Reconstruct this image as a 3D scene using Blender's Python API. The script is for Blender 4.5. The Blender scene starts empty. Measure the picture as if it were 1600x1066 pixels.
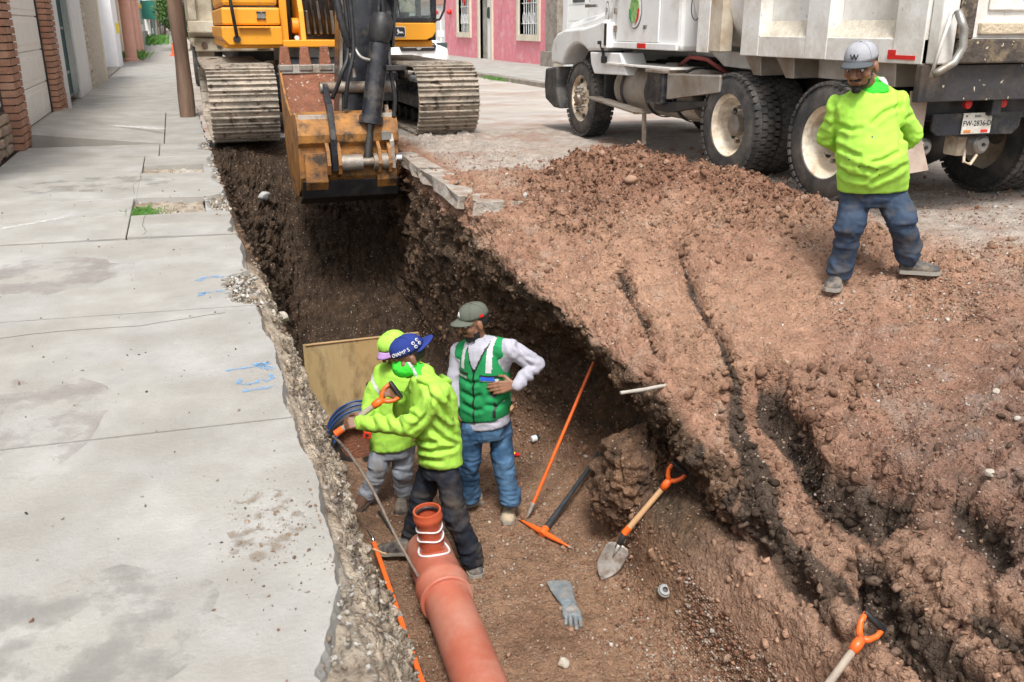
import bpy, bmesh, math, random
import numpy as np
from mathutils import Vector, Matrix
random.seed(7); rng = np.random.default_rng(7)
SC = bpy.context.scene
COL = SC.collection
R = math.radians
# ------------------------------------------------------------------ camera
F = 1413.0; HC = 1.42; TH = math.atan(493 / F); YAW = R(19.6)
FW = Vector((math.sin(YAW) * math.cos(TH), math.cos(YAW) * math.cos(TH), -math.sin(TH)))
RT = Vector((math.cos(YAW), -math.sin(YAW), 0))
UP = RT.cross(FW)
CP = Vector((0, 0, HC))
FH = Vector((math.sin(YAW), math.cos(YAW), 0))
cd = bpy.data.cameras.new('camera'); cam = bpy.data.objects.new('camera', cd); COL.objects.link(cam)
cam.matrix_world = Matrix.Translation(CP) @ Matrix((RT, UP, -FW)).transposed().to_4x4()
cd.sensor_width = 36; cd.lens = 36 * F / 1600; cd.clip_start = 0.05; cd.clip_end = 1200
cd.dof.use_dof = True; cd.dof.focus_distance = 6.3; cd.dof.aperture_fstop = 7
SC.camera = cam
# ------------------------------------------------------------------ sky, sun, exposure
world = bpy.data.worlds.new('World'); SC.world = world; world.use_nodes = True
wn = world.node_tree; wn.nodes.clear()
so = wn.nodes.new('ShaderNodeOutputWorld'); sb = wn.nodes.new('ShaderNodeBackground')
sk = wn.nodes.new('ShaderNodeTexSky'); sk.sky_type = 'NISHITA'; sk.sun_disc = False
SEL, SAZ = R(58), R(-162)          # elevation, azimuth from +Y towards +X
sk.sun_elevation = SEL; sk.sun_rotation = SAZ; sk.air_density = 1.0; sk.dust_density = 3.5; sk.ozone_density = 1.0
hs = wn.nodes.new('ShaderNodeHueSaturation'); hs.inputs['Saturation'].default_value = 0.22   # overcast: the blue is veiled
wn.links.new(sk.outputs[0], hs.inputs['Color']); wn.links.new(hs.outputs[0], sb.inputs[0])
sb.inputs[1].default_value = 0.135
wn.links.new(sb.outputs[0], so.inputs[0])
sd = bpy.data.lights.new('sun', 'SUN'); sd.energy = 2.2; sd.angle = R(13); sd.color = (1, .97, .92)
sun = bpy.data.objects.new('sun', sd); COL.objects.link(sun)
sdir = Vector((math.sin(SAZ) * math.cos(SEL), math.cos(SAZ) * math.cos(SEL), math.sin(SEL)))
sun.rotation_euler = sdir.to_track_quat('Z', 'Y').to_euler()
SC.view_settings.view_transform = 'Standard'; SC.view_settings.look = 'None'
SC.view_settings.gamma = 1; SC.view_settings.use_curve_mapping = False
SC.view_settings.exposure = 0.68
# ------------------------------------------------------------------ helpers
def ray(px, py): return FW + RT * ((px - 800) / F) - UP * ((py - 533) / F)
def at(px, py, z=0.):
    r = ray(px, py); return CP + r * ((z - HC) / r.z)
def atx(px, py, X):
    r = ray(px, py); return CP + r * (X / r.x)
def aty(px, py, Y):
    r = ray(px, py); return CP + r * (Y / r.y)
def J(px, py, D):                 # a point at horizontal distance D ahead of the camera
    r = ray(px, py); return CP + r * (D / r.dot(FH))

def lat(ix, iy, iz, s):
    h = (ix * 374761393 + iy * 668265263 + iz * 1274126177 + s * 974634777) & 0xffffffff
    h = ((h ^ (h >> 13)) * 1103515245) & 0xffffffff
    h = ((h ^ (h >> 16)) * 2246822519) & 0xffffffff
    return ((h ^ (h >> 15)) & 0xffff) / 65535.0 * 2 - 1
def vnoise(P, seed=0):            # value noise, P (n,3)
    P = np.asarray(P, float); I = np.floor(P).astype(np.int64); f = P - I; f = f * f * f * (f * (f * 6 - 15) + 10)
    r = 0
    for dx in (0, 1):
        for dy in (0, 1):
            for dz in (0, 1):
                w = (f[:, 0] if dx else 1 - f[:, 0]) * (f[:, 1] if dy else 1 - f[:, 1]) * (f[:, 2] if dz else 1 - f[:, 2])
                r = r + w * lat(I[:, 0] + dx, I[:, 1] + dy, I[:, 2] + dz, seed)
    return r
def fbm(P, scale, octs=4, seed=0, gain=.5, ridged=False):
    P = np.asarray(P, float) * scale; a = 1; r = 0; t = 0
    for o in range(octs):
        n = vnoise(P, seed + o)
        if ridged: n = 1 - 2 * np.abs(n)
        r = r + a * n; t += a; a *= gain; P = P * 2.03 + 17.3
    return r / t

def worley(P, scale, seed=0):     # cell noise: nearest and second nearest distance, and a random value per cell
    P = np.asarray(P, float) * scale; I = np.floor(P).astype(np.int64); f1 = np.full(len(P), 9.); f2 = np.full(len(P), 9.); cid = np.zeros(len(P))
    for dx in (-1, 0, 1):
        for dy in (-1, 0, 1):
            for dz in (-1, 0, 1):
                a, b_, c = I[:, 0] + dx, I[:, 1] + dy, I[:, 2] + dz; h = lat(a, b_, c, seed)
                qx = a + .5 + .45 * h; qy = b_ + .5 + .45 * lat(a, b_, c, seed + 1); qz = c + .5 + .45 * lat(a, b_, c, seed + 2)
                d = np.sqrt((P[:, 0] - qx) ** 2 + (P[:, 1] - qy) ** 2 + (P[:, 2] - qz) ** 2); m = d < f1
                f2 = np.where(m, f1, np.minimum(f2, d)); cid = np.where(m, h, cid); f1 = np.where(m, d, f1)
    return f1, f2, cid
def tag(o, label=None, cat=None, group=None, kind=None):
    if label: o['label'] = label
    if cat: o['category'] = cat
    if group: o['group'] = group
    if kind: o['kind'] = kind
    return o
def root(name, loc=(0, 0, 0), label=None, cat=None, group=None, rot=(0, 0, 0), kind=None):
    o = bpy.data.objects.new(name, None); COL.objects.link(o); o.location = loc; o.rotation_euler = rot
    o.empty_display_size = .2
    return tag(o, label, cat, group, kind)
def link(name, me, mat=None, parent=None, world=True, smooth=False):
    o = bpy.data.objects.new(name, me); COL.objects.link(o)
    if mat is not None:
        for m in (mat if isinstance(mat, (list, tuple)) else [mat]): me.materials.append(m)
    if smooth: me.polygons.foreach_set('use_smooth', [True] * len(me.polygons))
    if parent is not None:
        o.parent = parent
        if world:
            M = parent.matrix_basis.copy()
            if parent.parent: M = parent.parent.matrix_basis @ parent.matrix_parent_inverse @ M
            o.matrix_parent_inverse = M.inverted()
    return o
def copy_tree(o, parent=None):
    c = o.copy(); COL.objects.link(c)
    if parent: c.parent = parent
    for ch in list(o.children): copy_tree(ch, c)
    return c
def bev(o, w=.01, seg=2):
    m = o.modifiers.new('bevel', 'BEVEL'); m.width = w; m.segments = seg; m.limit_method = 'ANGLE'; m.angle_limit = R(35)
    return o
def frame_of(d):
    d = Vector(d).normalized(); a = Vector((0, 0, 1)) if abs(d.z) < .9 else Vector((1, 0, 0))
    u = d.cross(a).normalized(); return u, d.cross(u).normalized(), d
class B:
    def __init__(s): s.v = []; s.f = []
    def add(s, vs, fs):
        n = len(s.v); s.v += [tuple(v) for v in vs]; s.f += [tuple(i + n for i in f) for f in fs]; return s
    def box(s, a, b, M=None):     # opposite corners
        (x0, y0, z0), (x1, y1, z1) = a, b
        x0, x1 = sorted((x0, x1)); y0, y1 = sorted((y0, y1)); z0, z1 = sorted((z0, z1))
        vs = [Vector(p) for p in ((x0, y0, z0), (x1, y0, z0), (x1, y1, z0), (x0, y1, z0), (x0, y0, z1), (x1, y0, z1), (x1, y1, z1), (x0, y1, z1))]
        if M: vs = [M @ v for v in vs]
        return s.add(vs, [(0, 3, 2, 1), (4, 5, 6, 7), (0, 1, 5, 4), (1, 2, 6, 5), (2, 3, 7, 6), (3, 0, 4, 7)])
    def obox(s, c, u, v, w):      # centre and three half vectors
        c = Vector(c); u, v, w = map(Vector, (u, v, w))
        if u.cross(v).dot(w) < 0: w = -w
        vs = [c - u - v - w, c + u - v - w, c + u + v - w, c - u + v - w, c - u - v + w, c + u - v + w, c + u + v + w, c - u + v + w]
        return s.add(vs, [(0, 3, 2, 1), (4, 5, 6, 7), (0, 1, 5, 4), (1, 2, 6, 5), (2, 3, 7, 6), (3, 0, 4, 7)])
    def bar(s, p0, p1, w, h, upv=(0, 0, 1)):
        p0, p1 = Vector(p0), Vector(p1); d = (p1 - p0); upv = Vector(upv)
        u = d.cross(upv).normalized(); v = u.cross(d).normalized()
        return s.obox((p0 + p1) / 2, d / 2, u * w / 2, v * h / 2)
    def cyl(s, p0, p1, r0, r1=None, n=16, caps=True):
        return s.lathe(p0, p1, [(0, r0), (1, r0 if r1 is None else r1)], n, caps)
    def lathe(s, p0, p1, prof, n=24, caps=True):   # prof: (t along axis 0..1, radius)
        p0, p1 = Vector(p0), Vector(p1); u, w, d = frame_of(p1 - p0); L = (p1 - p0)
        vs = []; fs = []
        for t, r in prof:
            for k in range(n):
                a = 2 * math.pi * k / n; vs.append(p0 + L * t + (u * math.cos(a) + w * math.sin(a)) * r)
        for i in range(len(prof) - 1):
            for k in range(n):
                k2 = (k + 1) % n; fs.append((i * n + k, i * n + k2, (i + 1) * n + k2, (i + 1) * n + k))
        if caps:
            fs.append(tuple(range(n - 1, -1, -1))); fs.append(tuple((len(prof) - 1) * n + k for k in range(n)))
        return s.add(vs, fs)
    def tube(s, pts, r, n=10, caps=True):
        pts = [Vector(p) for p in pts]; rs = r if isinstance(r, (list, tuple)) else [r] * len(pts)
        vs = []; fs = []; pu = None
        for i, p in enumerate(pts):
            d = (pts[min(i + 1, len(pts) - 1)] - pts[max(i - 1, 0)]).normalized()
            if pu is None: pu = frame_of(d)[0]
            pu = (pu - d * pu.dot(d)).normalized(); w = d.cross(pu)
            for k in range(n):
                a = 2 * math.pi * k / n; vs.append(p + (pu * math.cos(a) + w * math.sin(a)) * rs[i])
        for i in range(len(pts) - 1):
            for k in range(n):
                k2 = (k + 1) % n; fs.append((i * n + k, i * n + k2, (i + 1) * n + k2, (i + 1) * n + k))
        if caps:
            fs.append(tuple(range(n - 1, -1, -1))); fs.append(tuple((len(pts) - 1) * n + k for k in range(n)))
        return s.add(vs, fs)
    def prism(s, prof, d, origin=(0, 0, 0), ax=((0, 1, 0), (0, 0, 1))):   # closed 2D outline in plane ax, extruded by vector d
        o = Vector(origin); a, b = Vector(ax[0]), Vector(ax[1]); d = Vector(d); n = len(prof)
        area = sum(prof[i][0] * prof[(i + 1) % n][1] - prof[(i + 1) % n][0] * prof[i][1] for i in range(n))
        if area * a.cross(b).dot(d) < 0: prof = prof[::-1]
        lo = [o + a * p[0] + b * p[1] for p in prof]; hi = [p + d for p in lo]
        return s.add(lo + hi, [tuple(range(n - 1, -1, -1)), tuple(range(n, 2 * n))] + [(i, (i + 1) % n, (i + 1) % n + n, i + n) for i in range(n)])
    def sweep(s, rings, closed=True, caps=True):   # rings: equal-length lists of points
        n = len(rings[0]); vs = [p for r in rings for p in r]; fs = []
        for i in range(len(rings) - 1):
            for k in range(n if closed else n - 1):
                k2 = (k + 1) % n; fs.append((i * n + k, i * n + k2, (i + 1) * n + k2, (i + 1) * n + k))
        if caps: fs.append(tuple(range(n - 1, -1, -1))); fs.append(tuple((len(rings) - 1) * n + k for k in range(n)))
        return s.add(vs, fs)
    def mesh(s, name):
        me = bpy.data.meshes.new(name); me.from_pydata([tuple(v) for v in s.v], [], s.f); me.validate(); me.update(); return me
    def build(s, name, mat=None, parent=None, world=True, smooth=False, bevel=0, **k):
        me = s.mesh(name)
        if smooth == 'auto':
            o = link(name, me, mat, parent, world, True)
            m = me
            try: m.set_sharp_from_angle(angle=R(38))
            except Exception: pass
        else: o = link(name, me, mat, parent, world, smooth)
        if bevel: bev(o, bevel)
        return tag(o, **k)
def grid_mesh(name, P):           # P (rows, cols, 3)
    n, m, _ = P.shape; me = bpy.data.meshes.new(name)
    me.vertices.add(n * m); me.vertices.foreach_set('co', P.reshape(-1).astype(np.float32))
    i = np.arange(n - 1)[:, None] * m + np.arange(m - 1)[None, :]
    q = np.stack([i, i + 1, i + m + 1, i + m], -1).reshape(-1, 4)
    nf = len(q); me.loops.add(nf * 4); me.polygons.add(nf)
    me.loops.foreach_set('vertex_index', q.reshape(-1).astype(np.int32))
    me.polygons.foreach_set('loop_start', np.arange(nf, dtype=np.int32) * 4)
    me.update(calc_edges=True); return me
def mesh_arrays(name, V, Fa):     # V (n,3), Fa (m,k)
    me = bpy.data.meshes.new(name); me.vertices.add(len(V)); me.vertices.foreach_set('co', V.reshape(-1).astype(np.float32))
    k = Fa.shape[1]; me.loops.add(Fa.size); me.polygons.add(len(Fa))
    me.loops.foreach_set('vertex_index', Fa.reshape(-1).astype(np.int32))
    me.polygons.foreach_set('loop_start', np.arange(len(Fa), dtype=np.int32) * k)
    me.update(calc_edges=True); return me
def set_col(me, C, name='Col'):
    a = me.color_attributes.new(name, 'FLOAT_COLOR', 'POINT')
    C4 = np.concatenate([C, np.ones((len(C), 1))], 1).astype(np.float32); a.data.foreach_set('color', C4.reshape(-1))
# ------------------------------------------------------------------ materials
def srgb(r, g, b):
    f = lambda c: (c / 12.92 if c <= .04045 else ((c + .055) / 1.055) ** 2.4)
    return (f(r / 255), f(g / 255), f(b / 255))
def mat(name, col, rough=.6, metal=0, var=.12, vs=6, bump=.0, bs=40, dirt=None, damt=.0, ds=5, dsharp=.12, col2=None, attr=None,
        fleck=None, fs=90, fth=.66, spec=None, coat=0, alpha=None, trans=0, stretch=(1, 1, 1), pos=False):
    m = bpy.data.materials.new(name); m.use_nodes = True; nt = m.node_tree; N = nt.nodes; L = nt.links
    b = N['Principled BSDF']
    tc = N.new('ShaderNodeTexCoord'); mp = N.new('ShaderNodeMapping'); mp.inputs['Scale'].default_value = stretch
    L.new(N.new('ShaderNodeNewGeometry').outputs['Position'] if pos else tc.outputs['Object'], mp.inputs[0])
    def noise(s, det=6, ro=.6):
        n = N.new('ShaderNodeTexNoise'); n.inputs['Scale'].default_value = s; n.inputs['Detail'].default_value = det; n.inputs['Roughness'].default_value = ro
        L.new(mp.outputs[0], n.inputs['Vector']); return n.outputs['Fac']
    def mix(fac, a, c, mode='MIX'):
        x = N.new('ShaderNodeMix'); x.data_type = 'RGBA'; x.blend_type = mode
        if isinstance(fac, float): x.inputs[0].default_value = fac
        else: L.new(fac, x.inputs[0])
        for v, i in ((a, 6), (c, 7)):
            if isinstance(v, tuple): x.inputs[i].default_value = (*v[:3], 1)
            else: L.new(v, x.inputs[i])
        return x.outputs[2]
    def ramp(fac, lo, hi):
        r = N.new('ShaderNodeMapRange'); r.inputs[1].default_value = lo; r.inputs[2].default_value = hi; L.new(fac, r.inputs[0]); return r.outputs[0]
    if attr:
        an = N.new('ShaderNodeAttribute'); an.attribute_name = attr; base = an.outputs['Color']
    else: base = tuple(col)
    if col2 is not None: base = mix(ramp(noise(vs * .6), .4, .6), base, tuple(col2))
    n1 = ramp(noise(vs), .3, .7)
    g = N.new('ShaderNodeMapRange'); L.new(n1, g.inputs[0]); g.inputs[3].default_value = 1 - var; g.inputs[4].default_value = 1 + var
    cc = N.new('ShaderNodeCombineColor'); [L.new(g.outputs[0], cc.inputs[i]) for i in range(3)]
    base = mix(1.0, base, cc.outputs[0], 'MULTIPLY')
    if dirt is not None:
        c0 = .5 + (.5 - damt) * .5
        base = mix(ramp(noise(ds, 9, .68), c0 - dsharp, c0 + dsharp), base, tuple(dirt))
    if fleck is not None:
        v = N.new('ShaderNodeTexVoronoi'); v.inputs['Scale'].default_value = fs
        nd = N.new('ShaderNodeTexNoise'); nd.inputs['Scale'].default_value = fs * 1.1; nd.inputs['Detail'].default_value = 2; L.new(mp.outputs[0], nd.inputs['Vector'])
        va = N.new('ShaderNodeVectorMath'); va.operation = 'MULTIPLY_ADD'; L.new(nd.outputs['Color'], va.inputs[0]); va.inputs[1].default_value = (1.6 / fs,) * 3; L.new(mp.outputs[0], va.inputs[2]); L.new(va.outputs[0], v.inputs['Vector'])
        sx = N.new('ShaderNodeSeparateColor'); L.new(v.outputs['Color'], sx.inputs[0])
        a = ramp(sx.outputs[0], fth, fth + .06); bb = ramp(v.outputs['Distance'], .36, .24)
        mm = N.new('ShaderNodeMath'); mm.operation = 'MULTIPLY'; L.new(a, mm.inputs[0]); L.new(bb, mm.inputs[1])
        base = mix(mm.outputs[0], base, tuple(fleck))
    if isinstance(base, tuple): b.inputs['Base Color'].default_value = (*base, 1)
    else: L.new(base, b.inputs['Base Color'])
    rg = N.new('ShaderNodeMapRange'); L.new(noise(vs * 2.3), rg.inputs[0]); rg.inputs[1].default_value = .3; rg.inputs[2].default_value = .7
    rg.inputs[3].default_value = max(0, rough - .1); rg.inputs[4].default_value = min(1, rough + .1); L.new(rg.outputs[0], b.inputs['Roughness'])
    b.inputs['Metallic'].default_value = metal
    if spec is not None: b.inputs['Specular IOR Level'].default_value = spec
    if coat: b.inputs['Coat Weight'].default_value = coat; b.inputs['Coat Roughness'].default_value = .15
    if trans: b.inputs['Transmission Weight'].default_value = trans
    if bump:
        bp = N.new('ShaderNodeBump'); bp.inputs['Strength'].default_value = bump; bp.inputs['Distance'].default_value = .02
        L.new(noise(bs, 8, .65), bp.inputs['Height']); L.new(bp.outputs[0], b.inputs['Normal'])
    if alpha is not None:
        L.new(ramp(noise(alpha[0], 5), alpha[1], alpha[2]), b.inputs['Alpha'])
    return m
M = {}
M['concrete'] = mat('concrete', (.34, .325, .295), .85, var=.14, vs=2.6, bump=.35, bs=60, dirt=(.255, .235, .205), damt=.34, ds=2.1, dsharp=.2, col2=(.37, .36, .34), pos=True)
M['concrete_dark'] = mat('concrete_dark', (.30, .27, .23), .9, var=.2, vs=3, bump=.5, bs=30, dirt=(.16, .12, .09), damt=.35, ds=4)
M['road'] = mat('road', (.40, .355, .31), .9, var=.12, vs=.9, bump=.3, bs=40, dirt=(.30, .20, .15), damt=.38, ds=.55, dsharp=.1, col2=(.46, .43, .40))
M['soil'] = mat('soil', (.2, .1, .06), .92, attr='Col', var=.22, vs=9, bump=.8, bs=55, fleck=(.46, .36, .28), fs=55, fth=.86, spec=.2)
_n = M['soil'].node_tree; _b = _n.nodes['Principled BSDF']; _old = _b.inputs['Normal'].links[0].from_socket; _tc = [x for x in _n.nodes if x.type == 'TEX_COORD'][0]
for _s, _d, _st in ((34, .022, .75), (95, .010, .7)):              # crumbs and grains pressed into the surface
    _v = _n.nodes.new('ShaderNodeTexVoronoi'); _v.inputs['Scale'].default_value = _s; _nn = _n.nodes.new('ShaderNodeTexNoise'); _nn.inputs['Scale'].default_value = _s * .6; _n.links.new(_tc.outputs['Object'], _nn.inputs['Vector'])
    _va = _n.nodes.new('ShaderNodeVectorMath'); _va.operation = 'MULTIPLY_ADD'; _va.inputs[1].default_value = (1.2 / _s,) * 3; _n.links.new(_nn.outputs['Color'], _va.inputs[0]); _n.links.new(_tc.outputs['Object'], _va.inputs[2]); _n.links.new(_va.outputs[0], _v.inputs['Vector'])
    _p = _n.nodes.new('ShaderNodeBump'); _p.invert = True; _p.inputs['Strength'].default_value = _st; _p.inputs['Distance'].default_value = _d; _n.links.new(_v.outputs['Distance'], _p.inputs['Height']); _n.links.new(_old, _p.inputs['Normal']); _old = _p.outputs[0]
_n.links.new(_old, _b.inputs['Normal'])
M['rock'] = mat('rock', (.4, .3, .2), .95, attr='Col', var=.3, vs=30, bump=1.0, bs=55, spec=.1)
M['white_paint'] = mat('white_paint', (.80, .80, .79), .38, var=.05, vs=2, bump=.05, bs=8, dirt=(.46, .40, .33), damt=.22, ds=1.6, dsharp=.14)
M['white_dirty'] = mat('white_dirty', (.78, .77, .74), .55, var=.1, vs=3, bump=.2, bs=25, dirt=(.44, .37, .28), damt=.34, ds=2.2, dsharp=.16, fleck=(.06, .05, .04), fs=24, fth=.955)
M['clean_white'] = mat('clean_white', (.74, .74, .74), .5, var=.04)
M['rubber'] = mat('rubber', (.035, .035, .036), .75, var=.3, vs=7, bump=.3, bs=50, dirt=(.12, .105, .09), damt=.42, ds=4)
M['rim'] = mat('rim', (.76, .62, .45), .6, var=.15, vs=6, bump=.1, dirt=(.30, .2, .12), damt=.35, ds=5, col2=(.80, .74, .62))
M['black'] = mat('black', (.014, .014, .016), .5, var=.3, vs=5, bump=.1, bs=30, dirt=(.05, .045, .04), damt=.35, ds=4)
M['black_gloss'] = mat('black_gloss', (.016, .017, .022), .28, var=.3, vs=5, bump=.04, bs=10, dirt=(.10, .085, .07), damt=.24, ds=6)
M['grey_metal'] = mat('grey_metal', (.32, .31, .29), .45, .6, var=.2, vs=6, bump=.15, dirt=(.2, .15, .1), damt=.4, ds=5)
M['dark_rod'] = mat('dark_rod', (.06, .055, .05), .3, .5, var=.2)
M['chrome'] = mat('chrome', (.62, .61, .6), .22, 1, var=.1)
M['tank'] = mat('tank', (.42, .39, .35), .42, .5, var=.15, vs=3, bump=.05, dirt=(.25, .2, .15), damt=.42, ds=2.5)
M['orange_paint'] = mat('orange_paint', (.78, .33, .02), .42, var=.06, vs=3, bump=.03, dirt=(.5, .24, .06), damt=.16, ds=4)
M['orange_worn'] = mat('orange_worn', (.50, .22, .045), .6, var=.25, vs=6, bump=.4, bs=30, dirt=(.05, .032, .02), damt=.46, ds=6, dsharp=.13, col2=(.36, .15, .035), pos=True)
M['worn_steel'] = mat('worn_steel', (.36, .33, .29), .5, .4, var=.25, vs=6, bump=.3, bs=30, dirt=(.16, .1, .06), damt=.45, ds=6)
M['track_steel'] = mat('track_steel', (.33, .29, .235), .75, 0, var=.3, vs=8, bump=.6, bs=30, dirt=(.085, .06, .045), damt=.36, ds=8, dsharp=.06, pos=True, col2=(.5, .42, .34))
M['red_dirt'] = mat('red_dirt', (.26, .105, .06), .9, var=.3, vs=10, bump=1, bs=40, fleck=(.5, .4, .34), fs=30, fth=.8)
M['glass_dark'] = mat('glass_dark', (.05, .07, .07), .08, var=.1, spec=.8)
M['red'] = mat('red', (.62, .02, .015), .4, var=.1)
M['brick'] = mat('brick', (.34, .165, .105), .85, var=.25, vs=5, bump=.4, bs=40, col2=(.42, .24, .16))
M['mortar'] = mat('mortar', (.10, .075, .06), .95, var=.2, bump=.4)
M['garage_white'] = mat('garage_white', (.82, .82, .79), .6, var=.04, vs=1)
M['plaster_white'] = mat('plaster_white', (.74, .73, .74), .85, var=.06, vs=2, bump=.1)
M['plaster_grey'] = mat('plaster_grey', (.42, .43, .44), .8, var=.07, vs=2, bump=.1)
M['plaster_cream'] = mat('plaster_cream', (.64, .58, .46), .85, var=.1, vs=2, bump=.2)
M['pebbledash'] = mat('pebbledash', (.50, .44, .36), .95, var=.4, vs=22, bump=1.0, bs=30, fleck=(.16, .13, .1), fs=28, fth=.55)
M['gate_green'] = mat('gate_green', (.045, .10, .11), .4, var=.15)
M['pink'] = mat('pink', (.70, .24, .28), .9, var=.12, vs=5, bump=.9, bs=22, dirt=(.72, .52, .52), damt=.22, ds=2.4)
M['pink_col'] = mat('pink_col', (.56, .31, .24), .8, var=.08, vs=3, bump=.1)
M['leaf'] = mat('leaf', (.06, .13, .03), .7, var=.4, vs=9, col2=(.10, .20, .04))
M['bark'] = mat('bark', (.20, .13, .09), .9, var=.35, vs=6, bump=1, bs=18, col2=(.11, .07, .05), stretch=(1, 1, .12))
M['stone_wall'] = mat('stone_wall', (.42, .31, .22), .9, var=.3, vs=6, bump=.8, bs=14, col2=(.26, .2, .15))
M['cone'] = mat('cone', (.85, .15, .06), .6, var=.05)
# ------------------------------------------------------------------ terrain: the trench, its banks and the spoil heap
TY0, TY1, TX0, TX1 = -1.0, 11.2, .27, 8.3
# stations along the street: Y -> profile (x, z) from the pavement edge, down, across the floor, up the right bank
ST = {
 -1.0: [(.27, -.115), (.34, -.16), (.50, -.7), (.63, -1.5), (.73, -2.1), (1.5, -2.12), (2.5, -2.1), (2.75, -1.7), (2.95, -1.3), (3.3, -.95), (3.9, -.6), (4.8, -.35), (6.0, -.1), (8.3, 0)],
  2.2: [(.27, -.115), (.34, -.16), (.50, -.7), (.63, -1.5), (.73, -2.1), (1.5, -2.12), (2.55, -2.1), (2.72, -1.75), (2.85, -1.3), (3.2, -.95), (3.75, -.62), (4.6, -.38), (6.0, -.1), (8.3, 0)],
  3.6: [(.27, -.115), (.34, -.16), (.50, -.7), (.63, -1.5), (.73, -2.1), (1.6, -2.12), (2.48, -2.1), (2.62, -1.72), (2.78, -1.32), (3.08, -.98), (3.6, -.68), (4.3, -.40), (5.6, -.1), (8.3, 0)],
  4.4: [(.28, -.115), (.37, -.2), (.53, -.8), (.66, -1.6), (.80, -2.1), (1.7, -2.12), (2.42, -2.08), (2.58, -1.62), (2.95, -1.32), (2.72, -.88), (3.2, -.66), (4.1, -.36), (5.4, -.08), (8.3, 0)],
  5.1: [(.29, -.115), (.38, -.2), (.58, -.8), (.70, -1.6), (.88, -2.1), (1.8, -2.12), (2.50, -2.06), (2.64, -1.58), (3.15, -1.30), (2.56, -.72), (2.9, -.52), (3.8, -.26), (5.2, -.05), (8.3, 0)],
  5.8: [(.30, -.115), (.38, -.18), (.53, -.7), (.70, -1.5), (.92, -2.1), (1.8, -2.12), (2.6, -2.06), (3.0, -1.75), (3.0, -1.1), (2.36, -.50), (2.65, -.34), (3.5, -.10), (5.0, -.02), (8.3, 0)],
  6.6: [(.30, -.115), (.38, -.18), (.50, -.7), (.70, -1.5), (.95, -2.1), (1.8, -2.12), (2.4, -2.06), (2.6, -1.7), (2.6, -1.1), (2.24, -.35), (2.48, -.16), (3.2, .04), (4.6, .02), (8.3, 0)],
  7.2: [(.29, -.115), (.36, -.16), (.46, -.7), (.70, -1.5), (.98, -2.1), (1.8, -2.1), (2.2, -2.04), (2.35, -1.6), (2.32, -1.0), (2.20, -.25), (2.28, -.02), (3.0, .03), (4.4, .01), (8.3, 0)],
  8.5: [(.28, -.115), (.34, -.15), (.42, -.7), (.60, -1.4), (.95, -2.1), (1.8, -2.1), (2.2, -2.04), (2.3, -1.6), (2.28, -1.0), (2.26, -.25), (2.32, 0), (3.0, .01), (4.4, 0), (8.3, 0)],
  9.7: [(.27, -.115), (.34, -.15), (.42, -.5), (.70, -1.1), (.98, -1.95), (1.8, -2.0), (2.2, -2.0), (2.3, -1.6), (2.3, -1.0), (2.32, -.25), (2.36, 0), (3.0, 0), (4.4, 0), (8.3, 0)],
 10.5: [(.27, -.115), (.34, -.15), (.42, -.35), (.75, -.7), (1.05, -1.3), (1.7, -1.5), (2.2, -1.5), (2.34, -1.2), (2.36, -.8), (2.36, -.2), (2.40, 0), (3.0, 0), (4.4, 0), (8.3, 0)],
 11.6: [(.27, -.115), (.34, -.15), (.42, -.2), (.8, -.35), (1.1, -.5), (1.7, -.55), (2.2, -.5), (2.34, -.4), (2.38, -.25), (2.39, -.1), (2.42, 0), (3.0, 0), (4.4, 0), (8.3, 0)],
 12.7: [(.27, -.115), (.34, -.10), (.42, -.02), (.8, -.02), (1.1, -.02), (1.7, -.02), (2.2, -.02), (2.34, -.02), (2.38, -.01), (2.39, 0), (2.42, 0), (3.0, 0), (4.4, 0), (8.3, 0)]}
ys = np.array(sorted(ST)); PR = np.array([ST[y] for y in ys])          # (S,14,2)
def smoothpoly(P, k):                                                   # resample with rounding
    return P
KN = [10, 44, 44, 34, 30, 50, 26, 26, 28, 30, 56, 64, 60]                # columns between control points
rowsY = np.concatenate([np.linspace(-1, 2, 40, endpoint=False), np.linspace(2, 7.4, 350, endpoint=False), np.linspace(7.4, 12.7, 170)])
def sm(t): return t * t * (3 - 2 * t)
rows = []
for Y in rowsY:
    i = min(max(np.searchsorted(ys, Y) - 1, 0), len(ys) - 2); t = (Y - ys[i]) / (ys[i + 1] - ys[i]); t = min(max(t, 0), 1)
    C = PR[i] * (1 - t) + PR[i + 1] * t
    # Catmull-Rom through control points (tamed)
    pts = []
    for j in range(13):
        p0 = C[max(j - 1, 0)]; p1 = C[j]; p2 = C[j + 1]; p3 = C[min(j + 2, 13)]
        L = np.linalg.norm(p2 - p1)
        m1 = (p2 - p0) / (np.linalg.norm(p2 - p0) + 1e-6) * L * .8; m2 = (p3 - p1) / (np.linalg.norm(p3 - p1) + 1e-6) * L * .8
        tt = np.arange(KN[j]) / KN[j]; tt = tt[:, None]
        h = (2 * tt ** 3 - 3 * tt ** 2 + 1) * p1 + (tt ** 3 - 2 * tt ** 2 + tt) * m1 + (-2 * tt ** 3 + 3 * tt ** 2) * p2 + (tt ** 3 - tt ** 2) * m2
        pts.append(h)
    pts.append(C[-1][None]); rows.append(np.concatenate(pts))
G = np.array(rows); NR, NC, _ = G.shape
P = np.zeros((NR, NC, 3)); P[..., 0] = G[..., 0]; P[..., 2] = G[..., 1]; P[..., 1] = rowsY[:, None]
u = np.repeat(np.arange(14), [1] + [0] * 13) if False else None
seg = np.concatenate([np.full(k, j) + np.arange(k) / k for j, k in enumerate(KN)] + [[13.]]); S = np.broadcast_to(seg[None, :], (NR, NC))
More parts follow.
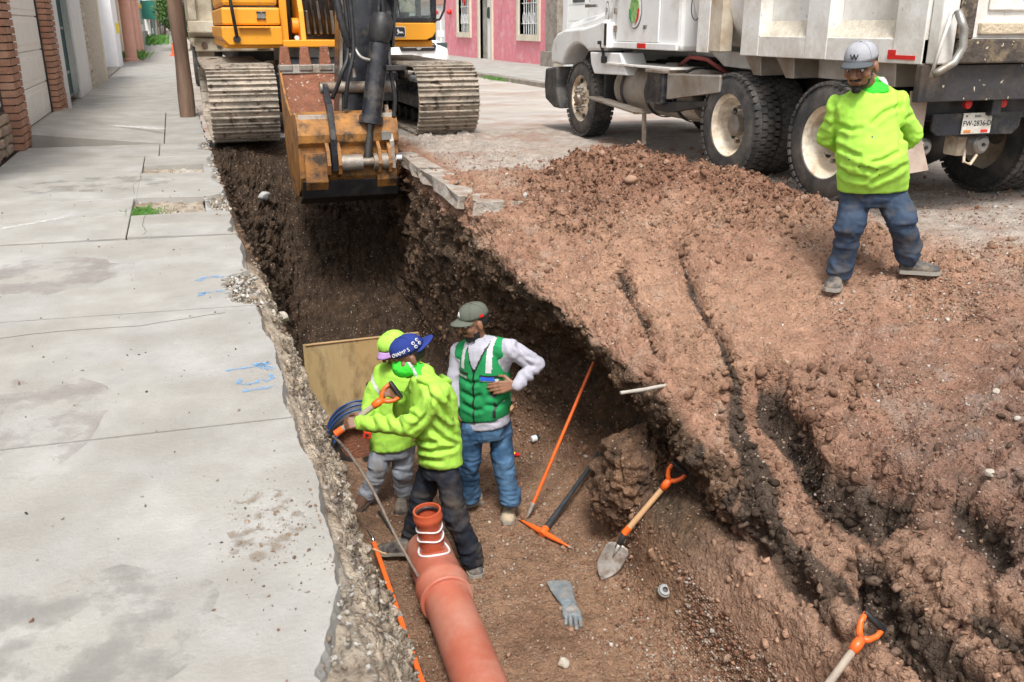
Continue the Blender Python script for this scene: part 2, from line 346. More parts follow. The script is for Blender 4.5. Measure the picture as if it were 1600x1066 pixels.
# spoil heap and carved benches (height only)
X, Yg, Z = P[..., 0], P[..., 1], P[..., 2]
def bump2(cx, cy, rx, ry, ang, h, pw=2.0):
    a = R(ang); dx = (X - cx); dy = (Yg - cy); a1 = dx * math.cos(a) + dy * math.sin(a); a2 = -dx * math.sin(a) + dy * math.cos(a)
    return h * np.exp(-(np.abs(a1 / rx) ** pw + np.abs(a2 / ry) ** pw))
right = np.clip((S - 9.6) / .8, 0, 1)
wob = fbm(np.stack([X, Yg, Z], -1).reshape(-1, 3), .9, 3, 5).reshape(X.shape)
heap = bump2(3.5, 7.2, .62, .50, 20, .30, 2.2) + bump2(4.1, 6.6, .55, .40, -30, .30) + bump2(3.0, 6.6, .8, .5, 70, .10) + bump2(4.3, 5.9, .55, .5, 0, .13) + bump2(2.9, 8.0, .5, .4, 0, .08) + bump2(4.7, 4.6, .8, .3, -10, .06)
Z += right * heap * (1 + .5 * wob)
def pline(pts):                    # distance to a polyline in plan, and parameter
    best = np.full(X.shape, 9.); par = np.zeros(X.shape); side = np.zeros(X.shape)
    n = len(pts) - 1
    for k in range(n):
        (ax, ay), (bx, by) = pts[k], pts[k + 1]; dx, dy = bx - ax, by - ay; L2 = dx * dx + dy * dy
        t = np.clip(((X - ax) * dx + (Yg - ay) * dy) / L2, 0, 1); qx = ax + t * dx; qy = ay + t * dy
        d = np.hypot(X - qx, Yg - qy); s_ = np.sign((X - ax) * dy - (Yg - ay) * dx)
        m = d < best; best = np.where(m, d, best); par = np.where(m, (k + t) / n, par); side = np.where(m, s_, side)
    return best * side, par
carve = np.zeros(X.shape); dark = np.zeros(X.shape)
GRV = []
def groove(pix, z, depth, w, wr=None, seedd=0):   # a scrape left by the bucket teeth: steep on the uphill side
    global carve, dark
    pts = [at(px, py, zz) for (px, py), zz in zip(pix, z)]; pl = [(p.x, p.y) for p in pts]
    d, t = pline(pl); d = d + .10 * wob * .5 + .02 * fbm(np.stack([X, Yg, Z], -1).reshape(-1, 3), 6, 2, 40 + seedd).reshape(X.shape)
    wr = wr or w * .35
    if pl[0][1] > pl[-1][1]: d = -d
    prof = np.where(d > 0, np.exp(-(d / wr) ** 2), np.exp(-(d / w) ** 2))
    env = np.clip(np.minimum(t, 1 - t) * 7, 0, 1); env = sm(env)
    c = depth * prof * env * right2; carve = np.maximum(carve, c)
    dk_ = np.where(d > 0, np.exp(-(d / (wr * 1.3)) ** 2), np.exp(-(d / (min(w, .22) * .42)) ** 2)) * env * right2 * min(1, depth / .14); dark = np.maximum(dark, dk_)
right2 = np.clip((S - 7.5) / .8, 0, 1)
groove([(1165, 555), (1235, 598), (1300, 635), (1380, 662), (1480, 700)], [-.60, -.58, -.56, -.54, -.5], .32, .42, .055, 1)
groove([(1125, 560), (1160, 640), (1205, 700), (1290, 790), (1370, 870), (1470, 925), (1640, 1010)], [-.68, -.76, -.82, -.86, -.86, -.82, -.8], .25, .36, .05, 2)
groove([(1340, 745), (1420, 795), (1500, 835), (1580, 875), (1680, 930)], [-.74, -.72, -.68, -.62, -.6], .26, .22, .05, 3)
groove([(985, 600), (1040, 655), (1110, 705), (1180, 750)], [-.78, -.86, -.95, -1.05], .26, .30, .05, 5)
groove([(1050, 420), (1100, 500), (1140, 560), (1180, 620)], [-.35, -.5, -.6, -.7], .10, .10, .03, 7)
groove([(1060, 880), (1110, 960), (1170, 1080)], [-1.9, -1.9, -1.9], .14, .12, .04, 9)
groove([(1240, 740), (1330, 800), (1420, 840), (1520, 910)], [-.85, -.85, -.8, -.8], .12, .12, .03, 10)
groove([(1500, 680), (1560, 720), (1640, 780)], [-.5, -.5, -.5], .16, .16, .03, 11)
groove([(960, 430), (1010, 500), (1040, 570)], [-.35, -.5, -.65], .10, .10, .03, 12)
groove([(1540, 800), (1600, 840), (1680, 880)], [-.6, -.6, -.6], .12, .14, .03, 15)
Z -= carve
floorm = np.clip(1 - np.abs(S - 5.2) / 1.6, 0, 1)
P[..., 2] = Z
# the block of clay left standing under the lip, the low bank behind the shovel
# normals and displacement
def normals(P):
    du = np.gradient(P, axis=1); dv = np.gradient(P, axis=0); n = np.cross(du, dv); return n / (np.linalg.norm(n, axis=-1, keepdims=True) + 1e-9)
Nn = normals(P); Q = P.reshape(-1, 3)
wallL = np.clip(1 - np.abs(S - 2.4) / 1.7, 0, 1).reshape(-1)             # pavement side
wallR = np.clip(1 - np.abs(S - 8.6) / 1.6, 0, 1).reshape(-1)
slope = np.clip((S - 9.2) / .6, 0, 1).reshape(-1) * np.clip((12.6 - S) / .8, 0, 1).reshape(-1)
far = np.clip((S - 12.2) / .8, 0, 1).reshape(-1)
fl = floorm.reshape(-1)
n1 = fbm(Q, 1.7, 3, 11); n2 = fbm(Q, 5.5, 4, 21); n3 = fbm(Q, 22, 3, 31); rd = fbm(Q * np.array([1, 1, 1]), 4.2, 4, 51, ridged=True)
end = np.clip((Q[:, 1] - 9.4) / .5, 0, 1) * np.clip((12.4 - Q[:, 1]) / .3, 0, 1) * (S.reshape(-1) < 10)
disp = (wallL * (.05 * n1 + .065 * rd + .04 * n2 + .028 * n3) + wallR * (.08 * n1 + .085 * rd + .05 * n2 + .02 * n3)
        + fl * (.03 * n1 + .022 * n2 + .012 * n3) + slope * (.03 * n1 + .035 * n2 + .045 * np.maximum(rd, 0) * np.clip(n1 + .6, 0, 1) + .022 * n3 * np.clip(.4 + 1.5 * n1, .2, 1.4)) + end * .05 * rd)
hp = (right * heap).reshape(-1)
wm = np.clip(wallL * 1.0 + wallR * .8 + slope * .62 * np.clip(.35 + 2.2 * n1, .05, 1.0) * np.clip((6.5 - Q[:, 0]) / 1.5, 0, 1) + end * .7 + fl * .18 + np.clip(hp * 5, 0, 1) * .5, 0, 1.2)
wi = np.where((wm > .03) & (Q[:, 1] > 1.3))[0]; qd = Q[wi] + .035 * np.stack([fbm(Q[wi], 9, 2, 500 + k) for k in range(3)], 1)
f1, f2, cid = worley(qd, 9.5, 3); g1_, g2_, cid2 = worley(qd, 24, 9)
cw = np.zeros(len(Q)); cw[wi] = .034 * cid - .045 * np.exp(-((f2 - f1) / .10) ** 2) + .014 * cid2 - .016 * np.exp(-((g2_ - g1_) / .14) ** 2); cellv = np.zeros(len(Q)); cellv[wi] = cid2
disp += wm * cw
disp += np.clip(hp * 5, 0, 1) * (.03 * n2 + .03 * np.maximum(fbm(Q, 9, 3, 61, ridged=True), 0) + .014 * n3)
edge = np.clip(S.reshape(-1) / .8, 0, 1) * np.clip((TX1 - Q[:, 0]) / .5, 0, 1) * np.clip((12.65 - Q[:, 1]) / .4, 0, 1)
disp += (1 - np.clip(fl + wallL + wallR + slope, 0, 1)) * .008 * n2
Q2 = Q + Nn.reshape(-1, 3) * (disp * edge)[:, None]
P2 = Q2.reshape(NR, NC, 3); N2 = normals(P2).reshape(-1, 3)
TERR = Q2; TERN = N2; TERS = S.reshape(-1)
# soil kinds: dusty red on the slopes, moist dark clay in the cut, rubble bedding under the pavement
def C3(*c): return np.array(c)
def lerp(a, b, t): return a * (1 - t[:, None]) + b * t[:, None]
s_ = S.reshape(-1); m1 = fbm(Q, 2.3, 4, 71) * .5 + .5; m2 = fbm(Q, 8, 4, 81) * .5 + .5; m3 = fbm(Q * np.array([1, 1, .25]), 6, 3, 91) * .5 + .5
red = lerp(C3(.37, .22, .145) * np.ones((len(Q), 3)), C3(.29, .155, .105), np.clip(m1 * 1.6 - .4, 0, 1)); red = lerp(red, C3(.40, .285, .215), np.clip(m2 * 3 - 1.9, 0, 1))
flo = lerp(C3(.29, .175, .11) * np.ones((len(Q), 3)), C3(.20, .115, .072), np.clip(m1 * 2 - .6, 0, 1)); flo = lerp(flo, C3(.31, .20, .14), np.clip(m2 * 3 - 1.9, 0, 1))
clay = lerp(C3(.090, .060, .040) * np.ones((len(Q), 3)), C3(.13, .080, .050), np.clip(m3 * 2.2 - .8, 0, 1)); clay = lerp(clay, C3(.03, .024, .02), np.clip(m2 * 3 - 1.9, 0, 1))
rub = lerp(C3(.52, .43, .33) * np.ones((len(Q), 3)), C3(.22, .155, .105), np.clip(m2 * 3 - 1.5, 0, 1)); rub = lerp(rub, C3(.52, .47, .40), np.clip(m1 * 3 - 1.8, 0, 1))
col = flo.copy()
depth = -Q[:, 2]
rub = rub * (1 + .35 * cellv)[:, None]; red = red * (1 + .10 * cellv)[:, None]; clay = clay * (1 + .3 * cellv)[:, None]; crack = np.zeros(len(Q)); crack[wi] = np.exp(-((f2 - f1) / .07) ** 2) * wm[wi]
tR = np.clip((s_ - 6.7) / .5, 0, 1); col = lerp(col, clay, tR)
tS = np.clip((s_ - 9.05 + .25 * (m2 - .5)) / .2, 0, 1); 
nearR = np.clip((4.3 - Q[:, 1]) / .6 + .5 * (m1 - .5), 0, 1)             # near the camera the whole right bank is the dusty red soil
tN = nearR * np.clip((s_ - 6.4) / .4, 0, 1); brn = lerp(C3(.27, .16, .105) * np.ones((len(Q), 3)), C3(.38, .235, .165), m2)
dn_ = np.clip((4.3 - Q[:, 1]) / 1.2 + .9 * (m1 - .5), 0, 1); red = lerp(red, lerp(C3(.215, .118, .085) * np.ones((len(Q), 3)), C3(.15, .095, .075), np.clip(m3 * 2 - .6, 0, 1)), dn_ * .8)
col = lerp(col, brn, tN); col = lerp(col, red, tS)
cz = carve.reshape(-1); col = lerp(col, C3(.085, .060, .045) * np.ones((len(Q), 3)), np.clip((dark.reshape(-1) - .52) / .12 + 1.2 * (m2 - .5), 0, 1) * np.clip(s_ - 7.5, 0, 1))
grey = np.clip((1.9 - Q[:, 1] * .0 - np.abs(Q[:, 1] - 3.0)) * .6, 0, 1) * np.clip((Q[:, 0] - 3.2) / .8, 0, 1) * np.clip(m2 * 3 - 1.5, 0, 1); col = lerp(col, C3(.30, .25, .22) * np.ones((len(Q), 3)), grey * .7)
hm = np.clip(hp * 6 - .3, 0, 1) * (.6 + .4 * m2); col = lerp(col, lerp(C3(.285, .15, .095) * np.ones((len(Q), 3)), C3(.22, .11, .07), m1), hm * .85)
tB = np.clip((s_ - 11.6 + 1.1 * (m1 - .5)) / .5, 0, 1) * np.clip(1 - hp * 9, 0, 1); road = lerp(C3(.43, .37, .32) * np.ones((len(Q), 3)), C3(.34, .215, .16), np.clip(m1 * 3 - 1.5, 0, 1)); col = lerp(col, road, tB)
tB2 = np.clip((s_ - 10.3) / .3, 0, 1) * np.clip((Q[:, 1] - 7.0) / .5, 0, 1) * np.clip(1 - hp * 12, 0, 1); col = lerp(col, road, tB2)
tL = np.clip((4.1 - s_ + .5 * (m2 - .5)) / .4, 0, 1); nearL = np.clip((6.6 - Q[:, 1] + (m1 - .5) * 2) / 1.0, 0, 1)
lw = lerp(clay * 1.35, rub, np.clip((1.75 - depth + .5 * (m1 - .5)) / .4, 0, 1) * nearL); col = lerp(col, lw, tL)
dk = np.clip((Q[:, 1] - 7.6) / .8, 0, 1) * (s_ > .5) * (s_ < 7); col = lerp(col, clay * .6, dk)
nz = np.clip((8.9 - Q[:, 1]) / .3, 0, 1)
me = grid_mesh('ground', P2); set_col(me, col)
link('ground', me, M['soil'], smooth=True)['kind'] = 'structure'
TCOL = col
from mathutils.bvhtree import BVHTree
_dg = bpy.data.objects['ground']; BV = BVHTree.FromPolygons([tuple(v) for v in Q2], [tuple(p.vertices) for p in me.polygons])
def onground(px, py):              # where a sight line meets the soil
    h = BV.ray_cast(CP, ray(px, py).normalized()); return h[0] if h[0] is not None else at(px, py, 0)
def drop(x, y, z0=3.0):
    h = BV.ray_cast(Vector((x, y, z0)), Vector((0, 0, -1))); return h[0].z if h[0] is not None else 0.
# road beyond and around, one sheet with the hole for the dug patch
b = B(); big = 600.
b.add([(.27, 12.7, 0), (8.3, 12.7, 0), (8.3, big, 0), (.27, big, 0)], [(0, 1, 2, 3)])
b.add([(.27, -40, 0), (8.3, -40, 0), (8.3, -1, 0), (.27, -1, 0)], [(0, 1, 2, 3)])
b.build('road', M['road'], kind='structure')
B().add([(-big, -60, -.16), (.27, -60, -.16), (.27, big, -.16), (-big, big, -.16)], [(0, 1, 2, 3)]).add([(8.3, -60, -.16), (big, -60, -.16), (big, big, -.16), (8.3, big, -.16)], [(0, 1, 2, 3)]).build('subsoil', M['concrete_dark'], kind='structure')
# ------------------------------------------------------------------ loose stones
ICO = None
def ico(sub):
    bm = bmesh.new(); bmesh.ops.create_icosphere(bm, subdivisions=sub, radius=1); V = np.array([v.co[:] for v in bm.verts]); Fc = np.array([[v.index for v in f.verts] for f in bm.faces]); bm.free(); return V, Fc
OCT = (np.array([[1, 0, 0], [-1, 0, 0], [0, 1, 0], [0, -1, 0], [0, 0, 1], [0, 0, -1.]]), np.array([[0, 2, 4], [2, 1, 4], [1, 3, 4], [3, 0, 4], [2, 0, 5], [1, 2, 5], [3, 1, 5], [0, 3, 5]]))
def scatter(name, idx, size, base, colf, label, cat, sink=.3, flat=.7, rough=.35, off=None, seed=0, pts=None, nrm=None):
    r = np.random.default_rng(seed); n = len(idx) if pts is None else len(pts); Vb, Fb = base; k = len(Vb)
    Pp = (TERR[idx] if pts is None else pts); Nr = (TERN[idx] if nrm is None else nrm)
    V = np.repeat(Vb[None], n, 0) * (1 + rough * (r.random((n, k, 1)) - .5) * 2)
    if k > 6:
        for _ in range(5):                                     # facets: shave each stone by a few random planes
            pn = r.normal(size=(n, 3)); pn /= np.linalg.norm(pn, axis=1, keepdims=True); dd = np.einsum('nkj,nj->nk', V, pn); ov = np.clip(dd - r.uniform(.35, .8, (n, 1)), 0, None)
            V = V - ov[..., None] * pn[:, None]
    V = V * (size[:, None, None] * np.stack([r.uniform(.7, 1.3, n), r.uniform(.7, 1.3, n), np.full(n, flat) * r.uniform(.7, 1.2, n)], -1)[:, None])
    # random rotation
    q = r.normal(size=(n, 4)); q /= np.linalg.norm(q, axis=1, keepdims=True); w, x, y, z = q.T
    Rm = np.stack([1 - 2 * (y * y + z * z), 2 * (x * y - z * w), 2 * (x * z + y * w), 2 * (x * y + z * w), 1 - 2 * (x * x + z * z), 2 * (y * z - x * w), 2 * (x * z - y * w), 2 * (y * z + x * w), 1 - 2 * (x * x + y * y)], -1).reshape(n, 3, 3)
    V = np.einsum('nij,nkj->nki', Rm, V) + (Pp + Nr * (size * sink)[:, None])[:, None]
    Fc = (Fb[None] + (np.arange(n) * k)[:, None, None]).reshape(-1, 3)
    me = mesh_arrays(name, V.reshape(-1, 3), Fc); C = colf(r, n, idx); set_col(me, np.repeat(C, k, 0))
    o = link(name, me, M['rock'], smooth=False); tag(o, label, cat, kind='stuff'); return o
def pick(w, n, seed): 
    r = np.random.default_rng(seed); w = np.clip(w, 0, None); return r.choice(len(w), n, p=w / w.sum())
Qx, Qy, Qz = Q2.T
area = np.zeros((NR, NC)); du = np.gradient(P2, axis=1); dv = np.gradient(P2, axis=0); area = np.linalg.norm(np.cross(du, dv), axis=-1).reshape(-1)
clump = np.clip(fbm(Q2, 1.6, 3, 101) * 1.6 + .6, .05, 1.5)
near = 1 / (1 + np.clip(Qy - 3, 0, 9) ** 2 * .06)
def gravcol(r, n, idx):
    base = np.array([[.36, .25, .18], [.46, .39, .32], [.30, .15, .10], [.36, .22, .15], [.2, .12, .08], [.58, .53, .48]]); c = base[r.choice(6, n, p=[.25, .12, .22, .25, .12, .04])]
    return c * r.uniform(.75, 1.15, (n, 1))
vis = (Qy > 1.6) & (Qy < 9.8)
w = area * clump * near * vis * ((s_ > 4.2) & (s_ < 6.9)); 
gr = np.clip(1 - np.hypot(Qx - 2.3, Qy - 3.9) / .9, 0, 1)
scatter('floor_gravel', pick(w * (1 + 5 * gr), 11000, 1), np.random.default_rng(1).gamma(3, .0022, 11000) + .0025, OCT, gravcol, 'fine pinkish gravel lying on the brown trench floor', 'gravel', seed=1)
w = area * clump * near * vis * ((s_ > 9) & (s_ < 12.8)) * (Qx < 6.5) * (1 + 3 * np.clip(1 - np.hypot(Qx - 4.3, Qy - 4.2) / 1.3, 0, 1))
scatter('bank_gravel', pick(w, 17000, 2), np.clip(np.random.default_rng(2).gamma(2.4, .0022, 17000) + .002, 0, .013), OCT, gravcol, 'reddish gravel scattered over the right bank and heap', 'gravel', seed=2)
def clodcol(r, n, idx): return TCOL[idx] * r.uniform(.5, .85, (n, 1))
I1 = ico(1); I2 = ico(2); DKW = np.clip(np.concatenate([dark.reshape(-1)]) * 3, 0, 1)
w = area * np.clip(hp * 9 - .4, 0, 1.5) * vis + area * .05 * clump * vis * ((s_ > 9.1) & (s_ < 12)) * (Qx < 6)
sz = np.clip(np.random.default_rng(3).gamma(1.5, .005, 4200) + .005, 0, .026)
scatter('heap_clods', pick(w, 4200, 3), sz, I1, clodcol, 'crumbly reddish earth clods on the spoil heap and bank', 'soil clods', seed=3, rough=.25)
w = area * vis * ((s_ > 8.6) & (s_ < 12.3)) * (Qx < 5.5) * (Qy < 6.5) * (np.clip(n1 + .1, 0, 1) ** 2 * 1.5 + .5 * DKW)
scatter('bank_clods', pick(w, 2600, 13), np.clip(np.random.default_rng(13).gamma(1.6, .0075, 2600) + .005, 0, .042), I2, lambda r, n, i: TCOL[i] * r.uniform(.5, .95, (n, 1)), 'angular broken earth clods caught on the ledges of the right bank', 'soil clods', seed=13, rough=.04, sink=.0)
def rubcol(r, n, idx):
    base = np.array([[.42, .36, .28], [.52, .48, .42], [.28, .21, .15], [.36, .28, .2], [.24, .2, .17]]); return base[r.choice(5, n)] * r.uniform(.75, 1.1, (n, 1))
w = area * near * vis * ((s_ > .5) & (s_ < 3.9)) * (Qy < 7.2) * (Qz > -1.8) * clump
sz = np.clip(np.random.default_rng(4).gamma(1.5, .0036, 9000) + .003, 0, .019)
scatter('bedding_rubble', pick(w, 9000, 4), sz, I1, rubcol, 'pale rubble and pebbles packed in the cut under the pavement', 'rubble', seed=4, sink=.1)
w = area * vis * ((s_ > 6.6) & (s_ < 9)) + area * vis * (s_ < 4) * (Qy > 6.5)
scatter('clay_lumps', pick(w, 2200, 5), np.clip(np.random.default_rng(5).gamma(1.8, .008, 2200) + .006, 0, .04), I1, lambda r, n, i: TCOL[i] * r.uniform(.9, 1.8, (n, 1)), 'dark moist clay lumps stuck in the trench walls', 'clay', seed=5, sink=.1)
w = area * vis * (s_ > 10) * ((Qy > 7) | (Qx > 4.6)) * (Qx < 7) * clump
scatter('road_crumbs', pick(w, 1800, 6), np.clip(np.random.default_rng(6).gamma(1.5, .006, 1800) + .004, 0, .035), I1, gravcol, 'small crumbs of earth and stone strewn on the dusty road', 'gravel', seed=6)
# ------------------------------------------------------------------ pavement: slabs with joints, pits, chipped edge
pav = root('pavement', (0, 0, 0), kind='structure')
rs = random.Random(5)
def edge_x(y):                     # the broken street edge
    e = .275 + .012 * math.sin(y * 5.1) + .008 * math.sin(y * 13.7 + 1) + rs.uniform(-.003, .003)
    def dip(a, b, d, s=.12): return d * max(0, min(1, (y - a) / s)) * max(0, min(1, (b - y) / s))
    return e - dip(4.86, 5.62, .15 + rs.uniform(-.03, .03)) - dip(7.62, 8.5, .15 + rs.uniform(-.03, .03)) - dip(.5, 2.1, .13 + rs.uniform(-.005, .005), .3) - dip(9.0, 11.2, .05 + rs.uniform(-.03, .03), .2) - dip(6.75, 7.0, .05, .08) - dip(11.6, 12.6, .1 + rs.uniform(-.03, .04), .2)
def slab(x0, y0a, y0b, y1a, y1b, x1=None, tilt=0, z=0, name='slab', gap=.006, sub=True):
    """slab between the joints (y0a at x0 .. y0b at the street side) and (y1a .. y1b)"""
    b = B(); out = []
    if x1 is None:
        n = int(abs(y1b - y0b) / .022); n = max(n, 4)
        for k in range(n + 1):
            y = y0b + gap + (y1b - y0b - 2 * gap) * k / n; out.append((edge_x(y), y))
    else: out = [(x1, y0b + gap), (x1, y1b - gap)]
    left = [(x0, y1a - gap), (x0, y0a + gap)]
    pts = out + left
    if x1 is None:                                             # broken side slopes outward a little, with a rough break
        top = [(x, y, z) for x, y in pts]; nb = len(pts)
        mid = [(x + (.008 + rs.uniform(0, .006) if i < len(out) else 0), y, z - .035 - (rs.uniform(0, .02) if i < len(out) else 0)) for i, (x, y) in enumerate(pts)]
        lo = [(x + (.015 + rs.uniform(-.004, .008) if i < len(out) else 0), y, z - .115) for i, (x, y) in enumerate(pts)]
        b.v = top + mid + lo; b.f = [tuple(range(nb))] + [(i, i + nb, (i + 1) % nb + nb, (i + 1) % nb) for i in range(nb)] + [(i + nb, i + 2 * nb, (i + 1) % nb + 2 * nb, (i + 1) % nb + nb) for i in range(nb)]
    else: b.prism(pts, (0, 0, .115), (0, 0, z - .115), ((1, 0, 0), (0, 1, 0)))
    o = b.build(name, M['concrete'], pav)
    if x1 is not None: bev(o, .004, 1)
    return o
XL = -1.88
jt = [(-.6, -.55), (1.2, 1.15), (3.42, 3.28), (5.09, 4.85), (6.95, 6.70)]
for (a, b_), (c, d) in zip(jt[:-1], jt[1:]): slab(XL - .3, a, b_, c, d)
# rows with tree pits: a left piece, and pieces either side of each pit
slab(XL, 6.95, 6.85, 7.72, 7.68, x1=-.47); slab(-.46, 6.85, 6.72, 7.68, 7.66)
slab(XL, 7.72, 7.70, 8.58, 8.5, x1=-.47); slab(XL, 8.58, 8.5, 10.5, 9.98, x1=-.45)
slab(-.45, 8.5, 8.36, 9.98, 9.82); slab(.1, 7.68, 7.66, 8.36, 8.3)
slab(XL, 10.5, 10.0, 11.9, 11.3, x1=-.45); slab(.155, 9.82, 9.8, 10.5, 10.45); slab(-.44, 10.52, 10.45, 11.3, 11.25)
slab(XL, 11.9, 11.3, 12.6, 12.5, x1=-.3); slab(-.29, 11.3, 11.25, 12.5, 12.4)
# driveway ramp, raised at the house
b = B(); b.add([(-1.88, 13.0, -.1), (-.25, 12.5, -.1), (-.25, 16.9, -.1), (-1.88, 16.9, -.1), (-1.88, 13.0, .13), (-.25, 12.52, .005), (-.25, 16.9, .03), (-1.88, 16.9, .14), ], [(0, 3, 2, 1), (4, 5, 6, 7), (0, 1, 5, 4), (1, 2, 6, 5), (2, 3, 7, 6), (3, 0, 4, 7)])
bev(b.build('ramp', M['concrete'], pav, label='sloping driveway ramp in front of the white garage door'), .008)
slab(-.24, 12.5, 12.4, 16.9, 16.5)
y = 16.9
for k, dy in enumerate([1.5, 1.4, 2.2, 1.9, 2.4, 2.6, 3.4, 3.8, 4.2, 5.0, 6, 8]):
    slab(-1.9, y, y - .1, y + dy, y + dy - .1, x1=.22 if k > 1 else None, z=-.004 * (k % 3)); y += dy
b = B(); b.box((-1.9, y, -.1), (.22, y + .3, .10)); b.box((-1.9, y + .3, -.1), (.22, 160, .12)); b.build('slab', M['concrete'], pav)
b = B(); b.box((XL - .3, 12.65, -.1), (-1.88, 62, -.01)); b.build('house_plinth', M['concrete_dark'], pav)
# bed under the slabs: crumbled base showing where the slabs are broken away
gx = np.concatenate([np.linspace(-2.3, -.6, 8), np.linspace(-.55, .31, 50)]); gy = np.linspace(-1, 17, 760)
GX, GY = np.meshgrid(gx, gy); Pb = np.stack([GX, GY, np.full(GX.shape, -.055)], -1); qb = Pb.reshape(-1, 3)
nb_ = fbm(qb, 9, 4, 7) * .03 + np.maximum(fbm(qb, 22, 2, 9, ridged=True), 0) * .02; Pb[..., 2] += nb_.reshape(GX.shape); Pb[:, -1, 2] = -.2; Pb[:, -2, 2] -= .02; Pb[:, :8, 2] = -.1
Pb[..., 0] += (fbm(qb, 8, 2, 13) * .02).reshape(GX.shape) * (GX > .2)
meb = grid_mesh('pavement_bed', Pb); cb = fbm(qb, 12, 3, 3) * .5 + .5; cb2 = fbm(qb, 3, 2, 4) * .5 + .5
set_col(meb, lerp(lerp(C3(.40, .34, .27) * np.ones((len(qb), 3)), C3(.24, .18, .13), np.clip(cb * 3 - 1.3, 0, 1)), C3(.50, .47, .42), np.clip(cb2 * 3 - 1.8, 0, 1)))
tag(link('pavement_bed', meb, M['rock'], smooth=False), kind='structure')
zr = []; 
for (x0, x1, y0, y1, n) in [(.10, .31, 4.88, 5.66, 420), (.10, .30, 7.62, 8.5, 220), (.10, .30, 1.2, 2.2, 420), (.18, .3, 9.0, 12.6, 260), (.05, .25, 5.2, 5.5, 60), (-.45, .1, 7.7, 8.4, 30), (-.42, .14, 10.0, 10.45, 30), (.15, .3, 12.3, 15, 120)]:
    zr.append(np.stack([rng.uniform(x0, x1, n), rng.uniform(y0, y1, n), rng.uniform(-.045, -.015, n)], 1))
zr = np.concatenate(zr)
scatter('broken_concrete', None, np.clip(rng.gamma(1.6, .0045, len(zr)) + .004, 0, .022) * np.where(zr[:, 1] < 3, .7, 1), I1, lambda r, n, i: np.array([[.5, .46, .4], [.42, .36, .28], [.58, .56, .52], [.33, .26, .2]])[r.choice(4, n)] * r.uniform(.8, 1.05, (n, 1)), 'pale broken concrete crumbs along the chipped pavement edge', 'rubble', pts=zr, nrm=np.tile([[0, 0, 1.]], (len(zr), 1)), seed=8, sink=.3)
ng = 420; gp = np.stack([rng.uniform(-1.8, .27, ng), rng.uniform(1.2, 9, ng) , np.full(ng, .002)], 1)
scatter('pavement_grit', None, np.clip(rng.gamma(1.3, .0018, ng) + .0012, 0, .011), I1, lambda r, n, i: np.array([[.06, .05, .04], [.2, .15, .1], [.35, .3, .25], [.3, .16, .12]])[r.choice(4, n)], 'small dark grit and crumbs lying on the concrete pavement', 'grit', pts=gp, nrm=np.tile([[0, 0, 1.]], (ng, 1)), seed=9, sink=.2, flat=.5)
ng = 300; gp = np.stack([rng.normal(.13, .09, ng).clip(-.3, .26), rng.normal(2.42, .16, ng), np.full(ng, .001)], 1)
scatter('spilled_soil', None, rng.gamma(1.3, .0015, ng) + .001, OCT, lambda r, n, i: np.array([[.3, .2, .13], [.4, .3, .22], [.18, .12, .08]])[r.choice(3, n)], 'thin crumbs of brown soil spilled on the nearest slab edge', 'soil', pts=gp, nrm=np.tile([[0, 0, 1.]], (ng, 1)), seed=10, sink=.2, flat=.5)
# blue sprayed survey marks (worn paint sheets on the slab)
def paint_mat(name, c, th=.42):
    return mat(name, c, .8, var=.1, alpha=(28, th - .05, th + .28))
M['blue_spray'] = paint_mat('blue_spray', (.16, .36, .62), .40); M['white_spray'] = paint_mat('white_spray', (.75, .75, .74), .44)
M['wet_patch'] = paint_mat('wet_patch', (.33, .31, .29), .55)
def stroke(b, pts, w, z=.003):
    n = len(pts); L = []; Rr = []
    for i, (x, y) in enumerate(pts):
        a = pts[max(i - 1, 0)]; c = pts[min(i + 1, n - 1)]; dx, dy = c[0] - a[0], c[1] - a[1]; l = math.hypot(dx, dy) or 1
        ww = w * (1 if not isinstance(w, list) else 1); L.append((x - dy / l * ww, y + dx / l * ww, z)); Rr.append((x + dy / l * ww, y - dx / l * ww, z))
    return b.add(L + Rr, [(n + i, n + i + 1, i + 1, i) for i in range(n - 1)])
b = B()
stroke(b, [(-.02, 5.46), (.02, 5.52), (.08, 5.53), (.13, 5.50)], .022)
stroke(b, [(-.01, 5.17), (.05, 5.19), (.125, 5.2)], .012); stroke(b, [(-.01, 5.12), (0, 5.2)], .02)
stroke(b, [(.06, 3.875), (.15, 3.885), (.225, 3.9)], .010); stroke(b, [(.19, 3.93), (.225, 3.86), (.262, 3.83)], .020); stroke(b, [(.20, 3.9), (.25, 3.92)], .016)
stroke(b, [(.235, 3.77), (.245, 3.72), (.215, 3.69), (.19, 3.74), (.175, 3.69), (.13, 3.68), (.10, 3.71), (.115, 3.76)], .010)
stroke(b, [(.11, 3.61), (.18, 3.615), (.25, 3.62)], .012)
b.build('survey_mark', M['blue_spray'], pav, label='blue sprayed survey numbers along the pavement edge')
b = B(); stroke(b, [(-.94, 14.3), (-.55, 13.95), (-.26, 13.6)], .08, .075); b.build('paint_smear', M['white_spray'], pav)
b = B(); stroke(b, [(-1.7, 7.2), (-1.3, 7.5), (-1.0, 7.73), (-.9, 7.9)], .03); b.build('paint_smear', M['white_spray'], pav)
M['soil_smear'] = mat('soil_smear', (.30, .24, .18), .9, var=.2, alpha=(14, .50, .85)); M['grey_smear'] = mat('grey_smear', (.32, .31, .285), .9, var=.1, alpha=(5, .48, .95)); M['rose_smear'] = mat('rose_smear', (.36, .32, .30), .9, var=.1, alpha=(4, .45, .95))
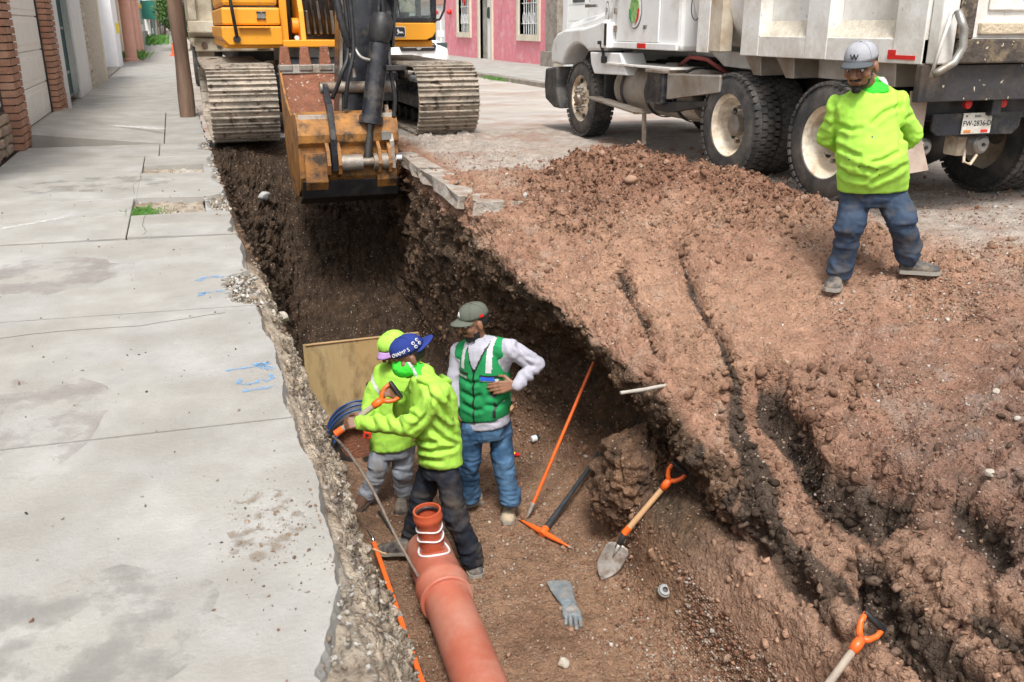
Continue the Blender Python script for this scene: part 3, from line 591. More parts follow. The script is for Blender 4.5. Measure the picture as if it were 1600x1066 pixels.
def smear(cx, cy, rx, ry, m, z=.0025, ang=0):
    rr = random.Random(int(cx * 100 + cy * 77)); B().prism([(cx + rx * math.cos(t) * rr.uniform(.8, 1.1) * math.cos(ang) - ry * math.sin(t) * math.sin(ang), cy + rx * math.cos(t) * math.sin(ang) + ry * math.sin(t) * rr.uniform(.8, 1.1) * math.cos(ang)) for t in np.linspace(0, 6.283, 25)[:-1]], (0, 0, .0005), (0, 0, z), ((1, 0, 0), (0, 1, 0))).build('stain', m, pav)
smear(.10, 2.5, .12, .26, M['soil_smear']); smear(-.7, 3.55, .35, .5, M['rose_smear']); smear(-.9, 5.9, .5, .45, M['rose_smear']); smear(-.4, 2.1, .4, .3, M['grey_smear']); smear(-.8, 9.4, .7, .5, M['grey_smear'])
# hairline cracks
for pts in ([(-.35, 7.75), (-.37, 7.3), (-.33, 7.0), (-.36, 6.9)], [(-.46, 10.0), (-.44, 9.6), (-.5, 9.2), (-.47, 8.7)], [(-1.3, 4.6), (-.8, 4.72), (-.3, 4.68), (.1, 4.76)], [(-1.6, 12.2), (-.9, 12.0), (-.4, 11.7)]):
    b = B(); P_ = []
    for (ax, ay), (bx_, by) in zip(pts[:-1], pts[1:]): P_ += [(ax + (bx_ - ax) * t + rs.uniform(-.008, .008), ay + (by - ay) * t + rs.uniform(-.008, .008)) for t in (0, .25, .5, .75)]
    stroke(b, P_ + [pts[-1]], .0022, .0016); b.build('crack', mat('crack_dark', (.12, .11, .1), .9) if 'crack_dark' not in bpy.data.materials else bpy.data.materials['crack_dark'], pav)
# grass tufts
M['grass'] = mat('grass', (.07, .20, .03), .7, var=.3, vs=30, col2=(.12, .28, .05))
def grass(name, cx, cy, rx, ry, n, h, label, seed=0, z=-.05):
    r = np.random.default_rng(seed); V = []; Fc = []
    px = cx + r.normal(0, .45, n) * rx; py = cy + r.normal(0, .45, n) * ry; a = r.uniform(0, 6.28, n); hh = h * r.uniform(.5, 1.1, n); ln = r.uniform(.2, .9, n) * hh; w = h * .05
    for i in range(n):
        d = (math.cos(a[i]), math.sin(a[i])); k = len(V)
        V += [(px[i] - d[1] * w, py[i] + d[0] * w, z), (px[i] + d[1] * w, py[i] - d[0] * w, z), (px[i] + d[0] * ln[i] * .4, py[i] + d[1] * ln[i] * .4, z + hh[i] * .6), (px[i] + d[0] * ln[i], py[i] + d[1] * ln[i], z + hh[i] * .85)]
        Fc += [(k, k + 1, k + 2), (k + 1, k + 3, k + 2)]
    me = bpy.data.meshes.new(name); me.from_pydata(V, [], Fc); return tag(link(name, me, M['grass']), label, 'grass', kind='stuff')
grass('grass_tuft', -.38, 7.9, .16, .2, 420, .07, 'small green grass tuft at the end of the nearest pavement pit', 1)
grass('grass_tuft', -1.75, 46, .5, 2.5, 260, .45, 'green weeds at the foot of the pink columns', 2, 0)
grass('grass_tuft', -1.3, 78, .9, 8, 360, .9, 'bright green weeds beside the far pavement', 3, 0)
# ------------------------------------------------------------------ houses along the left pavement
hA = root('garage_house', (-3, 14, 0), 'white house with brick pillars beside its panelled white garage door', 'house')
def wall(name, a, c, m, par, **k): return B().box(a, c).build(name, m, par, **k)
wall('wall', (-6, 9.0, -.1), (-2.2, 18.6, 3.4), M['plaster_white'], hA)
wall('lintel', (-2.2, 9.0, 2.5), (-1.87, 17.5, 3.4), M['plaster_white'], hA)
BR = None
def pillar(y0, y1, par):
    global BR
    wall('pillar_core', (-2.2, y0 + .015, -.1), (-1.84, y1 - .015, 2.5), M['mortar'], par)
    z = .0; k = 0; h = .088
    while z < 2.42:
        n = 3; w = (y1 - y0) / n
        cuts = [y0] + [y0 + w * (j + (.5 if k % 2 else 0)) for j in range(0 if k % 2 else 1, n)] + [y1]
        for c0, c1 in zip(cuts[:-1], cuts[1:]):
            if c1 - c0 < .05: continue
            o = B().box((-1.96, c0 + .006, z + .008), (-1.81 + rs.uniform(-.006, .006), c1 - .006, z + h - .008)).build('brick', M['brick'], par)
        z += h; k += 1
pillar(12.3, 13.05, hA); pillar(16.45, 17.55, hA)
g = B().box((-2.04, 13.05, .1), (-1.97, 16.45, 2.5)).build('garage_door', M['garage_white'], hA)
for k in range(5):
    z0 = .12 + k * .476
    p = B().box((-1.97, 13.08, z0 + .008), (-1.945, 16.42, z0 + .468)).build('door_panel', M['garage_white'], g); bev(p, .006, 1)
    for j in range(4):
        y0 = 13.16 + j * .82
        e = B().box((-1.946, y0, z0 + .09), (-1.940, y0 + .72, z0 + .39)).build('raised_panel', M['garage_white'], g); bev(e, .004, 1)
wall('threshold', (-2.2, 13.05, -.05), (-1.84, 16.45, .115), M['concrete'], hA)
wall('door_track', (-1.97, 16.42, .12), (-1.92, 16.45, 2.5), M['black'], hA)
g = B().box((-2.06, 9.2, .5), (-2.0, 12.3, 2.5)).build('garage_door', M['garage_white'], hA)
for k in range(4): bev(B().box((-2.0, 9.22, .52 + k * .49), (-1.98, 12.28, 1.0 + k * .49)).build('door_panel', M['garage_white'], g), .006, 1)
wall('wall_base', (-2.2, 9.0, -.1), (-1.96, 12.3, .46), M['mortar'], hA)
for r_ in range(4):
    y = 9.05
    while y < 12.25:
        L = rs.uniform(.14, .3); z0 = .0 + r_ * .115 + rs.uniform(-.01, .01)
        if y > 10.6: bev(B().box((-2.0, y + .01, z0), (-1.93 + rs.uniform(0, .03), min(y + L, 12.28) - .01, z0 + .1)).build('stone', M['stone_wall'], hA), .02, 2)
        y += L
hB = root('gated_house', (-3, 21, 0), 'white house with a dark green barred gate and pebbledash wall', 'house')
wall('wall', (-6, 21.6, -.1), (-1.92, 24.3, 3.6), M['plaster_white'], hB); wall('wall', (-6, 17.56, -.1), (-1.86, 18.65, 3.6), M['plaster_white'], hB)
wall('back_wall', (-6, 18.65, -.1), (-3.4, 21.6, 3.2), M['plaster_grey'], hB); wall('lintel', (-3.4, 18.65, 2.7), (-1.95, 21.6, 3.6), M['plaster_white'], hB)
wall('pebble_wall', (-6, 24.3, -.1), (-1.85, 28.2, 3.6), M['pebbledash'], hB); wall('corner_trim', (-1.93, 28.12, -.1), (-1.80, 28.3, 3.6), M['plaster_cream'], hB)
gt = root('gate', (-1.98, 20, 0)); gt.parent = hB; gt.matrix_parent_inverse = Matrix.Translation((3, -21, 0))
for z in (.12, .55, 1.35, 2.1, 2.6): B().box((-2.0, 18.7, z), (-1.96, 21.5, z + .05)).build('rail', M['gate_green'], gt, world=True)
y = 18.75; 
while y < 20.2:
    B().cyl((-1.98, y, .12), (-1.98, y, 2.2), .014, n=6).build('bar', M['gate_green'], gt); y += .11
B().box((-1.99, 20.25, .12), (-1.95, 21.5, 2.6)).build('gate_panel', M['gate_green'], gt)
hC = root('grey_house', (-3, 33, 0), 'pale grey house with an open porch beyond the pebbledash wall', 'house')
wall('wall', (-6, 28.3, -.1), (-2.35, 36.0, 3.6), M['plaster_grey'], hC); wall('wall', (-6, 36.0, -.1), (-1.88, 39.2, 3.8), M['plaster_white'], hC)
wall('porch_floor', (-2.35, 28.3, -.02), (-1.84, 36, .05), M['concrete_dark'], hC); wall('meter_box', (-1.88, 37.3, 1.15), (-1.78, 37.7, 1.5), mat('yellow_box', (.7, .55, .05), .5), hC)
hD = root('columned_house', (-3, 45, 0), 'house fronted by a row of salmon pink columns', 'house')
wall('wall', (-6, 39.2, -.1), (-2.3, 56, 3.8), M['plaster_cream'], hD); wall('beam', (-2.3, 39.2, 3.0), (-1.5, 56, 3.5), M['pink_col'], hD)
for y in (43.0, 48.8, 54.5):
    B().lathe((-1.72, y, 0), (-1.72, y, 3.0), [(0, .30), (.03, .30), (.04, .235), (.95, .22), (.96, .28), (1, .28)], 20).build('column', M['pink_col'], hD, smooth='auto')
hE = root('green_awning_house', (-3, 65, 0), 'white and yellow house with a dark green awning', 'house')
gm = mat('green_metal', (.02, .16, .12), .4)
wall('wall', (-6, 57, 0), (-2.0, 84, 5), M['plaster_white'], hE); wall('yellow_band', (-2.0, 57, 2.6), (-1.93, 80, 2.9), mat('yellow_wall', (.75, .5, .1), .8), hE)
wall('shutter', (-2.05, 60, 1.5), (-1.92, 76, 2.55), gm, hE); wall('wall_base', (-2.0, 57, 0), (-1.85, 84, 1.0), M['concrete'], hE)
wall('awning', (-1.98, 78, 1.9), (-1.0, 88, 3.2), gm, hE); wall('awning_post', (-1.15, 79, 0), (-1.05, 79.2, 3.2), M['plaster_white'], hE)
cols = [('white_wall', (.72, .72, .70)), ('mint_wall', (.35, .62, .50)), ('cream_wall', (.66, .55, .38)), ('brick_wall', (.4, .2, .14)), ('grey_wall', (.42, .42, .43)), ('rose_wall', (.6, .35, .3))]
lbs = ['narrow white house past the green awning', 'mint green house past the narrow white one', 'cream house beyond the mint green one', 'brick coloured house far up the pavement', 'grey house far up the pavement beyond the brick one', 'rose house farthest up the left pavement']
y = 88
for k in range(6):
    r_ = root('terraced_house', (-3, y, 0), lbs[k], 'house'); c = mat(*cols[k], .85); L = [16, 22, 30, 40, 60, 90][k]
    wall('wall', (-9, y + .1, 0), (-1.75 - .1 * (k % 2), y + L, 5 + k % 3), c, r_); wall('door', (-1.76, y + L * .3, .1), (-1.70, y + L * .45, 2.3), M['gate_green'] if k % 2 else M['bark'], r_)
    wall('window', (-1.76, y + L * .6, 1.2), (-1.70, y + L * .8, 2.4), M['glass_dark'], r_); wall('cornice', (-1.9, y + .1, 4.7), (-1.6, y + L, 4.9), M['plaster_white'], r_); y += L
# ------------------------------------------------------------------ across the street
rp = root('far_pavement', (10, 30, 0), kind='structure')
b = B(); 
y = 14.
for k in range(22):
    o = B().box((8.47, y + .01, -.15), (12.1, y + 1.99, .12 + .004 * (k % 3))).build('slab', M['concrete'], rp); bev(o, .01, 1)
    o = B().box((8.30, y + .01, -.15), (8.46, y + 1.99, .115)).build('kerb_stone', M['concrete_dark'], rp); bev(o, .025, 2); y += 2.
B().box((8.30, 58, -.15), (12.1, 250, .12)).build('slab', M['concrete'], rp); B().box((8.30, -20, -.15), (12.1, 14, .12)).build('slab', M['concrete'], rp)
grass('grass_tuft', 8.25, 24.5, .2, 1.2, 260, .12, 'small green weeds growing along the far kerb', 4, 0)
hp_ = root('pink_house', (12, 36, 0), 'rough pink rendered house with white window frames across the street', 'house')
def opening_wall(par, x, y0, y1, z1, holes, m, depth=.3, name='wall'):   # wall facing -X with openings [(ya,yb,za,zb)]
    ysn = sorted({y0, y1, *[h[0] for h in holes], *[h[1] for h in holes]}); b = B()
    for a, c in zip(ysn[:-1], ysn[1:]):
        hh = [h for h in holes if h[0] <= a and h[1] >= c]
        if not hh: b.box((x, a, 0), (x + depth, c, z1))
        else:
            for h in hh:
                if h[2] > 0: b.box((x, a, 0), (x + depth, c, h[2]))
                b.box((x, a, h[3]), (x + depth, c, z1))
    return b.build(name, m, par)
W1 = (39.0, 40.7, 1.15, 3.2); DR = (36.1, 37.6, 0, 2.9); W2 = (30.95, 32.85, 1.12, 3.2)
opening_wall(hp_, 12, 29.95, 43.0, 3.8, [W1, DR, W2], M['pink'])
for w_, lb in ((W1, 0), (W2, 1)):
    f = B()
    ya, yb, za, zb = w_
    for a, c in (((11.93, ya - .2, za - .22), (12.25, ya, zb + .2)), ((11.93, yb, za - .22), (12.25, yb + .2, zb + .2)), ((11.92, ya, za - .22), (12.25, yb, za)), ((11.93, ya, zb), (12.25, yb, zb + .2))): f.box(a, c)
    wn_ = f.build('window', M['plaster_cream'], hp_)
    B().box((12.22, ya, za), (12.24, yb, zb)).build('pane', M['glass_dark'], wn_)
    bb = B(); n = 8
    for k in range(1, n): y = ya + (yb - ya) * k / n; bb.cyl((12.08, y, za), (12.08, y, zb), .016, n=6)
    for z in (za + .35, (za + zb) / 2, zb - .35): bb.box((12.07, ya, z), (12.09, yb, z + .03))
    for k in range(4):
        y = ya + (yb - ya) * (k + .5) / 4; ring = [Vector((12.08, y + .13 * math.cos(t), za + .55 + .2 * math.sin(t))) for t in np.linspace(0, 6.28, 14)]; bb.tube(ring, .012, 5)
    bb.build('window_bars', M['clean_white'], wn_)
    hb = B(); yc = (ya + yb) / 2; zc = za + 1.25                     # red heart ornament
    hp2 = [(.16 * math.sin(t) ** 3, .01 * (13 * math.cos(t) - 5 * math.cos(2 * t) - 2 * math.cos(3 * t))) for t in np.linspace(0, 6.28, 25)[:-1]]
    hb.prism(hp2, (.05, 0, 0), (11.98, yc, zc)); tag(hb.build('heart_ornament', M['red']), 'red heart ornament hanging in the ' + ('right' if lb else 'left') + ' window of the pink house', 'ornament')
d_ = B().box((12.12, 36.15, .05), (12.18, 37.55, 2.85)).build('door', M['garage_white'], hp_)
B().lathe((12.06, 36.7, 1.9), (12.13, 36.7, 1.9), [(0, .22), (1, .22)], 20).build('door_window', M['glass_dark'], d_)
f = B()
for a, c in (((11.93, 35.9, 0), (12.2, 36.1, 3.1)), ((11.93, 37.6, 0), (12.2, 37.8, 3.1)), ((11.93, 36.1, 2.9), (12.2, 37.6, 3.1)), ((11.9, 35.8, -.05), (12.2, 37.9, .06))): f.box(a, c)
f.build('door_frame', M['plaster_cream'], hp_); bb = B()
for k in range(5): y = 37.0 + k * .12; bb.cyl((12.09, y, .1), (12.09, y, 2.8), .014, n=6)
bb.build('door_grille', M['grey_metal'], hp_)
B().box((12.3, 29.95, 0), (16, 43, 3.8)).build('rear_wall', M['plaster_grey'], hp_)
lm = B(); lm.lathe((11.75, 34.4, 2.45), (11.75, 34.4, 2.75), [(0, .05), (.3, .12), (.8, .13), (1, .03)], 12); lm.cyl((11.75, 34.4, 2.75), (12, 34.4, 2.8), .02); lm.build('wall_lamp', M['grey_metal'], hp_)
hg = root('garage_corner_house', (12, 25, 0), 'grey house with stone column and pale garage door, behind the truck cab', 'house')
wall('stone_column', (11.85, 28.9, 0), (12.3, 29.9, 3.9), M['stone_wall'], hg).data.materials[0] = M['concrete_dark']
wall('column_base', (11.7, 28.8, .1), (12.3, 29.98, .6), M['concrete_dark'], hg)
wall('wall', (12.2, 14, 0), (16, 28.9, 4), M['plaster_cream'], hg)
gd = wall('garage_door', (12.1, 24.2, .1), (12.2, 28.5, 3.0), M['garage_white'], hg)
for k in range(6): bev(wall('door_panel', (12.06, 24.22, .12 + k * .48), (12.1, 28.48, .58 + k * .48), M['garage_white'], gd), .006, 1)
for k in range(3): wall('door_window', (12.04, 24.6 + k * 1.3, 2.1), (12.06, 25.5 + k * 1.3, 2.4), M['glass_dark'], gd)
wall('trim', (12.05, 28.5, 0), (12.2, 28.9, 3.6), M['clean_white'], hg)
hw = root('white_corner_house', (12, 50, 0), 'plain white house to the left of the pink one', 'house')
wall('wall', (12.1, 43.05, 0), (16, 60, 3.9), M['plaster_white'], hw); wall('upper_band', (11.98, 43.05, 2.35), (12.1, 60, 2.6), M['pink_col'], hw); wall('door', (12.05, 44, .1), (12.1, 45.5, 2.2), M['garage_white'], hw)
for k, (y, z) in enumerate([(44.2, 2.0), (41.9, 2.0)]):
    tag(B().lathe((11.9, y, z - .12), (11.9, y, z + .12), [(0, .01), (.2, .1), (.5, .13), (.8, .1), (1, .01)], 12).build('red_ornament', M['red'], smooth=True), ['round red ornament hanging from the plain white house', 'round red ornament at the left end of the pink wall'][k], 'ornament')
hz = root('far_terrace_house', (14, 80, 0), 'long pale terrace at the far end of the right pavement', 'house'); wall('wall', (12.1, 60.1, 0), (18, 260, 4.2), M['plaster_cream'], hz); wall('door', (12.0, 66, .1), (12.1, 67.4, 2.3), M['bark'], hz)
# ------------------------------------------------------------------ pole, cone, trees
po = root('timber_pole', (.10, 16.2, 0), 'rough round timber pole standing at the pavement edge', 'pole')
zz = np.linspace(-.3, 6.5, 30); pt = [Vector((.10 - .012 * z + .02 * math.sin(z * 1.3), 16.2, z)) for z in zz]
pm = B().tube(pt, [.125 - .006 * z + .008 * math.sin(z * 5) for z in zz], 18).build('trunk', M['bark'], po, smooth=True)
B().tube([(.10, 16.2, 2.9), (.2, 16.1, 2.95)], .02).build('step_peg', M['grey_metal'], po)
wb = B(); 
for z in (1.95, 2.0): wb.tube([Vector((.09 + .13 * math.cos(t), 16.2 + .13 * math.sin(t), z)) for t in np.linspace(0, 6.28, 20)], .008, 6)
wb.build('wire_band', M['grey_metal'], po)
cn = root('traffic_cone', (.13, 50, 0), 'orange and white traffic cone half hidden behind the timber pole', 'traffic cone')
B().lathe((.08, 50, .03), (.08, 50, 1.1), [(0, .30), (.02, .22), (1, .05)], 16).build('cone_body', M['cone'], cn); B().box((-.25, 49.7, 0), (.4, 50.3, .04)).build('base', M['cone'], cn)
B().lathe((.08, 50, .62), (.08, 50, .82), [(0, .137), (1, .108)], 16, False).build('white_sleeve', M['clean_white'], cn)
def tree(name, x, y, h, r, zc, seed, label, nl=5200, leafs=.16, trunk=.16):
    t = root(name, (x, y, 0), label, 'tree'); r_ = np.random.default_rng(seed)
    tb = B(); zs = np.linspace(0, zc, 8); pts = [Vector((x + .15 * math.sin(z), y, z)) for z in zs]; tb.tube(pts, [trunk * (1 - .5 * i / 8) for i in range(8)], 9)
    tips = []
    for k in range(9):
        a = r_.uniform(0, 6.28); e = pts[-1] + Vector((math.cos(a) * r * .7, math.sin(a) * r * .7, r_.uniform(-.1, .7) * r)); tb.tube([pts[-2], pts[-1].lerp(e, .5) + Vector((0, 0, .15)), e], [trunk * .4, trunk * .25, trunk * .1], 6); tips.append(e)
    tb.build('trunk', M['bark'], t)
    cl = [(r_.normal(size=3) * np.array([.55, .55, .42]) * r + np.array([x, y, zc + .35 * r]), r_.uniform(.22, .42) * r) for _ in range(26)]
    n = nl; ci = r_.integers(0, 26, n); d = r_.normal(size=(n, 3)); d /= np.linalg.norm(d, axis=1, keepdims=True)
    c = np.array([cl[i][0] for i in ci]) + d * np.array([cl[i][1] for i in ci])[:, None] * r_.uniform(.6, 1.05, (n, 1))
    q = r_.normal(size=(n, 2, 3)); u_ = q[:, 0] / np.linalg.norm(q[:, 0], axis=1, keepdims=True); v_ = np.cross(u_, q[:, 1]); v_ /= np.linalg.norm(v_, axis=1, keepdims=True)
    s = leafs * r_.uniform(.6, 1.3, (n, 1)); V = np.stack([c - u_ * s, c + v_ * s * .5, c + u_ * s, c - v_ * s * .5], 1).reshape(-1, 3)
    link('crown', mesh_arrays('crown', V, np.arange(n * 4).reshape(-1, 4)), M['leaf'], t); return t
tree('street_tree', 1.1, 60, 6, 2.3, 3.4, 3, 'bright green tree hanging over the far pavement behind the pole', trunk=.2)
tree('street_tree', -1.0, 150, 8, 4.5, 6.0, 4, 'distant green tree where the street ends', 5000, .35)
vt = tree('climbing_shrub', -2.6, 19.3, 3, .75, 2.2, 5, 'dark leafy shrub hanging over the green barred gate', 2600, .06, .04)
tree('street_tree', 10.6, 75, 8, 4.0, 5.5, 6, 'green tree on the far right pavement beyond the white house', 4000, .3)
# ------------------------------------------------------------------ excavator
EX = root('excavator', (2.08, 13.6, 0), 'orange and black tracked excavator straddling the far end of the trench', 'excavator')
def part(name, b, m, par=EX, bevel=0, smooth=False, **k): return b.build(name, m, par, bevel=bevel, smooth=smooth, **k)
def bx(name, a, c, m, par=EX, bevel=.012, **k): return part(name, B().box(a, c), m, par, bevel, **k)
# tracks: shoes with three grousers each, round idler, rollers and frame
r_tr = .43; yA, yB, zc_ = 12.47, 15.75, .47
def path(s):                       # s along the loop -> (y, z, normal angle)
    Ls = yB - yA; Lc = math.pi * r_tr; T = 2 * Ls + 2 * Lc; s %= T
    if s < Ls: return yB - s, zc_ - r_tr, -math.pi / 2
    s -= Ls
    if s < Lc: a = -math.pi / 2 - s / r_tr; return yA + r_tr * math.cos(a), zc_ + r_tr * math.sin(a), a
    s -= Lc
    if s < Ls: sag = -.02 * math.sin(math.pi * s / Ls); return yA + s, zc_ + r_tr + sag, math.pi / 2
    s -= Ls; a = math.pi / 2 - s / r_tr; return yB + r_tr * math.cos(a), zc_ + r_tr * math.sin(a), a
TL = 2 * (yB - yA) + 2 * math.pi * r_tr; NS = 49; pit = TL / NS
def shoe_mesh(w):
    b = B(); h = pit / 2 - .004
    b.box((-w / 2, -h, 0), (w / 2, h, .014))
    for g in (-.42, 0, .42): b.box((-w / 2, g * pit - .008, .012), (w / 2, g * pit + .008, .046 if g else .056))
    b.box((-w / 2, h - .012, -.012), (w / 2, h + .012, .004))
    return b
for side, (xa, xb) in enumerate([(.34, 1.17), (2.98, 3.82)]):
    tk = root('track', ((xa + xb) / 2, 14, 0)); tk.parent = EX; tk.matrix_parent_inverse = Matrix.Translation(-EX.location)
    me_s = shoe_mesh(xb - xa).mesh('track_shoe'); me_s.materials.append(M['track_steel'])
    for k in range(NS):
        y, z, a = path(k * pit + .05); o = bpy.data.objects.new('track_shoe', me_s); COL.objects.link(o); o.parent = tk
        o.location = (rs.uniform(-.004, .004), y - 14, z); o.rotation_euler = (a - math.pi / 2, 0, 0)
    xm = (xa + xb) / 2; bw = B()
    bw.cyl((xm - .2, yA, zc_), (xm + .2, yA, zc_), .36, n=28); bw.cyl((xm - .26, yA, zc_), (xm + .26, yA, zc_), .12, n=16)
    bw.build('idler', M['black'], tk, smooth='auto')
    B().cyl((xm - .2, yB, zc_), (xm + .2, yB, zc_), .37, n=28).build('sprocket', M['black'], tk, smooth='auto')
    fb = B(); fb.prism([(yA + .1, .30), (yB - .1, .30), (yB, .45), (yB - .1, .66), (yA + .25, .66), (yA, .5)], (.46, 0, 0), (xm - .23, 0, 0)); fb.build('track_frame', M['black_gloss'], tk, bevel=.02)
    for k in range(7): y = yA + .4 + k * .42; B().cyl((xm - .22, y, .18), (xm + .22, y, .18), .10, n=14).build('roller', M['black'], tk, smooth='auto')
    cb_ = B(); 
    for k in range(NS): y, z, a = path(k * pit + .05); n_ = Vector((0, math.cos(a), math.sin(a))); t_ = Vector((0, -math.sin(a), math.cos(a))); [cb_.obox(Vector((xm + d, y, z)) - n_ * .05, (.022, 0, 0), t_ * (pit * .52), n_ * .045) for d in (-.09, .09)]
    cb_.build('track_chain', M['worn_steel'], tk)
uc = B(); uc.box((1.25, 12.9, .42), (2.90, 15.2, .82)); uc.prism([(13.1, .5), (15, .5), (14.8, 1.0), (13.3, 1.0)], (1.3, 0, 0), (1.43, 0, 0)); uc.prism([(1.2, .3), (1.5, .3), (1.7, .9), (1.3, .9)], (0, 2.2, 0), (0, 13, 0), ((1, 0, 0), (0, 0, 1)))
part('undercarriage', uc, M['black_gloss'], bevel=.02)
part('slewing_ring', B().cyl((2.08, 14.1, .95), (2.08, 14.1, 1.14), .72, n=36), M['grey_metal'], smooth='auto')
# upper works
bx('deck', (.64, 13.2, 1.13), (3.50, 16.4, 1.22), M['orange_paint'], bevel=.02)
b = B(); b.prism([(.70, 1.17), (1.40, 1.17), (1.40, 1.41), (.62, 1.41), (.62, 1.26)], (0, 3.1, 0), (0, 13.14, 0), ((1, 0, 0), (0, 0, 1))); part('lower_panel', b, M['orange_paint'], bevel=.015)
bx('toolbox', (.64, 13.18, 1.425), (1.39, 16.2, 1.645), M['orange_paint'], bevel=.025)
bx('hood', (.66, 13.2, 1.66), (1.37, 16.2, 2.25), M['orange_paint'], bevel=.05)
bx('hood_gap', (.68, 13.22, 1.64), (1.35, 16.1, 1.665), M['black'], bevel=0)
bx('step_lip', (.84, 13.08, 1.385), (1.24, 13.16, 1.41), M['orange_paint'], bevel=.005)
gr = bx('vent_grille', (1.09, 13.165, 1.50), (1.20, 13.185, 1.60), M['grey_metal'], bevel=.01)
for k in range(4): bx('slot', (1.085 + (k % 2) * .07, 13.155, 1.495 + (k // 2) * .085), (1.145 + (k % 2) * .06, 13.18, 1.51 + (k // 2) * .085), M['black'], gr, bevel=0)
part('hand_bar', B().tube([(.74, 13.0, 2.2), (.76, 12.98, 1.7), (.80, 13.0, 1.28), (.80, 13.12, 1.25)], .022, 8), M['black'], smooth=True); part('bar_foot', B().cyl((.80, 12.99, 1.25), (.80, 13.13, 1.25), .045, n=16), M['black'], smooth='auto')
# centre bay with the boom foot, hoses and valves
bx('bay_frame', (1.40, 13.3, 1.22), (1.50, 15.5, 2.3), M['orange_paint']); bx('bay_panel', (1.50, 13.9, 1.22), (1.62, 14.6, 2.2), M['black'])
bx('bay_frame', (2.62, 13.25, 1.22), (2.74, 15.5, 2.4), M['orange_paint']); bx('front_beam', (1.40, 13.12, 1.14), (2.80, 13.24, 1.235), M['orange_paint'])
bx('bay_back', (1.5, 14.9, 1.22), (2.6, 15.0, 2.6), M['black_gloss'])
for x in (1.66, 2.42):
    b = B(); b.prism([(13.25, 1.22), (14.4, 1.22), (14.3, 2.0), (14.0, 2.25), (13.7, 2.1), (13.35, 1.6)], (.07, 0, 0), (x, 0, 0)); part('boom_bracket', b, M['orange_paint'], bevel=.01)
part('pivot_pin', B().cyl((1.58, 13.55, 1.42), (1.70, 13.55, 1.42), .10, n=20), M['orange_paint'], smooth='auto'); part('grease_cap', B().cyl((1.60, 13.28, 1.26), (1.60, 13.22, 1.26), .03, n=12), M['clean_white'])
for k, (x, r) in enumerate([(1.78, .028), (1.86, .024), (1.95, .03), (2.03, .026), (2.12, .024)]):
    part('hose', B().tube([(x, 13.4, 2.4), (x - .02, 13.28, 1.9), (x + .03, 13.32, 1.55), (x + .1, 13.7, 1.32), (x + .1, 14.3, 1.3)], r, 8), M['black'], smooth=True)
bx('valve_block', (1.80, 13.7, 1.3), (2.3, 14.2, 1.62), M['grey_metal']); 
for x in (1.85, 1.97, 2.09): part('valve', B().cyl((x, 13.62, 1.5), (x, 13.62, 1.75), .035, n=12), M['grey_metal'], smooth='auto')
bx('counterweight', (.66, 15.9, 1.2), (3.5, 16.7, 2.3), M['black_gloss'], bevel=.1); bx('engine_cover', (.7, 14.8, 1.9), (3.5, 16.0, 2.5), M['orange_paint'], bevel=.06)
# cab
part('cab_lower_panel', B().prism([(2.80, 1.225), (3.38, 1.225), (3.48, 1.27), (3.53, 1.35), (3.53, 1.455), (2.80, 1.455)], (0, .12, 0), (0, 13.10, 0), ((1, 0, 0), (0, 0, 1))), M['orange_paint'], bevel=.012)
cf = B()
for a, c in (((2.78, 13.14, 1.46), (3.55, 13.24, 1.53)), ((2.78, 13.14, 1.5), (2.84, 13.22, 3.0)), ((3.47, 13.14, 1.5), (3.55, 13.22, 3.0)), ((2.78, 13.14, 2.95), (3.55, 14.9, 3.05)), ((3.47, 14.0, 1.3), (3.55, 14.08, 3.0)), ((3.47, 14.8, 1.3), (3.55, 14.9, 3.0)), ((2.78, 14.8, 1.3), (2.86, 14.9, 3.0)), ((3.46, 13.2, 1.22), (3.55, 14.9, 1.56)), ((2.78, 13.2, 1.22), (2.84, 14.9, 1.5))): cf.box(a, c)
part('cab_frame', cf, M['black_gloss'], bevel=.012)
gl = mat('cab_glass', (.75, .82, .80), .03, var=0, trans=.92); gl.node_tree.nodes['Principled BSDF'].inputs['IOR'].default_value = 1.15
bx('windscreen', (2.84, 13.165, 1.53), (3.47, 13.18, 2.95), gl, bevel=0); bx('side_window', (3.50, 13.22, 1.56), (3.51, 14.8, 2.95), gl, bevel=0)
bx('seat', (2.95, 14.1, 1.5), (3.4, 14.6, 1.85), M['black'], bevel=.06); bx('seat_back', (2.97, 14.5, 1.8), (3.38, 14.66, 2.5), M['black'], bevel=.06)
bx('console', (2.86, 13.7, 1.45), (3.0, 14.3, 1.95), M['grey_metal'], bevel=.03); bx('cab_floor', (2.8, 13.2, 1.3), (3.5, 14.8, 1.36), M['black'], bevel=0)
part('lever', B().tube([(2.98, 13.6, 1.4), (3.02, 13.55, 1.75), (3.0, 13.5, 2.0)], .014, 6), M['clean_white']); part('lever', B().tube([(3.1, 13.6, 1.4), (3.08, 13.5, 1.6), (3.16, 13.45, 1.72)], .014, 6), M['clean_white'])
B().prism([(3.10, 1.60), (3.32, 1.60), (3.32, 1.68), (3.26, 1.72), (3.24, 1.78), (3.20, 1.72), (3.16, 1.80), (3.12, 1.84)], (0, .12, 0), (0, 13.5, 0), ((1, 0, 0), (0, 0, 1))).build('pedal', M['plaster_cream'], EX, bevel=.01)
part('wiper', B().tube([(3.02, 13.13, 1.56), (2.95, 13.12, 2.2)], .008, 5), M['black'])
part('mirror_arm', B().tube([(3.50, 13.1, 1.49), (3.56, 13.02, 1.50), (3.62, 13.0, 1.62), (3.68, 13.0, 2.1), (3.66, 13.0, 2.4)], .016, 8), M['black'], smooth=True); bx('mirror', (3.56, 12.98, 2.2), (3.76, 13.02, 2.55), M['black'], bevel=.02)
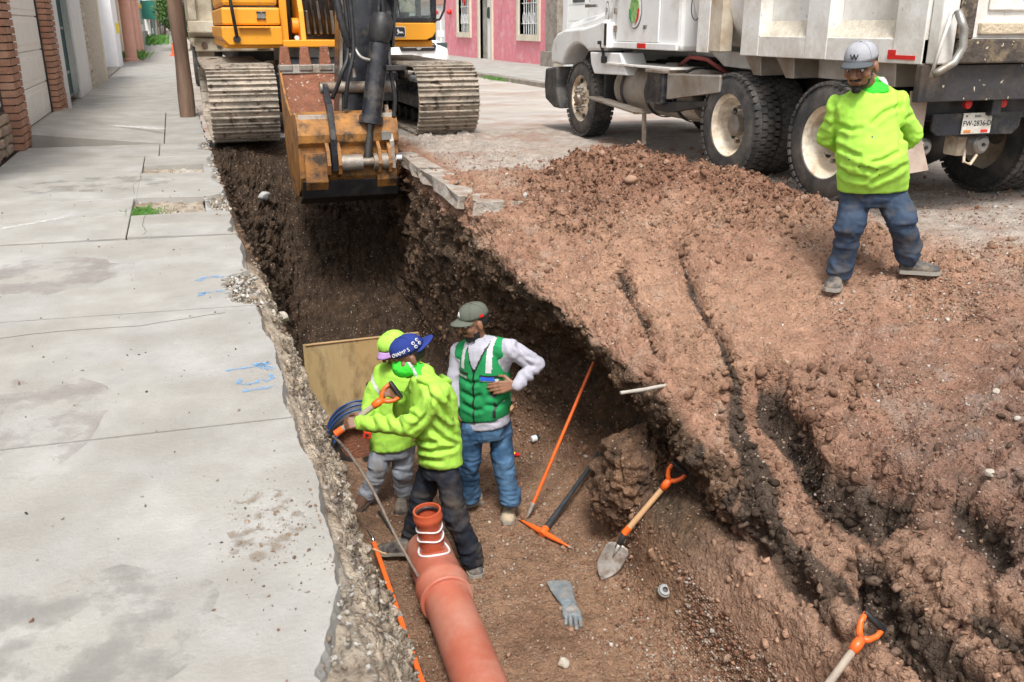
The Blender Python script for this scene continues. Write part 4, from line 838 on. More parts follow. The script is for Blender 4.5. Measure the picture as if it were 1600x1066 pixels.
# maker's badge: a leaping deer on a dark shield
def badge(cx, y, cz, s, par):
    def rr(w, h, r, n=5):
        o = []
        for (sx, sz, a0) in ((1, 1, 0), (-1, 1, 90), (-1, -1, 180), (1, -1, 270)):
            for k in range(n): a = R(a0 + 90 * k / (n - 1)); o.append((cx + sx * (w - r) + r * math.cos(a), cz + sz * (h - r) + r * math.sin(a)))
        return o
    e = B().prism(rr(s * 1.0, s * .9, s * .32), (0, .006, 0), (0, y, 0), ((1, 0, 0), (0, 0, 1))).build('badge', M['clean_white'], par)
    B().prism(rr(s * .90, s * .80, s * .27), (0, .006, 0), (0, y - .004, 0), ((1, 0, 0), (0, 0, 1))).build('badge_field', M['black'], e)
    d = [(-.62, .10), (-.50, .42), (-.55, .62), (-.40, .50), (-.36, .66), (-.28, .46), (-.18, .30), (-.10, .08), (.25, .06), (.45, .12), (.62, -.05), (.78, -.40), (.60, -.24), (.42, -.18), (.30, -.30), (.05, -.22), (-.25, -.22), (-.50, -.50), (-.72, -.42), (-.48, -.34), (-.38, -.12), (-.44, .06)]
    B().prism([(cx + x * s * .85, cz + z * s * .85) for x, z in d], (0, .006, 0), (0, y - .008, 0), ((1, 0, 0), (0, 0, 1))).build('badge_deer', M['clean_white'], e)
badge(3.0, 13.092, 1.335, .080, EX)
# boom and stick
def tilt(x, z): return x + .11 * (z - .45)
def plate(prof, x0, x1, name, m, bevel=.012, par=EX):
    b = B(); n = len(prof); lo = [(tilt(x0, z), y, z) for y, z in prof]; hi = [(tilt(x1, z), y, z) for y, z in prof]
    b.add(lo + hi, [tuple(range(n - 1, -1, -1)), tuple(range(n, 2 * n))] + [(i, (i + 1) % n, (i + 1) % n + n, i + n) for i in range(n)])
    o = b.build(name, m, par, bevel=bevel)
    bm = bmesh.new(); bm.from_mesh(o.data); bmesh.ops.recalc_face_normals(bm, faces=bm.faces); bm.to_mesh(o.data); bm.free(); return o
plate([(10.05, .0), (10.28, .06), (10.45, .5), (10.62, 1.3), (10.95, 2.4), (11.25, 3.7), (11.0, 4.1), (10.6, 3.9), (10.35, 2.4), (10.12, 1.4), (9.92, .35), (9.95, .05)], 1.60, 1.92, 'stick', M['black_gloss'])
plate([(9.96, .4), (10.14, 1.35), (10.36, 2.4), (10.5, 3.2), (10.44, 3.2), (10.28, 2.4), (10.06, 1.35), (9.90, .4)], 1.575, 1.60, 'stick_rib', M['worn_steel'], .003)
plate([(9.88, .95), (9.9, 1.55), (10.3, 1.75), (10.3, .95)], 1.93, 2.09, 'cylinder_bracket', M['black'], .03)
plate([(9.8, 1.2), (9.86, 2.6), (10.2, 2.7), (10.2, 1.2)], 1.90, 1.93, 'bracket_plate', M['black_gloss'], .008)
plate([(9.8, 1.2), (9.86, 2.6), (10.2, 2.7), (10.2, 1.2)], 2.07, 2.10, 'bracket_plate', M['black_gloss'], .008)
b = B(); b.prism([(10.7, 3.6), (11.5, 3.5), (12.6, 5.2), (13.2, 4.2), (13.6, 1.9), (14.1, 1.75), (14.0, 3.0), (13.4, 5.2), (12.7, 5.9), (11.9, 5.4)], (.5, 0, 0), (1.95, 0, 0)); o = part('boom', b, M['black_gloss'], bevel=.02)
# bucket cylinder
c0 = Vector((2.02, 9.78, 1.25)); c1 = Vector((1.86, 9.66, .44)); c2 = Vector((1.80, 9.62, .05))
cy_ = part('bucket_cylinder', B().lathe(c0, c1, [(0, .08), (.02, .105), (.9, .105), (.9, .125), (1, .125)], 24), M['black_gloss'], smooth='auto')
part('cylinder_head', B().lathe(c0 + (c0 - c1) * .35, c0, [(0, .09), (.2, .12), (.8, .12), (1, .09)], 20), M['black'], smooth='auto')
part('rod', B().cyl(c1, c2, .045, n=16), M['dark_rod'], smooth='auto'); tag(cy_, None)
bs_ = B(); bs_.cyl((1.50, 9.60, .06), (1.74, 9.60, .06), .085, n=20); bs_.cyl((1.86, 9.60, .06), (2.04, 9.60, .06), .085, n=20); bs_.cyl((1.42, 9.60, .06), (2.12, 9.60, .06), .045, n=16)
part('link_pin', bs_, M['worn_steel'], smooth='auto')
part('pin_end', B().cyl((2.10, 9.60, .08), (2.16, 9.60, .08), .055, n=14), M['chrome'], smooth='auto')
def strap(x0, x1, pts, w, name, m=M['worn_steel']):
    b = B(); 
    pr = []
    for i, (y, z) in enumerate(pts):
        a = pts[max(i - 1, 0)]; c = pts[min(i + 1, len(pts) - 1)]; d = math.hypot(c[0] - a[0], c[1] - a[1]); pr.append(((c[1] - a[1]) / d * w, -(c[0] - a[0]) / d * w))
    o_ = [(p[0] + q[0], p[1] + q[1]) for p, q in zip(pts, pr)] + [(p[0] - q[0], p[1] - q[1]) for p, q in list(zip(pts, pr))[::-1]]
    b.prism(o_, (x1 - x0, 0, 0), (x0, 0, 0)); return part(name, b, m, bevel=.008)
strap(1.42, 1.48, [(9.60, -.02), (9.60, .3), (9.72, .62), (9.95, .80)], .06, 'link_arm', M['black_gloss']); strap(2.04, 2.09, [(9.58, -.02), (9.62, .25), (9.85, .6)], .05, 'link_arm')
part('link_pin', B().cyl((1.40, 9.95, .8), (2.2, 9.95, .8), .06, n=16), M['worn_steel'], smooth='auto')
# hoses down the stick
def hose(pts, r=.02, ribs=False, name='hose', m=None):
    P_ = []; pts = [Vector(p) for p in pts]
    for i in range(len(pts) - 1):
        p0, p1, p2, p3 = pts[max(i - 1, 0)], pts[i], pts[i + 1], pts[min(i + 2, len(pts) - 1)]
        for t in np.linspace(0, 1, 8, endpoint=False): P_.append(.5 * ((2 * p1) + (p2 - p0) * t + (2 * p0 - 5 * p1 + 4 * p2 - p3) * t * t + (3 * p1 - 3 * p2 + p3 - p0) * t ** 3))
    P_.append(pts[-1]); rr_ = [r * (1.25 if ribs and k % 2 else 1) for k in range(len(P_))]
    return part(name, B().tube(P_, rr_, 8), m or M['black'], smooth=True)
hose([(1.62, 10.0, 2.6), (1.60, 9.85, 1.9), (1.64, 9.78, 1.45), (1.72, 9.8, 1.2)], .035, True)
hose([(1.75, 9.9, 2.6), (1.74, 9.8, 1.8), (1.74, 9.74, 1.2), (1.66, 9.7, .9), (1.62, 9.75, .6)], .022)
hose([(1.68, 9.95, 2.2), (1.70, 9.8, 1.25), (1.60, 9.72, .95), (1.50, 9.8, .7)], .022)
hose([(1.74, 9.8, 1.25), (1.80, 9.72, 1.12), (1.90, 9.70, 1.08)], .018, m=M['grey_metal'], name='steel_pipe')
hose([(2.08, 9.95, 1.9), (2.11, 9.8, 1.3), (2.11, 9.72, 1.0), (2.14, 9.7, .7), (2.12, 9.7, .5)], .022)
hose([(2.04, 9.9, 2.6), (2.07, 9.85, 1.9), (2.10, 9.85, 1.35), (2.08, 9.85, 1.1)], .026, True)
for z in (1.15, 1.0): part('hose_fitting', B().cyl((1.72, 9.77, z), (1.73, 9.76, z - .09), .032, n=12), M['grey_metal'], smooth='auto')
bx('hose_clamp', (2.05, 9.62, .98), (2.26, 9.72, 1.03), M['black'], bevel=.005)
# bucket: curled under, back plate to the viewer, teeth up on the far side
BX0, BX1 = 1.12, 2.13
prof = [(9.86, .52), (9.76, .50), (9.66, .42), (9.62, .30), (9.63, .22), (9.68, .17), (9.68, -.14), (9.76, -.28), (9.95, -.38), (10.25, -.42), (10.55, -.34), (10.80, -.10), (10.95, .25), (11.0, .60), (11.02, .93)]
inner = [(y + (10.2 - y) * .045, z + (.35 - z) * .06 + (0 if z > -.2 else .02)) for y, z in prof]
sh = B(); rings = []
bk = root('bucket', (1.63, 10.2, 0)); bk.parent = EX; bk.matrix_parent_inverse = Matrix.Translation(-EX.location); BKZ = 1
sh.prism(prof[:15] + inner[::-1], (BX1 - BX0, 0, 0), (BX0, 0, 0)); o = sh.build('bucket_shell', M['orange_worn'], bk, bevel=.006)
for x in (BX0 - .02, BX1 - .005):
    o = B().prism([(9.83, .50)] + prof[1:] + [(10.6, .60), (10.2, .46)], (.025, 0, 0), (x, 0, 0)).build('side_plate', M['orange_worn'], bk, bevel=.005)
bk.location.z += .05
# soil still stuck inside
n = 26; gy_ = np.linspace(0, 1, n); P_ = np.zeros((n, 20, 3))
for i, t in enumerate(gy_):
    y = 9.95 + (10.98 - 9.95) * t; z = .36 * (1 - t) ** 3 - .05 * math.sin(t * 3.1) + .92 * t ** 2.6
    for j in range(20): P_[i, j] = (BX0 + .01 + (BX1 - BX0 - .02) * j / 19, y, z)
q = P_.reshape(-1, 3); q[:, 2] += fbm(q, 5, 3, 77) * .05; q[:, 1] -= .03
link('stuck_soil', grid_mesh('stuck_soil', P_), M['red_dirt'], bk, smooth=True)
B().prism([(10.93, .90), (11.05, .90), (11.05, 1.0), (10.95, 1.0)], (BX1 - BX0, 0, 0), (BX0, 0, 0)).build('cutting_lip', M['worn_steel'], bk, bevel=.01)
for k in range(5):
    x = BX0 + .055 + k * (BX1 - BX0 - .11) / 4
    B().add([(x - .07, 10.93, .96), (x + .07, 10.93, .96), (x + .07, 11.07, .96), (x - .07, 11.07, .96), (x - .045, 10.97, 1.20), (x + .045, 10.97, 1.20), (x + .045, 11.03, 1.20), (x - .045, 11.03, 1.20)], [(0, 3, 2, 1), (4, 5, 6, 7), (0, 1, 5, 4), (1, 2, 6, 5), (2, 3, 7, 6), (3, 0, 4, 7)]).build('tooth', M['red_dirt'], bk, bevel=.02)
    B().box((x - .075, 10.92, .93), (x + .075, 11.08, 1.0)).build('tooth_adapter', M['worn_steel'], bk, bevel=.012)
# wear plates and ears on the back
for x0, x1 in ((BX0 + .03, 1.38), (1.90, BX1 - .02)): B().prism([(9.625, .17), (9.672, .165), (9.672, -.14), (9.72, -.26), (9.69, -.27), (9.60, -.13)], (x1 - x0, 0, 0), (x0, 0, 0)).build('wear_plate', M['orange_worn'], bk, bevel=.006)
B().prism([(9.61, -.12), (9.66, -.12), (9.75, -.27), (9.95, -.385), (9.95, -.41), (9.70, -.31)], (BX1 - BX0 + .01, 0, 0), (BX0 - .005, 0, 0)).build('bottom_wear_plate', M['black'], bk, bevel=.006)
B().prism([(9.70, .49), (9.90, .51), (9.92, .54), (9.72, .55)], (.32, 0, 0), (BX0, 0, 0)).build('top_rim', M['worn_steel'], bk, bevel=.01); B().prism([(9.70, .49), (9.90, .51), (9.92, .54), (9.72, .55)], (.22, 0, 0), (BX1 - .22, 0, 0)).build('top_rim', M['worn_steel'], bk, bevel=.01)
for x in (1.385, 1.50, 2.03, 1.92): B().prism([(9.90, .50), (9.55, .20), (9.50, .05), (9.55, -.05), (9.70, -.10), (9.70, .30), (9.85, .46)], (.035, 0, 0), (x - .018, 0, 0)).build('bucket_ear', M['orange_worn'], bk, bevel=.006)
e_ = B().box((1.96, 9.585, .28), (2.06, 9.625, .37)).build('number_plate', M['grey_metal'], bk, bevel=.004)
# ------------------------------------------------------------------ cream dump truck behind the excavator
DT = root('dump_truck', (1.4, 19, 0), 'cream dump truck with a muddy tailgate parked behind the excavator', 'truck')
cm = mat('cream_mud', (.62, .55, .42), .7, var=.12, vs=3, bump=.3, bs=20, dirt=(.25, .17, .10), damt=.42, ds=2.2, dsharp=.15)
bx('tailgate', (.30, 17.8, 1.46), (2.75, 17.95, 3.4), cm, DT, .03); bx('dump_box', (.34, 17.95, 1.5), (2.7, 23.4, 3.4), cm, DT, .03)
for x in (.30, 1.0, 1.9, 2.6): bx('gate_rib', (x, 17.68, 1.50), (x + .14, 17.8, 3.4), cm, DT, .02)
B().prism([(17.62, 1.30), (17.85, 1.20), (17.9, 1.48), (17.66, 1.5)], (2.5, 0, 0), (.28, 0, 0)).build('gate_bottom_rail', cm, DT, bevel=.02)
bx('rear_beam', (.36, 17.75, .98), (2.5, 17.95, 1.2), cm, DT, .02)
for x in (.52, .78, 2.0, 2.3): part('bolt_hole', B().cyl((x, 17.73, 1.09), (x, 17.76, 1.09), .055, n=16), M['bark'], DT)
bx('hinge_block', (1.42, 17.6, 1.02), (1.62, 17.75, 1.32), cm, DT, .02)
for x in (.40, 2.2): bx('mud_flap', (x, 17.9, .32), (x + .28, 17.93, .98), cm, DT, .005); bx('flap_end', (x, 17.88, .2), (x + .3, 17.95, .34), M['black'], DT, .005)
for y in (19, 20.3, 24.6):
    for x in (.42, 2.15): part('wheel', B().lathe((x, y, .5), (x + .45, y, .5), [(0, .3), (.02, .46), (.15, .5), (.85, .5), (.98, .46), (1, .3)], 28), M['rubber'], DT, smooth='auto')
bx('chassis', (1.1, 18, .75), (1.9, 26, 1.0), M['black'], DT); bx('cab', (.4, 23.7, .9), (2.6, 26.2, 3.0), cm, DT, .15)
# ------------------------------------------------------------------ white pickup-like car behind
SU = root('parked_car', tuple(aty(655, 90, 25.5) * Vector((1, 1, 0)) if False else (7.0, 25.5, 0)), 'white car with chrome and black grille parked behind the excavator', 'car')
cx_ = aty(652, 70, 24.6).x; W = .92
secs = []                          # (y, half width, z low, z high)
for (y, w, z0, z1) in [(24.55, .70, .35, .80), (24.62, .86, .25, .98), (24.9, .92, .22, 1.06), (25.7, .94, .22, 1.14), (25.9, .94, .22, 1.2), (26.4, .90, .22, 1.62), (26.8, .88, .22, 1.74), (28.0, .88, .22, 1.76), (28.9, .90, .25, 1.68), (29.2, .88, .3, 1.2), (29.3, .8, .4, 1.0)]:
    ring = []
    for k in range(20):
        a = 2 * math.pi * k / 20; c_, s2 = math.cos(a), math.sin(a); e = .55
        xx = w * math.copysign(abs(c_) ** e, c_); zz_ = (z0 + z1) / 2 + (z1 - z0) / 2 * math.copysign(abs(s2) ** e, s2)
        if zz_ > 1.1: xx *= 1 - (zz_ - 1.1) * .28
        ring.append((cx_ + xx, y, zz_))
    secs.append(ring)
SU.location = (cx_, 26, 0)
B().sweep(secs).build('body', M['white_paint'], SU, smooth=True)
B().prism([(cx_ - .45, .78), (cx_ + .45, .78), (cx_ + .50, .90), (cx_ + .44, .99), (cx_ - .44, .99), (cx_ - .50, .90)], (0, .1, 0), (0, 24.5, 0), ((1, 0, 0), (0, 0, 1))).build('grille', M['black'], SU, bevel=.01)
for z in (.86, .93): bx('grille_bar', (cx_ - .42, 24.46, z), (cx_ + .42, 24.5, z + .025), M['chrome'], SU, .004)
part('emblem', B().lathe((cx_, 24.43, .895), (cx_, 24.5, .895), [(0, .08), (1, .09)], 20), M['chrome'], SU)
for s_x in (-1, 1): part('headlight', B().obox((cx_ + s_x * .68, 24.66, .92), (.15, 0, 0), (0, .05, 0), (0, 0, .07)), M['glass_dark'], SU, .02)
B().prism([(25.88, 1.17), (26.38, 1.58), (26.34, 1.62), (25.82, 1.19)], (1.4, 0, 0), (cx_ - .7, 0, 0)).build('windscreen', M['glass_dark'], SU)
for s_x in (-1, 1):
    for y in (25.3, 28.3): part('wheel', B().lathe((cx_ + s_x * .74, y, .34), (cx_ + s_x * .96, y, .34), [(0, .2), (.05, .33), (.9, .34), (1, .24)], 24), M['rubber'], SU, smooth='auto')
    bx('wing_mirror', (cx_ + s_x * .95, 26.0, 1.1), (cx_ + s_x * 1.15, 26.12, 1.28), M['white_paint'], SU, .03)
# ------------------------------------------------------------------ white dump truck at the kerbside of the road
TR = root('dump_truck', (6.1, 8.9, 0), 'dirty white dump truck standing behind the red spoil heap', 'truck')
def tx(name, a, c, m, par=TR, bevel=.01, **k): return B().box(a, c).build(name, m, par, bevel=bevel, **k)
def text(s, name, size, M_, m, par, ext=.002):
    cu = bpy.data.curves.new(name, 'FONT'); cu.body = s; cu.size = size; cu.extrude = ext; cu.align_x = 'CENTER'; cu.align_y = 'CENTER'; cu.resolution_u = 2
    o = bpy.data.objects.new('t', cu); COL.objects.link(o); dg = bpy.context.evaluated_depsgraph_get(); me = bpy.data.meshes.new_from_object(o.evaluated_get(dg)); bpy.data.objects.remove(o)
    me.transform(M_); me.name = name; me.materials.clear(); return link(name, me, m, par)
def basis(origin, xd, yd):
    x = Vector(xd).normalized(); z = x.cross(Vector(yd)).normalized(); y = z.cross(x); return Matrix.Translation(origin) @ Matrix((x, y, z)).transposed().to_4x4()
# wheels
def tyre(par, x0, x1, y, r, zc):
    s = 1 if x1 > x0 else -1; w = abs(x1 - x0); b = B()
    pr = [(.0, .60 * r), (.0, .72 * r), (.03, .86 * r), (.10, .945 * r), (.16, .975 * r), (.84, .975 * r), (.90, .945 * r), (.97, .86 * r), (1, .72 * r), (1, .60 * r)]
    b.lathe((x0, y, zc), (x1, y, zc), pr, 56, False); b.lathe((x0, y, zc), (x1, y, zc), [(0, .60 * r), (1, .60 * r)], 56, False)
    t = b.build('tyre', M['rubber'], par, smooth=True)
    tb = B(); n = 44                                              # tread blocks
    for k in range(n):
        a = 2 * math.pi * k / n
        for j, (u0, u1, sh) in enumerate([(.01, .22, 0), (.27, .48, .5), (.52, .73, 0), (.78, .99, .5)]):
            aa = a + sh * 2 * math.pi / n; rad = Vector((0, math.cos(aa), math.sin(aa))); tan = Vector((0, -math.sin(aa), math.cos(aa))); ed = j in (0, 3)
            c = Vector((x0 + (x1 - x0) * (u0 + u1) / 2, y, zc)) + rad * (r * (.955 if ed else .972))
            tb.obox(c, (w * (u1 - u0) / 2, 0, 0), tan * (math.pi * r / n * .66), rad * (r * .028))
    tb.build('tread', M['rubber'], t, kind='stuff')
    return t
def wheel(x0, w, y, r, kind, zc=None):
    zc = zc or r; wh = root('wheel', (x0, y, zc)); wh.parent = TR; wh.matrix_parent_inverse = Matrix.Translation(-TR.location)
    tyre(wh, x0, x0 + w, y, r, zc); R0 = .60 * r
    if kind == 'dish':
        rim = B().lathe((x0 + .012, y, zc), (x0 + .30, y, zc), [(0, R0), (0, R0 * .97), (.06, R0 * .93), (.12, R0 * .86), (.55, R0 * .80), (.62, R0 * .74), (.62, R0 * .30)], 48, False).build('rim', M['rim'], wh, smooth='auto')
        h = B(); h.lathe((x0 + .19, y, zc), (x0 + .06, y, zc), [(0, R0 * .46), (.25, R0 * .45), (.4, R0 * .36), (.9, R0 * .34), (1, R0 * .25)], 28); h.build('hub', M['grey_metal'], wh, smooth='auto')
        nb = B()
        for k in range(10): a = 2 * math.pi * k / 10; p = Vector((x0 + .19, y + R0 * .58 * math.cos(a), zc + R0 * .58 * math.sin(a))); nb.cyl(p, p - Vector((.045, 0, 0)), .02, n=6)
        nb.build('wheel_nuts', M['grey_metal'], wh, kind='stuff')
        hb = B()
        for k in range(5): a = 2 * math.pi * (k + .5) / 5; p = Vector((x0 + .186, y + R0 * .63 * math.cos(a), zc + R0 * .63 * math.sin(a))); hb.cyl(p, p - Vector((.004, 0, 0)), .042, n=16)
        hb.build('hand_holes', M['black'], wh, kind='stuff')
    elif kind == 'front':
        B().lathe((x0 + .012, y, zc), (x0 + .12, y, zc), [(0, R0), (0, R0 * .95), (.6, R0 * .88), (.8, R0 * .84), (.5, R0 * .74), (.15, R0 * .60), (.1, R0 * .3)], 48, False).build('rim', M['rim'], wh, smooth='auto')
        h = B(); h.lathe((x0 + .03, y, zc), (x0 - .06, y, zc), [(0, R0 * .34), (.5, R0 * .32), (.6, R0 * .24), (1, R0 * .2)], 24); h.build('hub', M['worn_steel'], wh, smooth='auto')
        nb = B()
        for k in range(10): a = 2 * math.pi * k / 10; p = Vector((x0 + .03, y + R0 * .48 * math.cos(a), zc + R0 * .48 * math.sin(a))); nb.cyl(p, p - Vector((.06, 0, 0)), .022, .014, n=8)
        nb.build('wheel_nuts', M['grey_metal'], wh, kind='stuff')
        hb = B()
        for k in range(6): a = 2 * math.pi * (k + .3) / 6; p = Vector((x0 + .052, y + R0 * .76 * math.cos(a), zc + R0 * .76 * math.sin(a))); hb.cyl(p, p - Vector((.02, 0, 0)), .030, n=14)
        hb.build('hand_holes', M['black'], wh, kind='stuff')
    else:
        B().lathe((x0 + .1, y, zc), (x0 + .2, y, zc), [(0, R0), (1, R0 * .3)], 40, False).build('rim', M['rim'], wh, smooth='auto')
    return wh
RR = .50
for y in (6.33, 7.80):
    wheel(5.0, .27, y, RR, 'dish'); wheel(5.31, .27, y, RR, 'in'); wheel(6.66, .27, y, RR, 'in'); wheel(6.97, .27, y, RR, 'in')
wheel(5.04, .28, 11.45, .50, 'front'); wheel(6.95, .28, 11.45, .50, 'in')
# chassis, axles, brake chambers
for x in (5.72, 6.42): tx('chassis_rail', (x, 5.35, .78), (x + .09, 12.2, 1.02), M['black'])
for y in (6.33, 7.80):
    tx('rear_axle', (5.55, y - .09, RR - .1), (6.7, y + .09, RR + .1), M['black'], bevel=.03)
    B().lathe((6.02, y - .28, RR), (6.02, y + .25, RR), [(0, .07), (.12, .16), (.45, .24), (.7, .2), (1, .08)], 24).build('differential', M['black'], TR, smooth='auto')
tx('front_axle', (5.3, 11.42, .45), (7.0, 11.6, .6), M['black']); tx('spring', (5.7, 10.9, .62), (5.8, 12.2, .72), M['black'])
bc = M['grey_metal']
for x, z, r in ((5.30, .545, .075), (5.86, .545, .082)):
    B().lathe((x, 5.72, z), (x - .01, 5.50, z), [(0, r * .9), (.35, r), (.4, r * 1.15), (.48, r * 1.15), (.55, r), (.9, r * .9), (1, r * .6)], 28).build('brake_chamber', bc, TR, smooth='auto')
    B().cyl((x - .01, 5.503, z), (x - .01, 5.49, z), .014, n=10).build('chamber_plug', M['black'], TR)
tx('chamber_bracket', (5.70, 5.6, .45), (5.8, 5.75, .60), M['rim'], bevel=.015); B().tube([(5.72, 5.55, .5), (5.68, 5.5, .42), (5.75, 5.5, .40), (5.8, 5.5, .47)], .012, 6).build('air_line', M['rim'], TR)
# fuel tank, steps, battery box
B().lathe((5.34, 10.55, .70), (5.34, 8.62, .70), [(0, .19), (.012, .25), (.04, .275), (.96, .275), (.988, .25), (1, .19)], 40).build('fuel_tank', M['tank'], TR, smooth='auto')
for y in (10.25, 9.62, 8.95):
    b = B(); ring = [Vector((5.34 + .282 * math.cos(t), y, .70 + .282 * math.sin(t))) for t in np.linspace(0, 6.283, 36)]
    b.sweep([[p + Vector((0, -.025, 0)) for p in ring], [p + Vector((0, .025, 0)) for p in ring]], False, False); o = b.build('tank_strap', M['black'], TR); so_ = o.modifiers.new('s', 'SOLIDIFY'); so_.thickness = .012
tx('top_step', (5.0, 8.98, .965), (5.42, 10.62, .99), M['white_dirty'], bevel=.004); B().prism([(5.25, .99), (5.45, .99), (5.42, 1.02), (5.3, 1.02)], (0, .25, 0), (0, 9.35, 0), ((1, 0, 0), (0, 0, 1))).build('tank_cap', M['tank'], TR, bevel=.01)
B().bar((5.02, 10.95, .55), (5.0, 9.55, .47), .20, .025).build('lower_step', M['worn_steel'], TR, bevel=.004)
B().prism([(9.56, .47), (9.47, .47), (9.45, .13), (9.53, .13)], (.012, 0, 0), (4.99, 0, 0)).build('step_strut', M['worn_steel'], TR)
tx('battery_box', (4.93, 9.02, .60), (5.28, 9.38, .95), M['black_gloss'], bevel=.025); tx('box_lid', (4.92, 9.0, .93), (5.30, 9.40, .965), M['worn_steel'], bevel=.008)
B().prism([(9.0, .66), (9.0, .93), (7.95, .96), (7.95, .80), (8.4, .74)], (.3, 0, 0), (4.98, 0, 0)).build('side_box', M['tank'], TR, bevel=.012)
B().prism([(9.0, .52), (9.3, .52), (9.3, .61), (8.2, .70), (8.15, .66)], (.26, 0, 0), (5.0, 0, 0)).build('box_bracket', M['black'], TR, bevel=.01)
B().tube([(5.3, 9.3, 1.0), (5.25, 9.0, 1.1), (5.28, 8.7, 1.08), (5.4, 8.5, .95)], .022, 8).build('air_hose', mat('red_hose', (.25, .05, .04), .6), TR, smooth=True)
tx('gearbox', (5.85, 9.2, .55), (6.4, 11.8, 1.05), M['black'], bevel=.05)
# bonnet, wing and cab
WP = M['white_paint']
def wing(xo, xi, par):             # wheel arch with a flat top, as an outline extruded towards the middle
    out = [(12.45, .92), (12.46, 1.10), (12.40, 1.22), (12.25, 1.32), (12.0, 1.37), (11.6, 1.385), (11.3, 1.40), (11.0, 1.44), (10.8, 1.48), (10.66, 1.50), (10.62, 1.10), (10.95, 1.10)]
    arch = [(11.52 + .66 * math.cos(a), .55 + .66 * math.sin(a)) for a in np.linspace(R(38), R(146), 16)]
    o = B().prism(out[:10] + [(10.66, 1.12), (11.08, 1.12)] + [(11.52 - .66 * math.cos(a), .55 + .64 * math.sin(a)) for a in np.linspace(R(60), R(146), 14)], (xi - xo, 0, 0), (xo, 0, 0)).build('front_wing', WP, par, bevel=.035); return o
wing(5.02, 5.60, TR); wing(7.24, 6.70, TR)
B().prism([(12.15, .95), (12.15, 1.55), (12.05, 1.8), (11.6, 1.92), (10.6, 2.02), (10.6, 1.0), (11.1, 1.0), (11.1, 1.25), (12.0, 1.25)], (1.5, 0, 0), (5.40, 0, 0)).build('bonnet', WP, TR, bevel=.09)
B().prism([(12.2, 1.30), (12.05, 1.46), (11.2, 1.56), (10.7, 1.66), (10.7, 1.38), (11.5, 1.34)], (.34, 0, 0), (5.12, 0, 0)).build('bonnet_flare', WP, TR, bevel=.08)
tx('radiator_grille', (5.6, 12.14, .9), (6.7, 12.22, 1.6), M['black'], bevel=.03)
B().prism([(11.12, 1.10), (11.08, .95), (10.98, .84), (10.05, .86), (10.25, 1.11)], (.32, 0, 0), (5.02, 0, 0)).build('rear_wing_skirt', WP, TR, bevel=.015)
B().prism([(12.62, .42), (12.66, .62), (12.62, .84), (12.2, .88), (12.2, .60), (12.05, .32), (12.3, .32)], (2.3, 0, 0), (5.0, 0, 0)).build('bumper', M['tank'], TR, bevel=.03).data.materials[0] = M['rubber']
tx('wing_underside', (5.35, 10.9, .62), (5.55, 12.2, 1.25), M['black']); tx('mud_apron', (5.06, 10.72, .55), (5.5, 10.76, 1.08), M['black'], bevel=.004)
cabp = [(10.62, 1.16), (10.62, 2.02), (10.3, 2.75), (8.95, 2.80), (8.9, 1.16)]
B().prism(cabp, (2.16, 0, 0), (5.06, 0, 0)).build('cab', WP, TR, bevel=.05)
dr = B().prism([(10.40, 1.24), (10.40, 2.0), (10.2, 2.05), (9.35, 2.05), (9.35, 1.24)], (.02, 0, 0), (5.035, 0, 0)).build('door', WP, TR, bevel=.012)
tx('side_window', (5.028, 9.45, 2.1), (5.05, 10.1, 2.6), M['glass_dark']); tx('windscreen', (5.3, 10.5, 2.1), (7.0, 10.56, 2.65), M['glass_dark'])
tx('door_handle', (5.02, 9.42, 1.80), (5.035, 9.56, 1.84), M['black'], dr, .004); tx('sill', (5.02, 8.92, 1.165), (5.06, 10.6, 1.235), WP, bevel=.008)
for z in (1.35, 1.55, 1.75): tx('door_hinge', (5.01, 10.40, z), (5.05, 10.44, z + .07), M['worn_steel'], bevel=.004)
tx('air_intake', (4.94, 10.46, 1.16), (5.06, 10.62, 1.46), WP, bevel=.012); tx('intake_slots', (4.935, 10.475, 1.19), (4.945, 10.535, 1.44), M['black'], bevel=0)
B().tube([(4.99, 10.74, 1.22), (5.0, 10.68, 1.1), (4.99, 10.66, 1.02)], .018, 8).build('bonnet_latch', M['black'], TR); tx('latch_head', (4.97, 10.72, 1.20), (5.02, 10.8, 1.24), M['black'], bevel=.006); tx('latch_foot', (4.97, 10.6, .98), (5.02, 10.68, 1.06), M['black'], bevel=.006)
tx('side_reflector', (5.01, 9.60, 1.175), (5.02, 9.80, 1.23), M['red'], bevel=0)
def oval(name, x, y, z, ry, rz, m, par, th=.004, n=36): return B().prism([(y + ry * math.cos(t), z + rz * math.sin(t)) for t in np.linspace(0, 2 * math.pi, n + 1)[:-1]], (-th, 0, 0), (x, 0, 0)).build(name, m, par)
gm1 = mat('seal_green', (.10, .32, .05), .5, col2=(.4, .55, .25), vs=30); dkb = mat('seal_ring', (.08, .09, .12), .5)
e = oval('door_seal', 5.032, 9.92, 1.585, .165, .20, dkb, TR); oval('seal_border', 5.027, 9.92, 1.585, .155, .19, WP, e); oval('seal_field', 5.022, 9.92, 1.60, .115, .15, gm1, e)
B().prism([(9.92 - .03, 1.42), (9.92 - .11, 1.50), (9.92 - .125, 1.60), (9.92 - .095, 1.60), (9.92 - .07, 1.50)], (-.004, 0, 0), (5.018, 0, 0)).build('seal_ribbon_red', M['red'], e)
B().prism([(9.92 + .03, 1.42), (9.92 + .11, 1.50), (9.92 + .125, 1.60), (9.92 + .095, 1.60), (9.92 + .07, 1.50)], (-.004, 0, 0), (5.018, 0, 0)).build('seal_ribbon_green', mat('ribbon_green', (.02, .25, .06), .5), e)
MV = basis(Vector((5.026, 9.80, 1.43)), (0, 0, 1), (0, 1, 0))
text('207', 'door_number', .06, basis(Vector((5.026, 9.66, 1.40)), (0, -1, 0), (0, 0, 1)), M['black'], TR)
